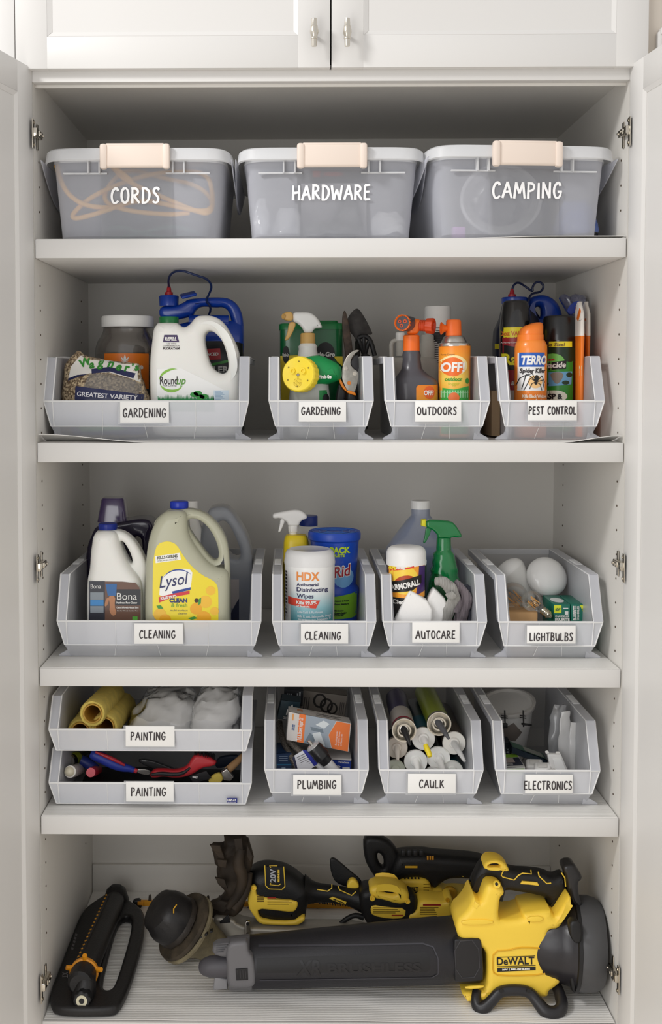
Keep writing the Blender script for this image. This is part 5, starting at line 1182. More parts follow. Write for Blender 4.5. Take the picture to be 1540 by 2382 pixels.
for x0, x1, yt, Y0, lab, k in ((1288, 1326.5, 1406, .135, 'teal bulb box with oval bulb picture on its top, left of the pair', 0), (1328, 1367, 1406, .137, 'teal bulb box against the right wall of its bin, right of the pair', 1)):
    a, b = P(x0, yt, Y0), P(x1, yt, Y0)
    s = thing('bulb_box', lab, 'box', ((a[0] + b[0]) / 2, Y0 + .04, zc), 'teal bulb boxes')
    bx = put('carton', box(a[0], b[0], Y0, Y0 + .105, zc, a[2], .0012), TEAL, s)
    Yd = Y0 - .0004
    if k == 0:
        D('yellow_print', rect(x0 + 1, yt + 2, x0 + 18, yt + 20, Yd), mat('#e4ec3a', .4), bx)
        D('lettering', text('60W', x0 + 4, yt + 15, 7, Yd - .0004, width=12, bold=.3), mat('#2f6a4c', .4), bx)
        D('lettering', join(text('BULBRITE', x0 + 3, 1444, 6, Yd - .0004, width=34, bold=.5), text('CHANDELIER', x0 + 3, 1436, 4.5, Yd - .0004, width=33, bold=.2), rect(x0 + 22, yt + 8, x0 + 34, yt + 10, Yd), rect(x0 + 26, yt + 16, x0 + 34, yt + 24, Yd)), WHITE, bx)
        D('lettering', text('BULBRITE', x0 + 2, 1524, 7, Yd - .0004, width=33, bold=.3), WHITE, bx)
        m_ = ell(0, 0, 1, 1, 0, 24)
        t_ = bpy.data.meshes.new('t'); bm = bmesh.new(); bmesh.ops.create_circle(bm, cap_ends=True, segments=24, radius=.014); bm.to_mesh(t_); bm.free()
        t_.transform(Matrix.Translation(((a[0] + b[0]) / 2, Y0 + .045, a[2] + .0005)) @ Matrix.Diagonal((1, 1.9, 1, 1)))
        put('bulb_print', t_, mat('#dfe3e0', .4), bx, smooth=False)
    else:
        D('yellow_print', poly([(x1 - 18, yt + 2), (x1 - 1, yt + 2), (x1 - 1, yt + 18), (x1 - 10, yt + 18)], Yd), mat('#e4ec3a', .4), bx)
        D('lettering', join(text('BULBRITE', x0 + 12, 1443, 7, Yd - .0004, width=34, bold=.5, ang=90), text('CHANDELIER', x0 + 19, 1443, 5, Yd - .0004, width=34, bold=.2, ang=90)), WHITE, bx)
        D('lettering', text('BULBRITE', x0 + 4, 1524, 8, Yd - .0004, width=32, bold=.3), WHITE, bx)
        D('lettering', text('60W', x1 - 12, yt + 14, 6, Yd - .0004, width=10, bold=.3), mat('#2f6a4c', .4), bx)

# ================================================================ FOURTH SHELF
zd = Z4 + .0026; zu = Z4 + .1145 + .0026
# --- upper painting bin: fuzzy roller covers and plastic sheeting
def roller(lab, a, b, r, core=True):
    a, b = Vector(a), Vector(b); L = (b - a).length; ax = (b - a).normalized()
    s = thing('roller_cover', lab, 'paint roller cover', (a[0], a[1], zu), 'yellow roller covers in the upper painting bin')
    me = lathe([(.004, r * .70), (0, r * .80), (-.001, r * .92), (.006, r), (L * .25, r), (L * .5, r), (L * .75, r), (L - .004, r), (L, r * .9), (L, r * .7)] + ([(L * .5, r * .68), (.004, r * .70)] if core else []), a, ax, 48, closed_ends=not core)
    me = me
    for v in me.vertices:
        v.co += noise.noise_vector(v.co * 160) * .0012
    put('nap', me, mat('#f7dc72', .95, bump=1.0, bscale=900, vary=.15, vscale=60), s)
    put('core_tube', lathe([(.003, r * .71), (.0, r * .71), (.0, r * .62), (L, r * .62)], a, ax, 36, closed_ends=False), mat('#c79a3c', .6), s)
    return s
roller('yellow roller cover with its open end facing out', P(215, 1660, .085), Vector(P(262, 1612, .30)), .0285)
roller('yellow roller cover lying under and right of the open-ended one', P(243, 1692, .10), Vector(P(287, 1640, .33)), .0300)
roller('yellow roller cover low at the left of the bin', P(186, 1702, .105), Vector(P(222, 1652, .31)), .0280)
def sheet(lab, rows, Y, seed, cat='plastic sheeting'):
    me = lofpx(rows, Y, 56, k=5)
    for v in me.vertices:
        v.co += (noise.noise_vector(v.co * 22 + Vector((seed, 0, 0))) * .007 + noise.noise_vector(v.co * 55) * .0045 + noise.noise_vector(v.co * 130) * .0016)
        v.co.z = max(v.co.z, zu)
    return put('plastic_sheeting', me, frost('#ffffff', .88, .12, .6, .1), label=lab, cat=cat, group='folded plastic sheeting')
sheet('crumpled clear plastic sheeting in the middle of the upper painting bin', [(1735, 305, 480, .17, 3, 0), (1690, 298, 478, .20, 2.5, 0), (1650, 312, 470, .19, 2.3, 0), (1622, 335, 450, .15, 2.1, .02), (1610, 360, 430, .05, 2, .03)], .22, 1)
sheet('crumpled clear plastic sheeting at the right end of the upper painting bin', [(1735, 440, 556, .16, 3, 0), (1695, 432, 562, .18, 2.6, 0), (1650, 440, 562, .18, 2.6, 0), (1618, 462, 558, .13, 2.4, .02), (1606, 485, 548, .06, 2.2, .03)], .205, 2)
# --- lower painting bin
def H(lab, name, cat, c, grp=None): return thing(name, lab, cat, c, grp)
s = H('putty knife with blue handle and red stripe lying across the lower painting bin', 'putty_knife', 'putty knife', tuple(P(262, 1775, .14)))
put('handle', tpx([(211, 1752, .14, .7), (218, 1755, .14, 1.0), (240, 1764, .14, 1.08), (262, 1776, .14, 1.0), (285, 1785, .14, .85), (302, 1788, .14, .62), (312, 1792, .14, .5)], .0118, it=2, res=8), mat('#23379a', .45, bump=.2, bscale=200), s)
put('stripe', tpx([(222, 1749, .13, .6), (245, 1758, .13, 1), (268, 1768, .13, 1), (290, 1780, .132, .6)], .0042), mat('#b02432', .4), s)
put('collar', tpx([(311, 1791, .14), (319, 1794, .14)], .0052, it=0), mat('#c43040', .4), s)
put('blade', plate([(316, 1788), (345, 1790), (352, 1797), (344, 1804), (318, 1797)], .14, .0012, .0006, it=1), STEEL, s)
s = H('wire scraping brush with red and black curved handle and dark bristles', 'wire_brush', 'wire brush', tuple(P(430, 1790, .14)))
put('handle', plate([(349, 1806), (352, 1794), (362, 1788), (385, 1788), (405, 1790), (425, 1787), (438, 1778), (446, 1762), (456, 1752), (478, 1756), (498, 1764), (505, 1772), (498, 1780), (470, 1784), (452, 1798), (430, 1806), (405, 1808), (380, 1804), (362, 1808)], .14, .011, .008, it=2, res=4), mat('#c22c34', .45), s)
put('grip_inlay', tpx([(352, 1802, .128, .6), (375, 1799, .128, 1), (400, 1802, .128, 1), (425, 1800, .128, .9), (442, 1786, .128, .5)], .0045), mat('#231f22', .5), s)
bm_ = []
rnd = random.Random(2)
for q in range(130):
    x = rnd.uniform(452, 500); y0 = 1754 + (x - 452) * .24; Yq = .13 + rnd.uniform(0, .03)
    a = P(x, y0 + 2, Yq); b = P(x + rnd.uniform(-1.5, 3), y0 - rnd.uniform(9, 13), Yq)
    bm_.append(tube([tuple(a), tuple(b)], .0006, it=0, res=0, caps=False))
put('bristles', join(*bm_), BLK, s, kind='stuff')
s = H('white rounded handle end at the far left of the lower painting bin', 'paint_tool', 'paint tool', tuple(P(170, 1795, .11)))
put('grip', tpx([(163, 1795, .085, .95), (172, 1793, .12, 1), (186, 1788, .18, .9), (200, 1782, .24, .7)], .0135, res=8), mat('#d9d4cc', .4), s)
put('end_cap', lathe([(0, .0118), (.005, .0105), (.009, .006), (.0095, .0005)], P(162, 1795, .088), (-.25, -.95, -.05), 28), mat('#d8cfb6', .3), s)
s = H('screwdriver-like tool with a red rounded butt facing out', 'red_handle_tool', 'hand tool', tuple(P(212, 1797, .11)))
put('grip', tpx([(211, 1797, .09, .9), (216, 1795, .12, 1), (228, 1790, .20, .9)], .0110, res=8), mat('#c01f36', .35), s)
s = H('dark can with lime band lying at the left rear of the lower painting bin', 'dark_can', 'can', tuple(P(175, 1765, .24)))
put('barrel', tpx([(160, 1772, .17, 1), (205, 1756, .24, 1)], .016, it=0, res=8), mat('#17181b', .25, coat=.3), s)
put('lime_band', tpx([(168, 1768.5, .182, 1), (178, 1765, .198, 1)], .0164, it=0, res=8), mat('#a9b53a', .4), s)
put('silver_print', tpx([(158, 1772, .168), (163, 1771, .175)], .0163, it=0, res=8), mat('#d8d4ca', .2, metal=.8), s)
s = H('blue rounded tool handle beneath the putty knife handle', 'blue_handle_tool', 'hand tool', tuple(P(200, 1775, .19)))
put('grip', tpx([(188, 1768, .17, .9), (205, 1776, .17, 1), (225, 1790, .17, .8)], .0125, res=7), mat('#1f3080', .45), s)
s = H('paint brush with wooden handle, steel ferrule and yellow bristles', 'paint_brush', 'paint brush', tuple(P(525, 1795, .13)))
put('handle', tpx([(528, 1793, .14, 1), (545, 1778, .15, 1.0), (560, 1763, .16, .8), (570, 1753, .17, .7)], .0085, res=6), mat('#b98f62', .5, vary=.2), s)
put('ferrule', plate([(514, 1794), (528, 1785), (544, 1806), (536, 1815), (520, 1813)], .135, .007, .003, it=0), STEEL, s)
put('bristles', plate([(484, 1812), (498, 1800), (514, 1796), (521, 1812), (505, 1825), (488, 1822)], .135, .006, .003, it=1), mat('#e0c65a', .8, bump=.6, bscale=300), s)
put('packaged_brush', plate([(316, 1766), (345, 1764), (395, 1782), (412, 1792), (400, 1800), (345, 1784)], .22, .006, .003, it=1), mat('#3a3a3c', .25, coat=.5), label='flat tool in dark clear packaging behind the wire brush', cat='packaged tool')
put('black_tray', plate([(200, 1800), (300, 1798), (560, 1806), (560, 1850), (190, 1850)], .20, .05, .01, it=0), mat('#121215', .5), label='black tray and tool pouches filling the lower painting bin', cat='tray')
s = put('product_card', plate([(440, 1806), (480, 1793), (492, 1810), (450, 1822)], .125, .0015, .0006, it=0), mat('#1b1b1e', .35), label='small black product card with white lettering beside the paint brush', cat='card')
put('lettering', text('eil', 447, 1809, 6, .1225, width=12, bold=.3, ang=-12), WHITE, s, smooth=False)
put('dark_scraper', plate([(505, 1762), (530, 1756), (558, 1756), (550, 1770), (520, 1785), (500, 1785)], .24, .006, .003, it=1), mat('#16243a', .5), label='dark blue scraper head behind the paint brush', cat='scraper')

# --- plumbing bin
def obox(name, lab, cat, tl, tr, bl, Y, depth, m, grp=None, lean=0, base=None):
    """box whose front face is traced (px corners), extruded back"""
    A, B, Cc = P(*tl, Y), P(*tr, Y), P(*bl, Y + lean)
    ux = (B - A); uz = (Cc - A); n_ = ux.cross(uz).normalized()
    if n_[1] < 0: n_ = -n_
    dv = n_ * depth
    bm = bmesh.new(); vs = [bm.verts.new(v) for v in (A, B, B + uz, A + uz, A + dv, B + dv, B + uz + dv, A + uz + dv)]
    for f in ((0, 1, 2, 3), (4, 5, 6, 7), (0, 1, 5, 4), (3, 2, 6, 7), (0, 3, 7, 4), (1, 2, 6, 5)): bm.faces.new([vs[i] for i in f])
    bmesh.ops.bevel(bm, geom=bm.edges[:], offset=.0008, segments=1, affect='EDGES')
    r_ = thing(name, lab, cat, tuple((A + B) / 2 + uz), grp)
    return r_, put('carton', mesh(bm), m, r_), (A, ux, uz, n_)
def onbox(fr, me_uv, off=.0004):
    """map a mesh drawn in unit (u right, v down) onto the box front"""
    A, ux, uz, n_ = fr
    for v in me_uv.vertices: v.co = A + ux * v.co[0] + uz * v.co[1] - n_ * off
    return me_uv
def ontop(fr, me_uv, depth, off=.0004):
    A, ux, uz, n_ = fr; up_ = -uz.normalized()
    for v in me_uv.vertices: v.co = A + ux * v.co[0] + n_ * depth * (1 - v.co[1]) + up_ * off
    return me_uv
def uvp(*pts): return _curve([(list(pts), True)], '2D', fill_mode='FRONT')
def uvr(a, b, c, d): return uvp((a, b), (c, b), (c, d), (a, d))
def uvt(sx, u, v, h, w_, fr, vert=False, bold=0, shear=0):
    cu = bpy.data.curves.new('t', 'FONT'); cu.body = sx; cu.size = 1; cu.offset = bold; cu.resolution_u = 2; cu.shear = shear
    ob = bpy.data.objects.new('t', cu); me = bpy.data.meshes.new_from_object(ob); bpy.data.objects.remove(ob); bpy.data.curves.remove(cu)
    xs = [q.co[0] for q in me.vertices]; W_ = (max(xs) - min(xs)) or 1; x0 = min(xs)
    for q in me.vertices:
        x, y = (q.co[0] - x0) / W_ * w_, q.co[1] / .72 * h
        q.co = Vector((u + x, v - y, 0)) if not vert else Vector((u - y, v - x, 0))
    return me
ORB = mat('#f07a30', .45)
cardw = mat('#d9d4d0', .5)
s, bx, fr = obox('repair_kit_box', 'white and orange shower repair kit box tilted on top of the plumbing bin', 'box', (672, 1655), (817, 1683), (666, 1721), .135, .062, cardw, lean=-.006)
put('orange_print', onbox(fr, uvr(.17, .005, .275, .995)), ORB, bx, smooth=False)
put('orange_panel', onbox(fr, uvp((.77, .02), (.985, .02), (.985, .99), (.73, .99), (.66, .55))), ORB, bx, smooth=False)
put('room_print', onbox(fr, uvp((.275, .005), (.76, .005), (.655, .55), (.72, .995), (.275, .995))), mat('#9fabb8', .5), bx, smooth=False)
put('tub_print', onbox(fr, join(uvp((.44, .28), (.56, .08), (.66, .16), (.58, .36)), uvp((.40, .60), (.52, .50), (.62, .95), (.48, .96))), .0007), mat('#dfe6ea', .5), bx, smooth=False)
put('shade_print', onbox(fr, join(uvp((.36, .38), (.56, .40), (.58, .52), (.38, .50)), uvp((.28, .99), (.36, .60), (.44, .70), (.45, .99))), .0006), mat('#74838f', .5), bx, smooth=False)
put('lettering', onbox(fr, join(uvt('Tub & Shower Repair Kit', .235, .93, .075, .80, fr, True, .02), uvt('Everything needed', .80, .85, .03, .5, fr, True), uvt('to update shower', .84, .85, .03, .5, fr, True), uvt('and faucet trim', .88, .85, .03, .42, fr, True)), .0009), WHITE, bx, smooth=False)
put('logo_print', onbox(fr, join(uvr(.07, .42, .09, .52), uvr(.095, .42, .115, .52), uvr(.07, .54, .09, .62), uvr(.095, .54, .115, .62)), .0006), mat('#5a6f96', .5), bx, smooth=False)
put('logo_print', onbox(fr, join(uvr(.06, .05, .085, .28)), .0006), mat('#e8a05a', .5), bx, smooth=False)
rnd = random.Random(8); bars = []
u = .46
while u < .80: w_ = rnd.uniform(.003, .010); bars.append(uvr(u, .38, u + w_, .56)); u += w_ + rnd.uniform(.003, .007)
put('barcode_print', ontop(fr, join(*bars, uvr(.44, .68, .86, .71), uvr(.44, .75, .84, .77), uvr(.35, .2, .5, .23), uvr(.8, .3, .86, .36), uvr(.55, .14, .7, .17)), .062), INK, bx, smooth=False)
put('logo_print', ontop(fr, join(uvr(.14, .25, .18, .40), uvr(.19, .25, .23, .40), uvr(.14, .44, .18, .58), uvr(.19, .44, .23, .58)), .062), mat('#e0945a', .5), bx, smooth=False)
s, bx, fr = obox('connector_box', 'dark teal box with white PF lettering at the left of the plumbing bin', 'box', (655, 1628), (700, 1634), (644, 1672), .22, .05, mat('#16303c', .4))
put('lettering', onbox(fr, join(uvt('PF', .40, .72, .28, .36, fr, bold=.03), uvt('Faucet supply line', .3, .88, .08, .6, fr), uvr(.3, .93, .8, .95), uvt('A', .5, .38, .22, .2, fr, bold=.02)), .0006), WHITE, bx, smooth=False)
s, bx, fr = obox('wax_ring_box', 'grey-tan box printed with dark rings at the back of the plumbing bin', 'box', (705, 1606), (808, 1618), (698, 1662), .34, .05, mat('#8f877e', .55))
def uvring(u, v, ru, rv, w_): n = 22; o_ = [(u + ru * cos(2*pi*i/n), v + rv * sin(2*pi*i/n)) for i in range(n)]; i_ = [(u + (ru - w_) * cos(2*pi*i/n), v + (rv - w_*1.6) * sin(2*pi*i/n)) for i in range(n)]; return _curve([(o_, True), (i_, True)], '2D', fill_mode='FRONT')
put('ring_print', onbox(fr, join(uvring(.40, .34, .15, .30, .05), uvring(.56, .50, .15, .30, .05), uvring(.70, .60, .12, .25, .04)), .0006), mat('#26221f', .5), bx, smooth=False)
put('text_print', onbox(fr, join(*[uvr(.05 + .05 * q, .25, .07 + .05 * q, .75) for q in range(3)], *[uvr(.86 + .04 * q, .3, .875 + .04 * q, .8) for q in range(3)]), .0006), INK, bx, smooth=False)
s, bx, fr = obox('black_carton', 'black carton with grey text behind the PF box', 'box', (662, 1603), (706, 1606), (660, 1640), .30, .05, mat('#1a1d22', .45))
put('text_print', onbox(fr, join(*[uvr(.15 + .1 * q, .25, .20 + .1 * q, .8) for q in range(3)], uvr(.66, .2, .72, .8), uvr(.78, .1, .86, .9)), .0006), mat('#9ea3a8', .5), bx, smooth=False)
s, bx, fr = obox('kit_box', 'white and blue Kit box at the lower right of the plumbing bin', 'box', (765, 1767), (816, 1770), (765, 1830), .14, .10, mat('#2142a8', .4))
put('lettering', onbox(fr, join(uvt('Kit', .26, .32, .15, .28, fr, bold=.03), uvt('Waxless', .42, .10, .08, .5, fr, bold=.02)), .0006), WHITE, bx, smooth=False)
put('white_print', onbox(fr, uvr(.62, .24, .95, .34), .0006), WHITE, bx, smooth=False)
put('lid', bbox_c((fr[0] + fr[1] * .5 + Vector((0, .05, .002))), (fr[1].length * 1.06, .10, .004), (0, 3, 0), .001), cardw, s)
s, bx, fr = obox('blue_box', 'dark blue box at the lower left of the plumbing bin', 'box', (642, 1752), (678, 1752), (643, 1830), .14, .07, mat('#1d3c66', .4))
put('text_print', onbox(fr, join(*[uvr(.2, .08 + q * .06, .75, .10 + q * .06) for q in range(3)], uvr(.35, .42, .6, .47)), .0006), mat('#9fb4cc', .5), bx, smooth=False)
put('light_print', onbox(fr, uvr(.02, .32, .98, .36), .0005), mat('#2f7fae', .5), bx, smooth=False)
def braid(c=True):
    m = mat('#8d8376', .35, metal=.7, bump=.011).copy(); nt = m.node_tree; b = nt.nodes['Principled BSDF']
    tc = nt.nodes.new('ShaderNodeTexCoord'); v = nt.nodes.new('ShaderNodeTexVoronoi'); v.inputs['Scale'].default_value = 420; nt.links.new(tc.outputs['Object'], v.inputs['Vector'])
    cr = nt.nodes.new('ShaderNodeValToRGB'); nt.links.new(v.outputs['Distance'], cr.inputs[0]); cr.color_ramp.elements[0].color = (.55, .49, .42, 1); cr.color_ramp.elements[1].color = (.08, .07, .06, 1)
    nt.links.new(cr.outputs[0], b.inputs['Base Color']); return m
BR = braid()
s = H('braided steel supply hose curving down under the repair kit box, wearing the folded tag', 'supply_hose', 'hose', tuple(P(665, 1720, .18)), 'braided supply hoses')
put('hose', tpx([(650, 1680, .24), (652, 1700, .22), (662, 1730, .18), (678, 1762, .14), (700, 1795, .12), (712, 1840, .12)], .0075, it=3, res=8), BR, s)
s2 = H('shorter braided steel hose between the tag and the black nut', 'supply_hose', 'hose', tuple(P(695, 1735, .16)), 'braided supply hoses')
put('hose', tpx([(672, 1722, .17), (690, 1740, .15), (712, 1760, .13), (738, 1780, .115), (765, 1805, .11)], .0078, it=2, res=8), BR, s2)
tg = put('tag', slab([P(685, 1757, .112), P(705, 1745, .108), P(736, 1780, .105), P(711, 1796, .105), P(694, 1794, .108)], -.0012), mat('#e6e6ec', .45), s)
put('blue_tag_print', slab([P(704, 1745, .1075), P(712, 1744, .1065), P(739, 1776, .1035), P(731, 1782, .1045)], -.0014), mat('#26309a', .45), tg)
put('fine_print', join(*[slab([P(690 + q * 2.6, 1762 + q * 4.2, .107), P(711 + q * 2.4, 1752 + q * 4.4, .1045), P(711 + q * 2.4, 1753 + q * 4.4, .1045), P(690 + q * 2.6, 1763 + q * 4.2, .107)], -.0004) for q in range(6)]), INK, tg, kind='stuff')
put('navy_tag_print', slab([P(680, 1762, .113), P(686, 1757, .112), P(700, 1795, .108), P(690, 1795, .110)], -.0012), mat('#232646', .45), tg)
s = H('black plastic nut on a white corrugated tube with a steel tip', 'tube_connector', 'pipe fitting', tuple(P(745, 1745, .10)))
ax = (P(775, 1790, .10) - P(722, 1728, .10)).normalized(); o_ = P(722, 1728, .10)
put('steel_tip', lathe([(-.006, .0035), (.004, .0045), (.006, .0042)], o_, ax, 14), STEEL, s)
put('washer', lathe([(.005, .0120), (.008, .0165), (.010, .0160)], o_, ax, 32), mat('#d9dadc', .3, metal=.5), s)
put('nut', lathe([(.010, .0150), (.016, .0172), (.026, .0165), (.028, .0180), (.040, .0180), (.042, .0150), (.050, .0135), (.056, .0125)], o_, ax, 8 * 4, flute=(8, .0012, .027, .041)), mat('#1a1a1c', .35), s)
put('tube', lathe([(.055, .0110), (.058, .0118)] + [(.060 + k * .004, .0118 - .0006 * (k % 2)) for k in range(14)], o_, ax, 24), mat('#dcdcdc', .45), s)
s = H('white ribbed pipe crossing under the tag towards the label', 'ribbed_pipe', 'pipe', tuple(P(750, 1785, .105)))
put('pipe', tpx([(725, 1765, .12), (748, 1785, .105), (770, 1815, .10)], .0072, it=1, res=7), mat('#d6d6d8', .4), s)

# --- caulk bin: tubes lying with their nozzles forward
def caulk(lab, cx, cy, Y, colr, disc, noz, kind, r=.0242, L=.22, dx=0.02, dz=.0, band=None, nl=.045, ndir=(.0, -.8, -.25), nm='caulk_tube', cat='caulk tube'):
    c = P(cx, cy, Y); ax = Vector((dx, 1, dz)).normalized()
    s = thing(nm, lab, cat, tuple(c), 'sealant tubes lying in the caulk bin')
    b = put('barrel', lathe([(.003, r * .94), (.006, r * .97), (.012, r * .97), (L, r * .97), (L, r * .5)], c, ax, 36), mat(colr, .3, coat=.3), s)
    if band: put('label_band', lathe([(.010, r * .985), (.075 if len(band) < 2 else band[1], r * .985)], c, ax, 36, closed_ends=False), mat(band[0], .4), s)
    if kind == 'metal':
        put('rim', lathe([(.008, r * 1.0), (.0, r * 1.04), (-.003, r * 1.03), (-.003, r * .94), (.002, r * .90), (-.002, r * .62), (-.004, r * .58), (-.004, r * .46), (.0, r * .44), (-.002, r * .3), (-.002, r * .05)], c, ax, 44), mat('#d5d1c8', .2, metal=1), s)
    else:
        put('end_disc', lathe([(.006, r * .98), (.0, r * 1.02), (-.002, r * 1.0), (.0005, r * .94), (.001, r * .5), (-.003, r * .42), (-.004, r * .05)], c, ax, 44), mat(disc, .35, sss=.05), s)
    nd = Vector(ndir).normalized()
    if noz: put('nozzle', lathe([(-.006, r * .34), (.004, r * .30), (nl * .6, r * .22), (nl, r * .12), (nl + .001, r * .05)], c, nd, 22), mat(noz, .35) if noz != 'clear' else frost('#f4f4f2', .75, .3, .2, .3), s)
    return s
caulk('sealant tube with cream end disc at the left of the caulk bin', 923, 1739, .13, '#d8d2c6', '#ece2d6', '#efe6da', 'p', r=.0232, nl=.03, ndir=(.0, -.7, -.7), band=('#1f2a2c', .06))
caulk('sealant tube with plain white end disc lowest of the middle pair, left', 967, 1771, .115, '#181a1c', '#f6f5f2', '#f6f5f2', 'p', r=.0250, nl=.03, ndir=(.1, -.8, -.5))
caulk('sealant tube with white end disc and pointed tip beside the plain white one', 1020, 1763, .12, '#20262a', '#f6f5f2', '#f3f2ef', 'p', r=.0250, nl=.045, ndir=(.25, -.75, -.62))
c_ = caulk('teal-labelled sealant tube with white disc and yellow-capped nozzle', 985, 1718, .125, '#16313c', '#f0eeea', '#f0eeea', 'p', r=.0248, nl=.03, ndir=(.22, -.75, -.35), band=('#1f5a70', .09))
put('nozzle_cap', tpx([(990, 1733, .085, .85), (993, 1742, .078, 1), (998, 1752, .07, .95), (1000, 1760, .065, .8)], .0062, res=7), mat('#ead22c', .4), c_)
caulk('clear-nozzled sealant tube with brown label at the right of the caulk bin', 1056, 1728, .12, '#3d352e', '#efece6', 'clear', 'p', r=.0248, nl=.055, ndir=(.28, -.8, -.42), band=('#4a3d33', .08))
caulk('lowest left sealant tube with greenish end disc, just above the bin lip', 920, 1790, .12, '#1c1e20', '#d9dccb', None, 'p', r=.0215)
caulk('lowest right sealant tube with teal label, just above the bin lip', 1052, 1794, .115, '#1f4a52', '#e9e9e4', None, 'p', r=.0235)
caulk('sealant tube whose white disc barely shows between the two lower ones', 1008, 1806, .12, '#23282a', '#eceae6', None, 'p', r=.0220)
caulk('foam sealant can with purple body, grey text band and black nozzle', 940, 1698, .105, '#2c2454', '', '#1f1f21', 'metal', r=.0255, nl=.04, dx=.02, dz=.02, ndir=(.2, -.7, -.45), band=('#b9b3ae', .09), nm='sealant_can', cat='sealant can')
s = [x for x in col.objects if x.name.startswith('sealant_can')][-1]
ax = Vector((.02, 1, .02)).normalized(); c = P(940, 1698, .105)
put('red_band', lathe([(.008, .0252), (.018, .0253)], c, ax, 36, closed_ends=False), mat('#8e2032', .4), s)
put('rear_dome', lathe([(.215, .0250), (.232, .021), (.24, .012)], c, ax, 30), mat('#1c1b33', .3), s)
caulk('foam sealant can with olive green body and grey torn nozzle', 1021, 1683, .115, '#7c8a1f', '', '#56565a', 'metal', r=.0255, nl=.045, dx=-.01, dz=.02, ndir=(.32, -.7, -.42), nm='sealant_can', cat='sealant can')
caulk('narrow white tube against the right wall of the caulk bin', 1092, 1730, .16, '#e4e2dd', '#f0efec', None, 'p', r=.012, L=.15)
for q, (x, lab) in enumerate(((945, 'hidden-row sealant tube lying on the caulk bin floor, left'), (1030, 'hidden-row sealant tube lying on the caulk bin floor, right'))):
    caulk(lab, x, 1831, .13, '#8a8c88', '#dcdbd6', None, 'p', r=.0235)

# --- electronics bin
Y = .335
c = P(1190, 1700, Y)
s = H('white recessed can light with wide trim ring and black spring clips', 'recessed_light', 'light fixture', (c[0], c[1], zd))
ax = Vector((-.10, -.22, 1)).normalized(); top = P(1182, 1632, Y)
can = put('can', lathe([(-.145, .020), (-.14, .034), (-.10, .040), (-.05, .052), (-.012, .056), (-.004, .057)], top, ax, 44), mat('#fbfaf8', .35), s)
put('trim_ring', lathe([(-.012, .050), (-.010, .0625), (-.002, .0645), (.001, .0640), (.0015, .0580), (-.006, .0540), (-.03, .050), (-.032, .005)], top, ax, 56), mat('#d6d3cf', .4), s)
put('rating_print', lathe([(-.0315, .030), (-.0312, .001)], top, ax, 30), mat('#b9b6b4', .5), s)
for x, x2 in ((1174, 1174), (1217, 1217)):
    put('spring_clip', join(tpx([(x, 1652, .275), (x + 1, 1684, .268), (x2 + 1, 1690, .26)], .0016, it=0, res=3), tpx([(x - 8, 1664, .272), (x + 7, 1666, .272)], .0011, it=0, res=2), tpx([(x - 8, 1669, .272), (x + 7, 1671, .272)], .0011, it=0, res=2), bbox_c(P(x + (0 if x < 1200 else 8), 1688 if x < 1200 else 1685, .262), (.013 if x < 1200 else .024, .006, .011 if x < 1200 else .004), (0, 0 if x < 1200 else 6, 0), .001)), BLK, s)
decal('tape', poly([(1197, 1685), (1220, 1712), (1205, 1735), (1175, 1730), (1168, 1706)], Y - .06), mat('#8f8680', .6), s, can)
s, bx, fr = obox('dimmer_box', 'lime and white box with dark photo panel at the left of the electronics bin', 'box', (1171, 1744), (1221, 1784), (1171, 1850), .13, .0, mat('#ffffff')) if False else obox('dimmer_box', 'lime and white box with dark photo panel at the left of the electronics bin', 'box', (1172, 1786), (1222, 1784), (1172, 1868), .125, .085, mat('#dfe0dc', .4))
for q_ in ((.02, .04, .96, .22), (.02, .75, .96, .98)): put('lime_print', onbox(fr, uvr(*q_), .0005), mat('#9bd13c', .4), bx, smooth=False)
put('lime_print', ontop(fr, uvr(.02, .02, .96, .26), .085), mat('#8fc23a', .4), bx, smooth=False)
put('dark_print', ontop(fr, uvr(.04, .28, .96, .88), .085), mat('#1d2438', .4), bx, smooth=False)
put('photo_print', ontop(fr, uvr(.04, .30, .66, .66), .085, .0007), mat('#b5a7a0', .4), bx, smooth=False)
put('lettering', ontop(fr, uvt('LEVITON', .10, .82, .08, .4, fr, bold=.03), .085, .0008), WHITE, bx, smooth=False)
s, bx, fr = obox('outlet_box', 'long dark green box slanting behind the white plugs', 'box', (1192, 1738), (1274, 1768), (1190, 1752), .20, .045, mat('#1b2b3a', .4), lean=.0)
put('face_print', ontop(fr, uvr(.03, .05, .97, .95), .045), mat('#3f6a58', .4), bx, smooth=False)
put('pale_print', ontop(fr, uvr(.38, .15, .92, .85), .045, .0007), mat('#a8aaa2', .4), bx, smooth=False)
s, bx, fr = obox('dark_carton', 'small dark carton with upright lettering against the recessed light', 'box', (1168, 1728), (1190, 1730), (1168, 1775), .24, .05, mat('#15212c', .45))
put('lettering', onbox(fr, uvt('MARK', .75, .8, .3, .6, fr, True, .02), .0005), mat('#b9c4c8', .4), bx, smooth=False)
def plug(lab, cx, cy, Y):
    c = P(cx, cy, Y); s = H(lab, 'plug_adapter', 'plug', tuple(c), 'white plug adapters')
    put('body', bbox_c(c, (.036, .030, .013), (18, -3, -12), .005, 3), mat('#f3f2f0', .35), s)
    put('face', bbox_c(c + Vector((-.001, -.003, .0075)), (.020, .014, .002), (18, -3, -12), .001), mat('#dedcd8', .4), s)
    return s
plug('white plug adapter on the left, partly behind its twin', 1243, 1779, .155)
plug('white plug adapter in front, right of its twin', 1262, 1787, .130)
s = H('white fan-shaped switch plate with metal ears standing beside the plugs', 'switch_plate', 'switch', tuple(P(1296, 1790, .13)))
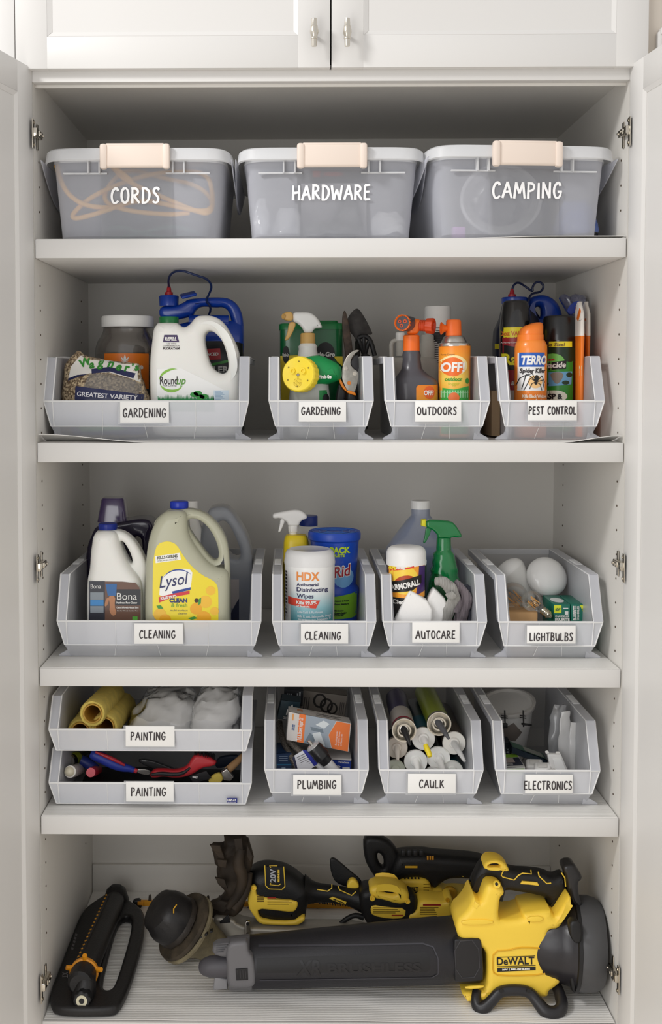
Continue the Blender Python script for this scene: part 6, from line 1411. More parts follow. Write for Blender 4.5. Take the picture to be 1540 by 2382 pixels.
put('plate', plate([(1272, 1752), (1304, 1753), (1324, 1800), (1326, 1850), (1290, 1850), (1280, 1790)], .135, .007, .003, it=0), mat('#f2f1ef', .35), s)
for q_ in ([(1267, 1747), (1275, 1745), (1278, 1753), (1270, 1754)], [(1292, 1748), (1302, 1748), (1303, 1754), (1293, 1754)]): put('ear', plate(q_, .137, .001, .0005, it=1), WHITE, s)
put('rocker', plate([(1286, 1765), (1306, 1765), (1318, 1795), (1294, 1796)], .127, .002, .001, it=0), mat('#fbfbfa', .3), s)
baggie('large clear bag standing at the right of the electronics bin', 1272, 1332, 1640, 1800, .19, .03, op=.3, seed=11, wob=.008)
baggie('white parts bag slumped against the switch plate', 1296, 1335, 1655, 1810, .165, .02, op=.8, seed=12, wob=.005, colr='#ffffff')
baggie('white folded leaflet bag against the right wall of the electronics bin', 1320, 1352, 1680, 1815, .16, .018, op=.95, seed=13, wob=.003, colr='#ffffff')
s = H('flat steel bracket lying in front of the plug adapters', 'steel_bracket', 'bracket', tuple(P(1278, 1795, .11)))
put('strip', plate([(1258, 1793), (1290, 1788), (1294, 1792), (1262, 1798)], .112, .003, .001, it=0), STEEL, s)

# ================================================================ CABINET FLOOR: GARDEN POWER TOOLS
def fplate(pts, z, h, bev=.004, holes=(), it=2, res=3, zt=None):
    """outline traced on the horizontal plane z (photo pixels), extruded upwards h"""
    def cv(l):
        l = chaikin(l, it); return [(PZ(a, b, z)[0], PZ(a, b, z)[1]) for a, b in l]
    bev = min(bev, h * .49)
    me = _curve([(cv(pts), True)] + [(cv(q), True) for q in holes], '2D', fill_mode='BOTH', extrude=h / 2 - bev, bevel_depth=bev, bevel_resolution=res, offset=-bev)
    me.transform(Matrix.Translation((0, 0, z + h / 2 if zt is None else zt))); return me
zf = ZF + .0025
DK = mat('#181617', .48, bump=.25, bscale=220, vary=.25, vscale=20)
s = H('black oscillating lawn sprinkler with orange tabs at the left of the cabinet floor', 'lawn_sprinkler', 'sprinkler', tuple(PZ(230, 2250, zf)))
base = put('base_frame', fplate([(116, 2348), (119, 2322), (150, 2240), (188, 2140), (212, 2118), (240, 2100), (262, 2085), (288, 2090), (298, 2110), (325, 2125), (338, 2145), (334, 2195), (318, 2260), (300, 2318), (280, 2358), (262, 2369), (130, 2369)], zf, .022, .008,
     holes=[[(284, 2148), (306, 2150), (306, 2180), (290, 2240), (268, 2310), (255, 2324), (242, 2322), (238, 2305), (252, 2240), (268, 2180)]]), DK, s)
a_, b_ = P(196, 2262, .10), P(266, 2098, .47)
ax = (b_ - a_).normalized(); L = (b_ - a_).length
tb = put('tube_body', lathe([(-.055, .020), (-.05, .026), (-.015, .029), (.0, .027), (.004, .0275), (.15, .0262), (L - .03, .0255), (L, .024), (L + .03, .020), (L + .045, .010)], a_, ax, 40), DK, s)
put('front_housing', lofpx([(2352, 160, 228, .03, 3), (2335, 164, 226, .05, 3), (2300, 170, 222, .07, 2.6), (2275, 178, 222, .05, 2.2), (2262, 186, 212, .03, 2)], .065, 40), DK, s)
put('rear_housing', lofpx([(2125, 240, 300, .05, 3), (2095, 240, 300, .06, 2.5), (2070, 248, 292, .05, 2.2), (2060, 258, 282, .02, 2)], .50, 40), DK, s)
up_ = Vector((-.45, -.55, .75)).normalized(); up_ = (up_ - ax * up_.dot(ax)).normalized()
rail = put('nozzle_rail', tube([tuple(a_ + ax * .012 + up_ * .0268), tuple(a_ + ax * (L - .02) + up_ * .0258)], .0045, it=0, res=4), BLK, s)
for q in range(18):
    c = a_ + ax * (.016 + q * (L - .04) / 17) + up_ * .0285
    put('nozzle', lathe([(0, .0030), (.004, .0028), (.0045, .0014)], c, up_, 10), mat('#c48a2e', .35, metal=.6), rail)
ring = put('adjuster_ring', lathe([(-.006, .0285), (-.005, .0315), (.004, .0315), (.005, .0285)], a_, ax, 40), mat('#eb9a1e', .4), s)
for sx, sz in ((-1, .35), (.05, 1), (1, .25)):
    d_ = (Vector((sx, -.1, sz))); d_ = (d_ - ax * d_.dot(ax)).normalized()
    put('tab', tube([tuple(a_ + d_ * .028 + (0,)) if False else tuple(a_ + d_ * .028) + (1.0,), tuple(a_ + d_ * .040 - ax * .006) + (.8,)], .0065, it=1, res=5), mat('#eb9a1e', .4), ring)
cc = P(193, 2323, .03)
put('hose_inlet', lathe([(-.01, .020), (.010, .019), (.012, .016), (.012, .012)], cc, (-.05, -1, .12), 36, flute=(8, .0016, -.011, .0115)), BLK, s)
put('washer', lathe([(.0105, .0118), (.0128, .0118), (.0128, .006), (.011, .0055)], cc, (-.05, -1, .12), 28), mat('#d9d3b8', .4), s)
o1 = P(240, 2135, .30)
put('orange_mark', tpx([(236, 2162, .325), (246, 2160, .325), (250, 2140, .345), (243, 2138, .345), (250, 2126, .36)], .0013, it=0, res=3), mat('#eb9a1e', .4), s)
put('lettering', join(*[slab([PZ(165 + q * 2.2, 2208 - q * 8, zf + .0222), PZ(170 + q * 2.2, 2210 - q * 8, zf + .0222), PZ(171.5 + q * 2.2, 2205 - q * 8, zf + .0222), PZ(166.5 + q * 2.2, 2203 - q * 8, zf + .0222)], .0003) for q in range(5)]), mat('#6d6a6c', .5), s, kind='stuff')
xt = text('XT', 0, 0, 10, 0); xt.transform(Matrix.Translation(-P(0, 0, 0)))
m_ = bpy.data.meshes.new('x')
for v in xt.vertices: v.co = Vector((v.co[0], v.co[2], 0))
xt.transform(Matrix.Translation(PZ(145, 2262, zf + .0226)) @ Matrix.Rotation(rad(-80), 4, 'Z') @ Matrix.Scale(1.5, 4))
put('lettering', xt, mat('#9a9698', .5), s, smooth=False)

# ---- string trimmer head and its silver housing
BEI = mat('#8f8468', .6, bump=.5, bscale=120, vary=.45, vscale=25)
GRS = mat('#4c4234', .8, bump=.8, bscale=90, vary=.6, vscale=30)
s = H('dusty string trimmer with black spool cap, beige guard and silver housing', 'string_trimmer', 'trimmer', tuple(PZ(480, 2230, zf)))
o_ = P(432, 2158, .245); ax = Vector((-.70, -.30, .64)).normalized()
put('guard_disc', lathe([(-.006, .055), (-.004, .074), (.004, .080), (.012, .078), (.014, .060), (.016, .02)], o_, ax, 48), GRS, s)
put('guard_rim', lathe([(-.012, .066), (-.010, .080), (-.004, .0805), (.0, .074)], o_, ax, 48), BEI, s)
put('spool_skirt', lathe([(.014, .052), (.020, .060), (.030, .060), (.034, .056)], o_, ax, 40, flute=(12, .002, .019, .031)), mat('#2b241e', .6, bump=.6, bscale=150), s)
cp = put('spool_cap', lathe([(.034, .058), (.052, .059), (.072, .055), (.086, .047), (.094, .032), (.096, .010), (.094, .002)], o_, ax, 40, flute=(5, .005, .06, .084)), mat('#1d1b1c', .45, bump=.3, bscale=120), s)
put('orange_mark', tpx([(404, 2124, .175), (404, 2114, .175), (411, 2104, .175)], .0013, it=0), YELD, s)
nk = put('gear_housing', lathe([(-.13, .022), (-.12, .030), (-.09, .036), (-.05, .046), (-.02, .062), (-.008, .066)], o_, ax, 36), BEI, s)
for k in range(4):
    put('vent_slot', bbox_c(P(456 + k * 12, 2186 - k * 7, .185), (.007, .012, .004), (0, -32, 0), .0005), BLK, s)
put('silver_housing', plate([(497, 2124), (508, 2118), (545, 2126), (552, 2138), (600, 2148), (880, 2150), (885, 2200), (560, 2200), (505, 2192), (500, 2160)], .32, .03, .008, it=1), mat('#b5b0a6', .4, metal=.5, vary=.2), s)
put('window_print', plate([(511, 2144), (532, 2127), (536, 2146), (512, 2148)], .289, .0015, .001, it=0), BLK, s)
put('clamp', plate([(569, 2146), (573, 2141), (580, 2141), (583, 2146), (583, 2176), (579, 2181), (572, 2181), (568, 2176)], .285, .004, .002, it=1), STEEL, s)
for y in (2149, 2173): put('bolt', lathe([(0, .0036), (.003, .003), (.003, .0015)], P(576, y, .281), (0, -1, 0), 14), BLK, s)

# ---- hedge trimmer at the back
s = H('hedge trimmer with toothed blade and black loop handle lying along the back', 'hedge_trimmer', 'hedge trimmer', tuple(PZ(700, 2100, zf)))
Yh = .50
a0, a1 = P(330, 2102, Yh), P(860, 2112, Yh)
put('blade_bar', plate([(325, 2094), (600, 2098), (870, 2104), (870, 2114), (600, 2108), (325, 2106)], Yh, .004, .001, it=0), mat('#d6951f', .45), s)
put('back_bar', plate([(560, 2104), (870, 2110), (870, 2124), (560, 2118)], Yh + .012, .004, .001, it=0), mat('#4a4744', .4, metal=.5), s)
put('blade_tip', plate([(310, 2092), (328, 2090), (332, 2110), (316, 2111), (308, 2104)], Yh, .008, .004, it=1), BLK, s)
put('guide_stripe', plate([(320, 2097), (334, 2097), (334, 2106), (320, 2105)], Yh - .008, .001, .0005, it=0), mat('#d08a1c', .45), s)
th = plate([(0, 0), (8, 0), (7, -14), (4, -17), (1, -14)], Yh, .003, .001, it=0)
tm = mat('#57504a', .35, metal=.7)
o0 = P(0, 0, Yh)
first = None
for k in range(19):
    x = 345 + k * 27; y = 2096 + k * .45
    if first is None:
        me = th.copy(); me.transform(Matrix.Translation(P(x, y, Yh) - o0)); first = put('tooth', me, tm, s)
    else:
        o = first.copy(); col.objects.link(o); o.parent = s; o.location = P(x, y, Yh) - P(345, 2096, Yh)
    o = first.copy(); col.objects.link(o); o.parent = s; o.location = P(x + 12, y + 26, Yh) - P(345, 2096, Yh)
Yh = .45
put('loop_handle', plate([(845, 1940), (884, 1942), (908, 1955), (926, 1978), (930, 2010), (920, 2040), (900, 2050), (876, 2044), (852, 2008), (845, 1980)], Yh, .018, .012, holes=[[(877, 1979), (886, 1983), (893, 1998), (892, 2014), (885, 2012), (878, 1998)]], it=2, res=4), RUB, s)
put('motor_body', plate([(918, 1985), (926, 1977), (984, 1975), (1010, 1980), (1060, 1983), (1114, 1988), (1140, 2000), (1130, 2040), (1075, 2035), (1040, 2035), (1018, 2050), (1008, 2060), (996, 2046), (970, 2030), (925, 2040), (905, 2050), (900, 2030)], Yh, .034, .020, it=2, res=4), RUB, s)
for k in range(4): put('cooling_fin', bbox_c(P(938 + k * 14, 1983, Yh - .030), (.010, .010, .014), (0, 0, 0), .002), mat('#26262a', .5), s)
for k in range(3): put('vent_slot', plate([(993 + k * 6, 1991), (997 + k * 6, 1991), (997 + k * 6, 2000), (993 + k * 6, 2000)], Yh - .036, .002, .001, it=0), mat('#d9962a', .4), s)
put('lamp_strip', plate([(942, 2014), (971, 2014), (971, 2019), (942, 2019)], Yh - .036, .002, .001, it=0), mat('#d9a82a', .4), s)
yh = put('yellow_housing', plate([(918, 2046), (928, 2034), (945, 2031), (985, 2031), (998, 2042), (1001, 2060), (1012, 2056), (1024, 2056), (1034, 2066), (1060, 2064), (1095, 2068), (1100, 2100), (1090, 2110), (980, 2110), (920, 2096)], Yh - .006, .034, .012, it=1, res=3), YEL, s)
for k in range(5): D('vent_hole', rect(940 + k * 8, 2040, 944 + k * 8, 2045, Yh - .0405), BLK, yh)
D('lettering', text('DEWALT', 932, 2072, 9, Yh - .0408, width=42, bold=.8), BLK, yh)
D('black_print', rect(945, 2074, 974, 2078, Yh - .0405), BLK, yh)
for k in range(3): D('side_vent', rect(985, 2056 + k * 7, 1000 - k, 2058 + k * 7, Yh - .0405), mat('#8f6f14', .5), yh)
put('trigger_loop', tpx([(1026, 2042, Yh - .03), (1030, 2030, Yh - .03), (1040, 2027, Yh - .03), (1062, 2031, Yh - .03), (1078, 2038, Yh - .03)], .0022, it=1), YEL, s)
put('side_boss', lathe([(0, .017), (.008, .017), (.012, .012)], P(1046, 2076, Yh - .035), (0, -1, 0), 24), mat('#c9981a', .5), s)

# ---- cultivator: dirty tines, round motor, handle and battery end
s = H('yellow and black cultivator with muddy dark tines standing at its left end', 'cultivator', 'cultivator', tuple(PZ(660, 2170, zf)))
MUD = mat('#382d21', .75, bump=.9, bscale=60, vary=.6, vscale=18)
me = plate([(520, 1942), (566, 1942), (572, 1956), (580, 1955), (582, 1975), (588, 2002), (580, 2020), (584, 2050), (574, 2080), (570, 2105), (548, 2127), (520, 2132), (496, 2132), (483, 2120), (486, 2102), (505, 2098), (520, 2082), (528, 2066), (518, 2056), (504, 2045), (504, 2028), (512, 2016), (500, 2004), (496, 1990), (490, 1966), (516, 1968), (526, 1962)], .33, .026, .014, it=1, res=4)
bm = bmesh.new(); bm.from_mesh(me); bmesh.ops.subdivide_edges(bm, edges=[e for e in bm.edges if e.calc_length() > .012], cuts=2, use_grid_fill=True); bmesh.ops.triangulate(bm, faces=bm.faces); bm.to_mesh(me); bm.free()
for v in me.vertices: v.co += noise.noise_vector(v.co * 30) * .006
put('tine_cluster', me, MUD, s)
put('tine', plate([(489, 1966), (512, 1967), (520, 1985), (524, 2000), (512, 1996), (500, 1982)], .295, .006, .002, it=1), MUD, s)
put('tine', tpx([(560, 1975, .29, 1), (552, 2010, .28, 1.3), (566, 2040, .28, 1.2), (556, 2080, .28, 1), (530, 2112, .28, .7)], .011), MUD, s)
put('tine', tpx([(578, 2030, .30, 1), (572, 2075, .29, 1.2), (545, 2115, .28, 1)], .010), MUD, s)
for q_ in ([(488, 1964), (512, 1966), (518, 1984), (498, 1980)], [(505, 1998), (528, 2000), (526, 2018), (508, 2014)], [(574, 1962), (588, 1990), (584, 2006), (574, 1990)], [(500, 2040), (522, 2044), (530, 2066), (512, 2060)], [(486, 2108), (512, 2094), (540, 2100), (520, 2122)], [(544, 1950), (562, 1948), (566, 1980), (550, 1990)]): put('tine', plate(q_, .285, .004, .0015, it=0), MUD, s)
Ym = .35
put('motor_body', plate([(576, 2030), (590, 2014), (612, 2007), (640, 2008), (666, 2014), (690, 2028), (706, 2042), (722, 2058), (722, 2085), (712, 2105), (712, 2130), (690, 2140), (610, 2136), (582, 2108), (576, 2075)], Ym, .045, .034, it=2, res=6), RUB, s)
ym = put('yellow_base', plate([(577, 2064), (586, 2058), (596, 2062), (598, 2078), (640, 2082), (688, 2087), (694, 2094), (690, 2108), (680, 2115), (640, 2110), (600, 2106), (602, 2122), (612, 2132), (680, 2136), (700, 2124), (710, 2126), (708, 2136), (690, 2146), (632, 2144), (604, 2142), (590, 2122), (577, 2102)], Ym - .030, .020, .006, it=1, res=3), YEL, s)
put('boss', lathe([(0, .0070), (.006, .0068), (.006, .004), (.002, .0035)], P(590, 2064, Ym - .048), (0, -1, 0), 20), YEL, s)
D('fine_print', join(*[rect(598, 2084 + k * 4, 614, 2086 + k * 4, Ym - .0505) for k in range(4)], *[rect(622, 2091 + k * 4, 680 - (k * 7) % 13, 2092.5 + k * 4, Ym - .0505) for k in range(4)]), mat('#6a5212', .6), ym)
D('red_print', rect(622, 2087, 642, 2090, Ym - .0505), mat('#a02a1c', .5), ym)
fm = Ym - .0465
put('badge_frame', tpx([(616, 2013, fm), (618, 2060, fm - .001), (626, 2068, fm - .001), (656, 2069, fm - .001), (663, 2062, fm - .001), (660, 2016, fm)], .0012, it=0, res=2), YEL, s)
bd = D('badge_panel', poly([(618, 2016), (658, 2018), (661, 2062), (655, 2066), (628, 2065), (620, 2059)], fm + .0008), BLK, s)
t_ = text('20V', 641, 2053, 13, fm, width=33, bold=.5, ang=90); D('lettering', t_, mat('#b9bcc2', .4), s)
D('lettering', text('BRUSHLESS', 650, 2052, 4, fm, width=30, bold=.4, ang=90), YEL, s)
put('badge_bracket', join(tpx([(630, 2018, fm), (627, 2014, fm), (645, 2014, fm)], .001, it=0), tpx([(630, 2054, fm), (628, 2058, fm), (648, 2060, fm), (653, 2056, fm)], .001, it=0)), YEL, s, kind='stuff')
put('handle_grip', tpx([(705, 2072, Ym, 1.9), (730, 2076, Ym, 1.15), (770, 2078, Ym, 1.0), (810, 2085, Ym, 1.0), (840, 2092, Ym, 1.4), (870, 2100, Ym, 1.8)], .020, it=2, res=8), RUB, s)
put('grip_outline', join(tpx([(738, 2069, Ym - .021), (762, 2073, Ym - .021), (772, 2066, Ym - .021), (772, 2057, Ym - .02)], .0013, it=0, res=2), tpx([(786, 2060, Ym - .02), (790, 2070, Ym - .021), (818, 2083, Ym - .022), (828, 2074, Ym - .022)], .0013, it=0, res=2)), YEL, s, kind='stuff')
for k in range(12): put('grip_rib', tpx([(742 + k * 6, 2092 + k * .6, Ym - .014), (744 + k * 6, 2102 + k * .6, Ym - .008)], .0014, it=0, res=2), mat('#131315', .6), s)
wb = put('yellow_wedge', plate([(766, 2090), (774, 2086), (806, 2098), (804, 2104), (790, 2100)], Ym - .022, .002, .001, it=0), YEL, s)
D('lettering', text('BRUSHLESS', 775, 2093, 3, Ym - .0246, width=28, bold=.3, ang=-21), BLK, wb)
put('battery_body', plate([(834, 2062), (862, 2052), (950, 2068), (968, 2080), (972, 2112), (944, 2140), (900, 2148), (856, 2144), (842, 2120), (834, 2092)], Ym - .004, .036, .018, it=2, res=4), RUB, s)
yc = put('yellow_cap', plate([(857, 2058), (866, 2050), (884, 2047), (922, 2051), (946, 2063), (951, 2078), (946, 2091), (922, 2094), (892, 2084), (866, 2080), (858, 2070)], Ym - .014, .030, .012, holes=[[(886, 2054), (912, 2056), (918, 2062), (918, 2070), (890, 2066), (884, 2060)]], it=1, res=4), YEL, s)
put('cap_recess', plate([(884, 2052), (914, 2054), (920, 2070), (886, 2068)], Ym - .020, .012, .004, it=0), BLK, s)
for x, y in ((866, 2088), (948, 2095)): put('boss', lathe([(0, .0060), (.006, .0058), (.006, .0035), (.002, .003)], P(x, y, Ym - .044), (0, -1, 0), 18), YEL, s)
yl = put('warning_panel', plate([(864, 2102), (900, 2108), (944, 2110), (942, 2134), (905, 2136), (866, 2128), (861, 2116)], Ym - .036, .006, .003, it=1), YEL, s)
D('fine_print', join(*[rect(868, 2111 + k * 4, 936 - (k * 11) % 17, 2112.5 + k * 4, Ym - .0425) for k in range(4)]), mat('#6a5212', .6), yl)
D('red_print', rect(911, 2128, 938, 2131, Ym - .0425), mat('#a02a1c', .5), yl)
yr = put('battery_rail', plate([(972, 2082), (1000, 2082), (1030, 2086), (1036, 2078), (1046, 2076), (1050, 2084), (1048, 2132), (1030, 2132), (990, 2130), (966, 2126), (946, 2132), (944, 2110), (966, 2108)], Ym - .010, .032, .010, it=1, res=3), YEL, s)
put('boss', lathe([(0, .0052), (.004, .005), (.004, .003), (.001, .0025)], P(1041, 2093, Ym - .042), (0, -1, 0), 16), YELD, s)
D('fine_print', join(*[rect(977, 2110 + k * 4, 1020 - (k * 9) % 11, 2111.5 + k * 4, Ym - .0425) for k in range(5)]), mat('#6a5212', .6), yr)
D('red_print', rect(984, 2103, 1025, 2107, Ym - .0425), mat('#a02a1c', .5), yr)
put('debris_guard', plate([(767, 2006), (768, 1997), (776, 1994), (790, 2004), (820, 2030), (838, 2044), (846, 2060), (826, 2066), (806, 2062), (780, 2052), (770, 2030)], Ym + .03, .005, .003, it=1), RUB, s)
put('guard_clip', plate([(808, 2052), (815, 2042), (828, 2044), (838, 2062), (822, 2066), (806, 2064)], Ym + .01, .010, .005, it=2), YEL, s)
put('rear_foot', tpx([(846, 2134, Ym - .02, 1.2), (825, 2128, Ym - .02, 1), (805, 2138, Ym - .02, 1), (790, 2150, Ym - .02, .8)], .0060), RUB, s)

# ---- leaf blower across the front
s = H('yellow and black cordless leaf blower lying across the front of the floor', 'leaf_blower', 'leaf blower', tuple(PZ(960, 2310, zf)))
Yb = .125
BT = mat('#1f1e23', .45, bump=.15, bscale=300)
A, B = P(568, 2238, Yb), P(1085, 2206, Yb); ax = (B - A).normalized(); L = (B - A).length
barrel = put('barrel', lathe([(-.004, .046), (.0, .0535), (.02, .0548), (L * .35, .0600), (L * .88, .0690), (L * .885, .0675), (L, .0690), (L + .02, .0690)], A, ax, 64), BT, s)
def bar_pt(px, py, Y=Yb): return P(px, py, Y)
pn = put('panel_frame', drape(join(stroke([(600, 2218), (985, 2199), (1008, 2204), (1018, 2225), (1018, 2262), (1004, 2272), (604, 2284)], 1.3, Yb - .06)), barrel, .0012, .006), mat('#3b3a41', .4), s)
put('recess_shade', drape(poly([(596, 2237), (990, 2214), (998, 2222), (1000, 2250), (990, 2257), (598, 2266)], Yb - .06), barrel, .0005, .007), mat('#121114', .5), s)  # flat patch on the barrel, recess shade painted as a darker colour
put('lettering', drape(join(text('XR', 690, 2269, 34, Yb - .06, width=58, bold=1.2, shear=.2, ang=2), text('BRUSHLESS', 762, 2262, 22, Yb - .06, width=222, bold=1.0, ang=2)), barrel, .0015, .006), mat('#17161a', .35), s)
tipm = mat('#6a696c', .45)
nz = put('nozzle_collar', lathe([(-.036, .046), (-.034, .054), (.0, .0560), (.014, .0565), (.018, .053)], A, ax, 56), tipm, s)
put('nozzle_shroud', plate([(530, 2188), (560, 2184), (576, 2184), (578, 2210), (590, 2222), (596, 2280), (586, 2292), (536, 2294), (530, 2276), (528, 2232), (526, 2222)], Yb - .046, .014, .008, it=1, res=3), tipm, s)
put('shroud_top', plate([(496, 2190), (530, 2186), (576, 2184), (580, 2205), (545, 2222), (520, 2222), (494, 2214)], Yb - .032, .016, .010, it=1, res=3), tipm, s)
for k in range(5): put('shroud_rib', tpx([(502, 2196 + k * 5, Yb - .049), (532 - k * 3, 2194 + k * 5, Yb - .05)], .0011, it=0, res=2), mat('#5a595c', .5), s)
put('rounded_tip', lathe([(-.064, .002), (-.062, .010), (-.054, .017), (-.040, .022), (-.020, .0235), (.0, .0235)], P(530, 2246, Yb - .028), ax, 32), mat('#4d4b50', .5), s)
put('lower_beak', plate([(500, 2266), (530, 2272), (530, 2296), (496, 2298)], Yb - .028, .012, .004, it=0), mat('#8a898c', .4), s)
wn = put('latch_window', plate([(548, 2254), (576, 2252), (577, 2279), (550, 2280)], Yb - .0605, .002, .001, it=0), mat('#141316', .5), s)
for k in range(4): put('window_rib', tpx([(553 + k * 6, 2257, Yb - .063), (554 + k * 6, 2276, Yb - .063)], .0009, it=0, res=1), mat('#39383b', .4), wn)
# yellow shell
ys = put('yellow_shell', plate([(1094, 2063), (1102, 2072), (1110, 2076), (1116, 2056), (1124, 2036), (1148, 2036), (1160, 2046), (1164, 2052), (1163, 2060), (1154, 2066), (1150, 2110), (1156, 2118), (1206, 2114), (1207, 2104), (1214, 2101), (1268, 2093), (1274, 2104), (1281, 2110), (1290, 2098), (1312, 2063), (1318, 2068), (1316, 2090), (1298, 2124), (1286, 2138), (1268, 2139), (1264, 2148), (1271, 2182), (1286, 2192), (1292, 2204), (1294, 2256), (1288, 2264), (1275, 2274), (1266, 2280), (1265, 2292), (1248, 2294), (1231, 2284), (1180, 2290), (1134, 2288), (1130, 2302), (1080, 2304), (1074, 2296), (1066, 2284), (1100, 2282), (1122, 2278), (1124, 2200), (1118, 2184), (1104, 2176), (1074, 2174), (1060, 2160), (1053, 2136), (1057, 2116), (1070, 2105), (1084, 2088)], Yb - .012, .052, .014, it=1, res=5), YEL, s)
Yy = Yb - .0645
put('side_rib', plate([(1073, 2139), (1146, 2138), (1148, 2150), (1074, 2152)], Yy, .003, .0025, it=1), YEL, ys)
put('side_rib', plate([(1226, 2132), (1262, 2130), (1264, 2143), (1230, 2145)], Yy, .003, .0025, it=1), YEL, ys)
put('badge_frame', tpx([(1148, 2212, Yy), (1190, 2210, Yy), (1196, 2206, Yy), (1220, 2204, Yy), (1264, 2206, Yy), (1276, 2222, Yy), (1277, 2256, Yy), (1262, 2268, Yy), (1190, 2270, Yy), (1150, 2268, Yy), (1146, 2250, Yy)], .0016, it=1, res=3, closed=True), mat('#e2ad1e', .45), ys)
put('shell_pad', plate([(1080, 2294), (1126, 2291), (1124, 2298), (1084, 2300)], Yy, .003, .002, it=1), YEL, ys)
for y in (2211, 2227, 2244, 2259): D('vent_hole', rect(1262 - (3 if y in (2211,) else 0), y, 1270, y + 5, Yy - .0002), BLK, ys)
D('lettering', join(text('DeWALT', 1156, 2245, 18, Yy - .0004, width=89, bold=.6, ang=2)), BLK, ys)
D('logo_line', join(poly([(1156, 2226.5), (1245, 2223), (1245, 2224.5), (1156, 2228)], Yy - .0004), poly([(1156, 2248), (1246, 2245), (1246, 2246.5), (1156, 2249.5)], Yy - .0004)), BLK, ys)
lb = D('black_print', poly([(1157, 2252), (1246, 2249), (1246, 2257), (1157, 2261)], Yy - .0004), BLK, ys)
D('lettering', join(text('20V', 1168, 2257.5, 3.6, Yy - .0008, width=14, bold=.3, ang=2), text('BRUSHLESS', 1189, 2256.5, 3.6, Yy - .0008, width=45, bold=.3, ang=2), rect(1185, 2252, 1186, 2258, Yy - .0008)), WHITE, lb)
put('side_pad', plate([(1054, 2184), (1060, 2180), (1110, 2179), (1118, 2184), (1121, 2212), (1124, 2272), (1118, 2278), (1062, 2281), (1056, 2276)], Yb - .060, .010, .004, it=1, res=3), mat('#1b1a1d', .4), s)
put('pad_frame', tpx([(1057, 2190, Yb - .070), (1112, 2186, Yb - .070), (1117, 2272, Yb - .070), (1062, 2276, Yb - .070)], .0012, it=1, res=2, closed=True), mat('#38373b', .4), s)
# top handle
put('grip', plate([(1096, 2060), (1098, 2040), (1106, 2020), (1116, 2004), (1128, 1994), (1156, 1993), (1176, 2006), (1184, 2018), (1234, 2020), (1262, 2024), (1284, 2034), (1298, 2028), (1308, 2027), (1315, 2045), (1317, 2064), (1298, 2090), (1284, 2112), (1276, 2108), (1270, 2094), (1270, 2082), (1240, 2074), (1204, 2068), (1180, 2064), (1164, 2068), (1158, 2086), (1150, 2090), (1146, 2086), (1156, 2050), (1148, 2038), (1126, 2034), (1114, 2052), (1109, 2078), (1100, 2076)], Yb + .005, .024, .016, it=2, res=4), RUB, s)
put('speed_dial', plate([(1120, 2010), (1124, 1996), (1140, 1990), (1158, 1991), (1172, 2000), (1182, 2016), (1170, 2018), (1150, 2012), (1132, 2014)], Yb - .006, .024, .006, holes=[[(1128, 2006), (1136, 1998), (1152, 1998), (1162, 2006), (1150, 2008)]], it=2, res=3), YEL, s)
gm = Yb - .0205
put('grip_outline', join(tpx([(1172, 2023, gm), (1166, 2036, gm), (1170, 2040, gm), (1196, 2047, gm), (1206, 2036, gm), (1216, 2031, gm), (1236, 2033, gm), (1235, 2024, gm)], .0014, it=0, res=2), tpx([(1252, 2028, gm), (1254, 2038, gm), (1272, 2055, gm), (1282, 2054, gm)], .0014, it=0, res=2), tpx([(1306, 2030, gm), (1314, 2042, gm), (1316, 2062, gm)], .0014, it=0, res=2)), YEL, s, kind='stuff')
put('trigger_badge', plate([(1210, 2056), (1214, 2049), (1250, 2052), (1254, 2060), (1230, 2057)], gm, .002, .001, it=0), YEL, s)
for k in range(11): put('grip_rib', tpx([(1212 + k * 5, 2062 + k * .4, Yb - .012), (1214 + k * 5, 2071 + k * .4, Yb - .006)], .0014, it=0, res=2), mat('#131315', .6), s)
put('pivot_boss', lathe([(0, .0075), (.006, .0070), (.0062, .003)], P(1155, 2056, Yy + .004), (0, -1, 0), 24), YEL, s)
put('pivot_screw', lathe([(0, .0035), (.002, .0033), (.002, .001)], P(1155, 2056, Yy - .002), (0, -1, 0), 12), BLK, s)
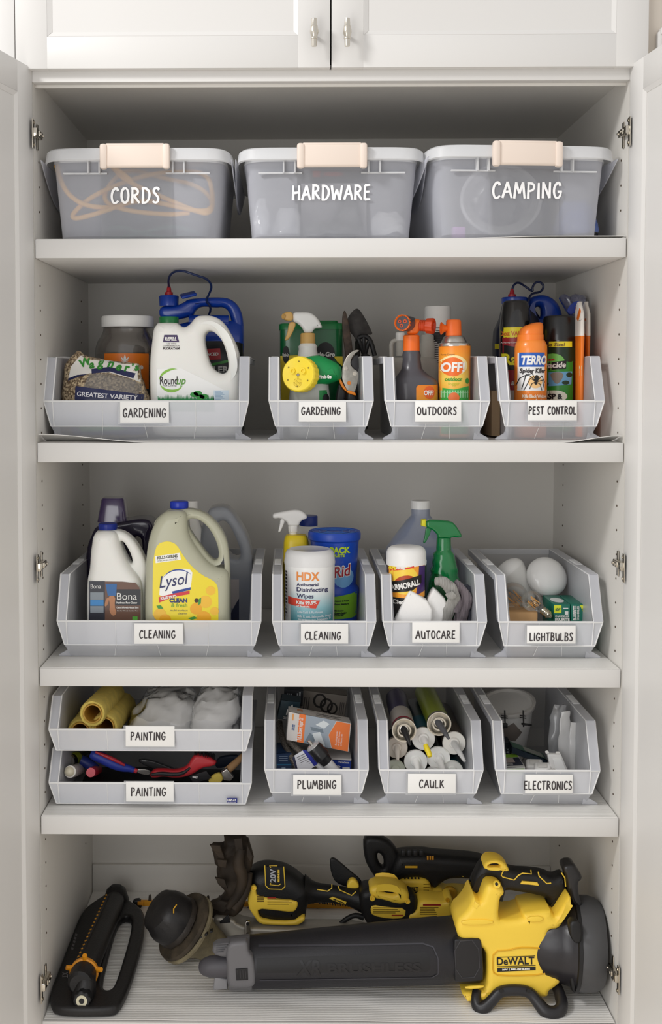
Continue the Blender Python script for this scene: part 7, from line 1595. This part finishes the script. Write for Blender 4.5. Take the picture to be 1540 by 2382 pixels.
# fan housing and intake
o_ = P(1262, 2186, Yb); ax2 = Vector((1, -.10, -.03)).normalized()
put('fan_housing', lathe([(-.03, .060), (.0, .078), (.03, .082), (.055, .088), (.06, .094), (.068, .096), (.070, .080)], o_, ax2, 60), mat('#29272b', .32, vary=.25, vscale=25, bump=.15), s)
ic = put('intake_cover', lathe([(.068, .094), (.072, .098), (.095, .099), (.112, .095), (.124, .086), (.126, .07), (.127, .01)], o_, ax2, 60, flute=(10, .0015, .071, .113)), mat('#4a4a4c', .5), s)
put('intake_rim', lathe([(.060, .092), (.064, .0985), (.071, .0985), (.074, .092)], o_, ax2, 60), BLK, s)
for k in range(6): put('intake_slot', bbox_c(P(1381, 2213 + k * 9, Yb - .092), (.011, .006, .0028), (0, 3, -30), .0006), BLK, ic)
for yy in (2168,): put('side_clip', plate([(1322, yy - 30), (1346, yy - 32), (1352, yy + 8), (1346, yy + 22), (1330, yy + 18), (1322, yy - 4)], Yb - .085, .014, .006, it=1, res=3), BLK, s)
put('lower_clip', plate([(1324, 2262), (1334, 2258), (1338, 2290), (1336, 2306), (1328, 2302)], Yb - .075, .008, .004, it=1), BLK, s)
put('rear_hook', plate([(1303, 2012), (1310, 2002), (1330, 2000), (1338, 2012), (1350, 2030), (1348, 2040), (1340, 2044), (1342, 2075), (1352, 2096), (1348, 2106), (1334, 2104), (1320, 2084), (1316, 2060), (1312, 2030)], Yb - .01, .022, .010, it=1, res=4), mat('#1e1d20', .3, coat=.2), s)
# floor stand
put('stand', tpx([(1110, 2306, .075, .9), (1106, 2326, .06, 1), (1112, 2344, .05, 1.15), (1126, 2346, .045, 1.15), (1146, 2326, .05, 1), (1162, 2306, .055, 1), (1196, 2302, .055, 1), (1232, 2306, .055, 1), (1250, 2330, .045, 1.1), (1270, 2356, .03, 1.25), (1296, 2358, .03, 1.25), (1310, 2340, .04, 1.1), (1302, 2310, .07, 1), (1288, 2280, .10, 1)], .0115, it=2, res=6), mat('#222124', .4), s)
for x in (1166, 1230): put('stand_bolt', lathe([(0, .005), (.002, .0045), (.002, .002)], P(x, 2304, .042), (0, -1, 0), 14), BLK, s)
put('stand_brace', plate([(1282, 2272), (1296, 2272), (1300, 2326), (1292, 2328)], .085, .006, .003, it=0), mat('#2b2a2d', .4), s)
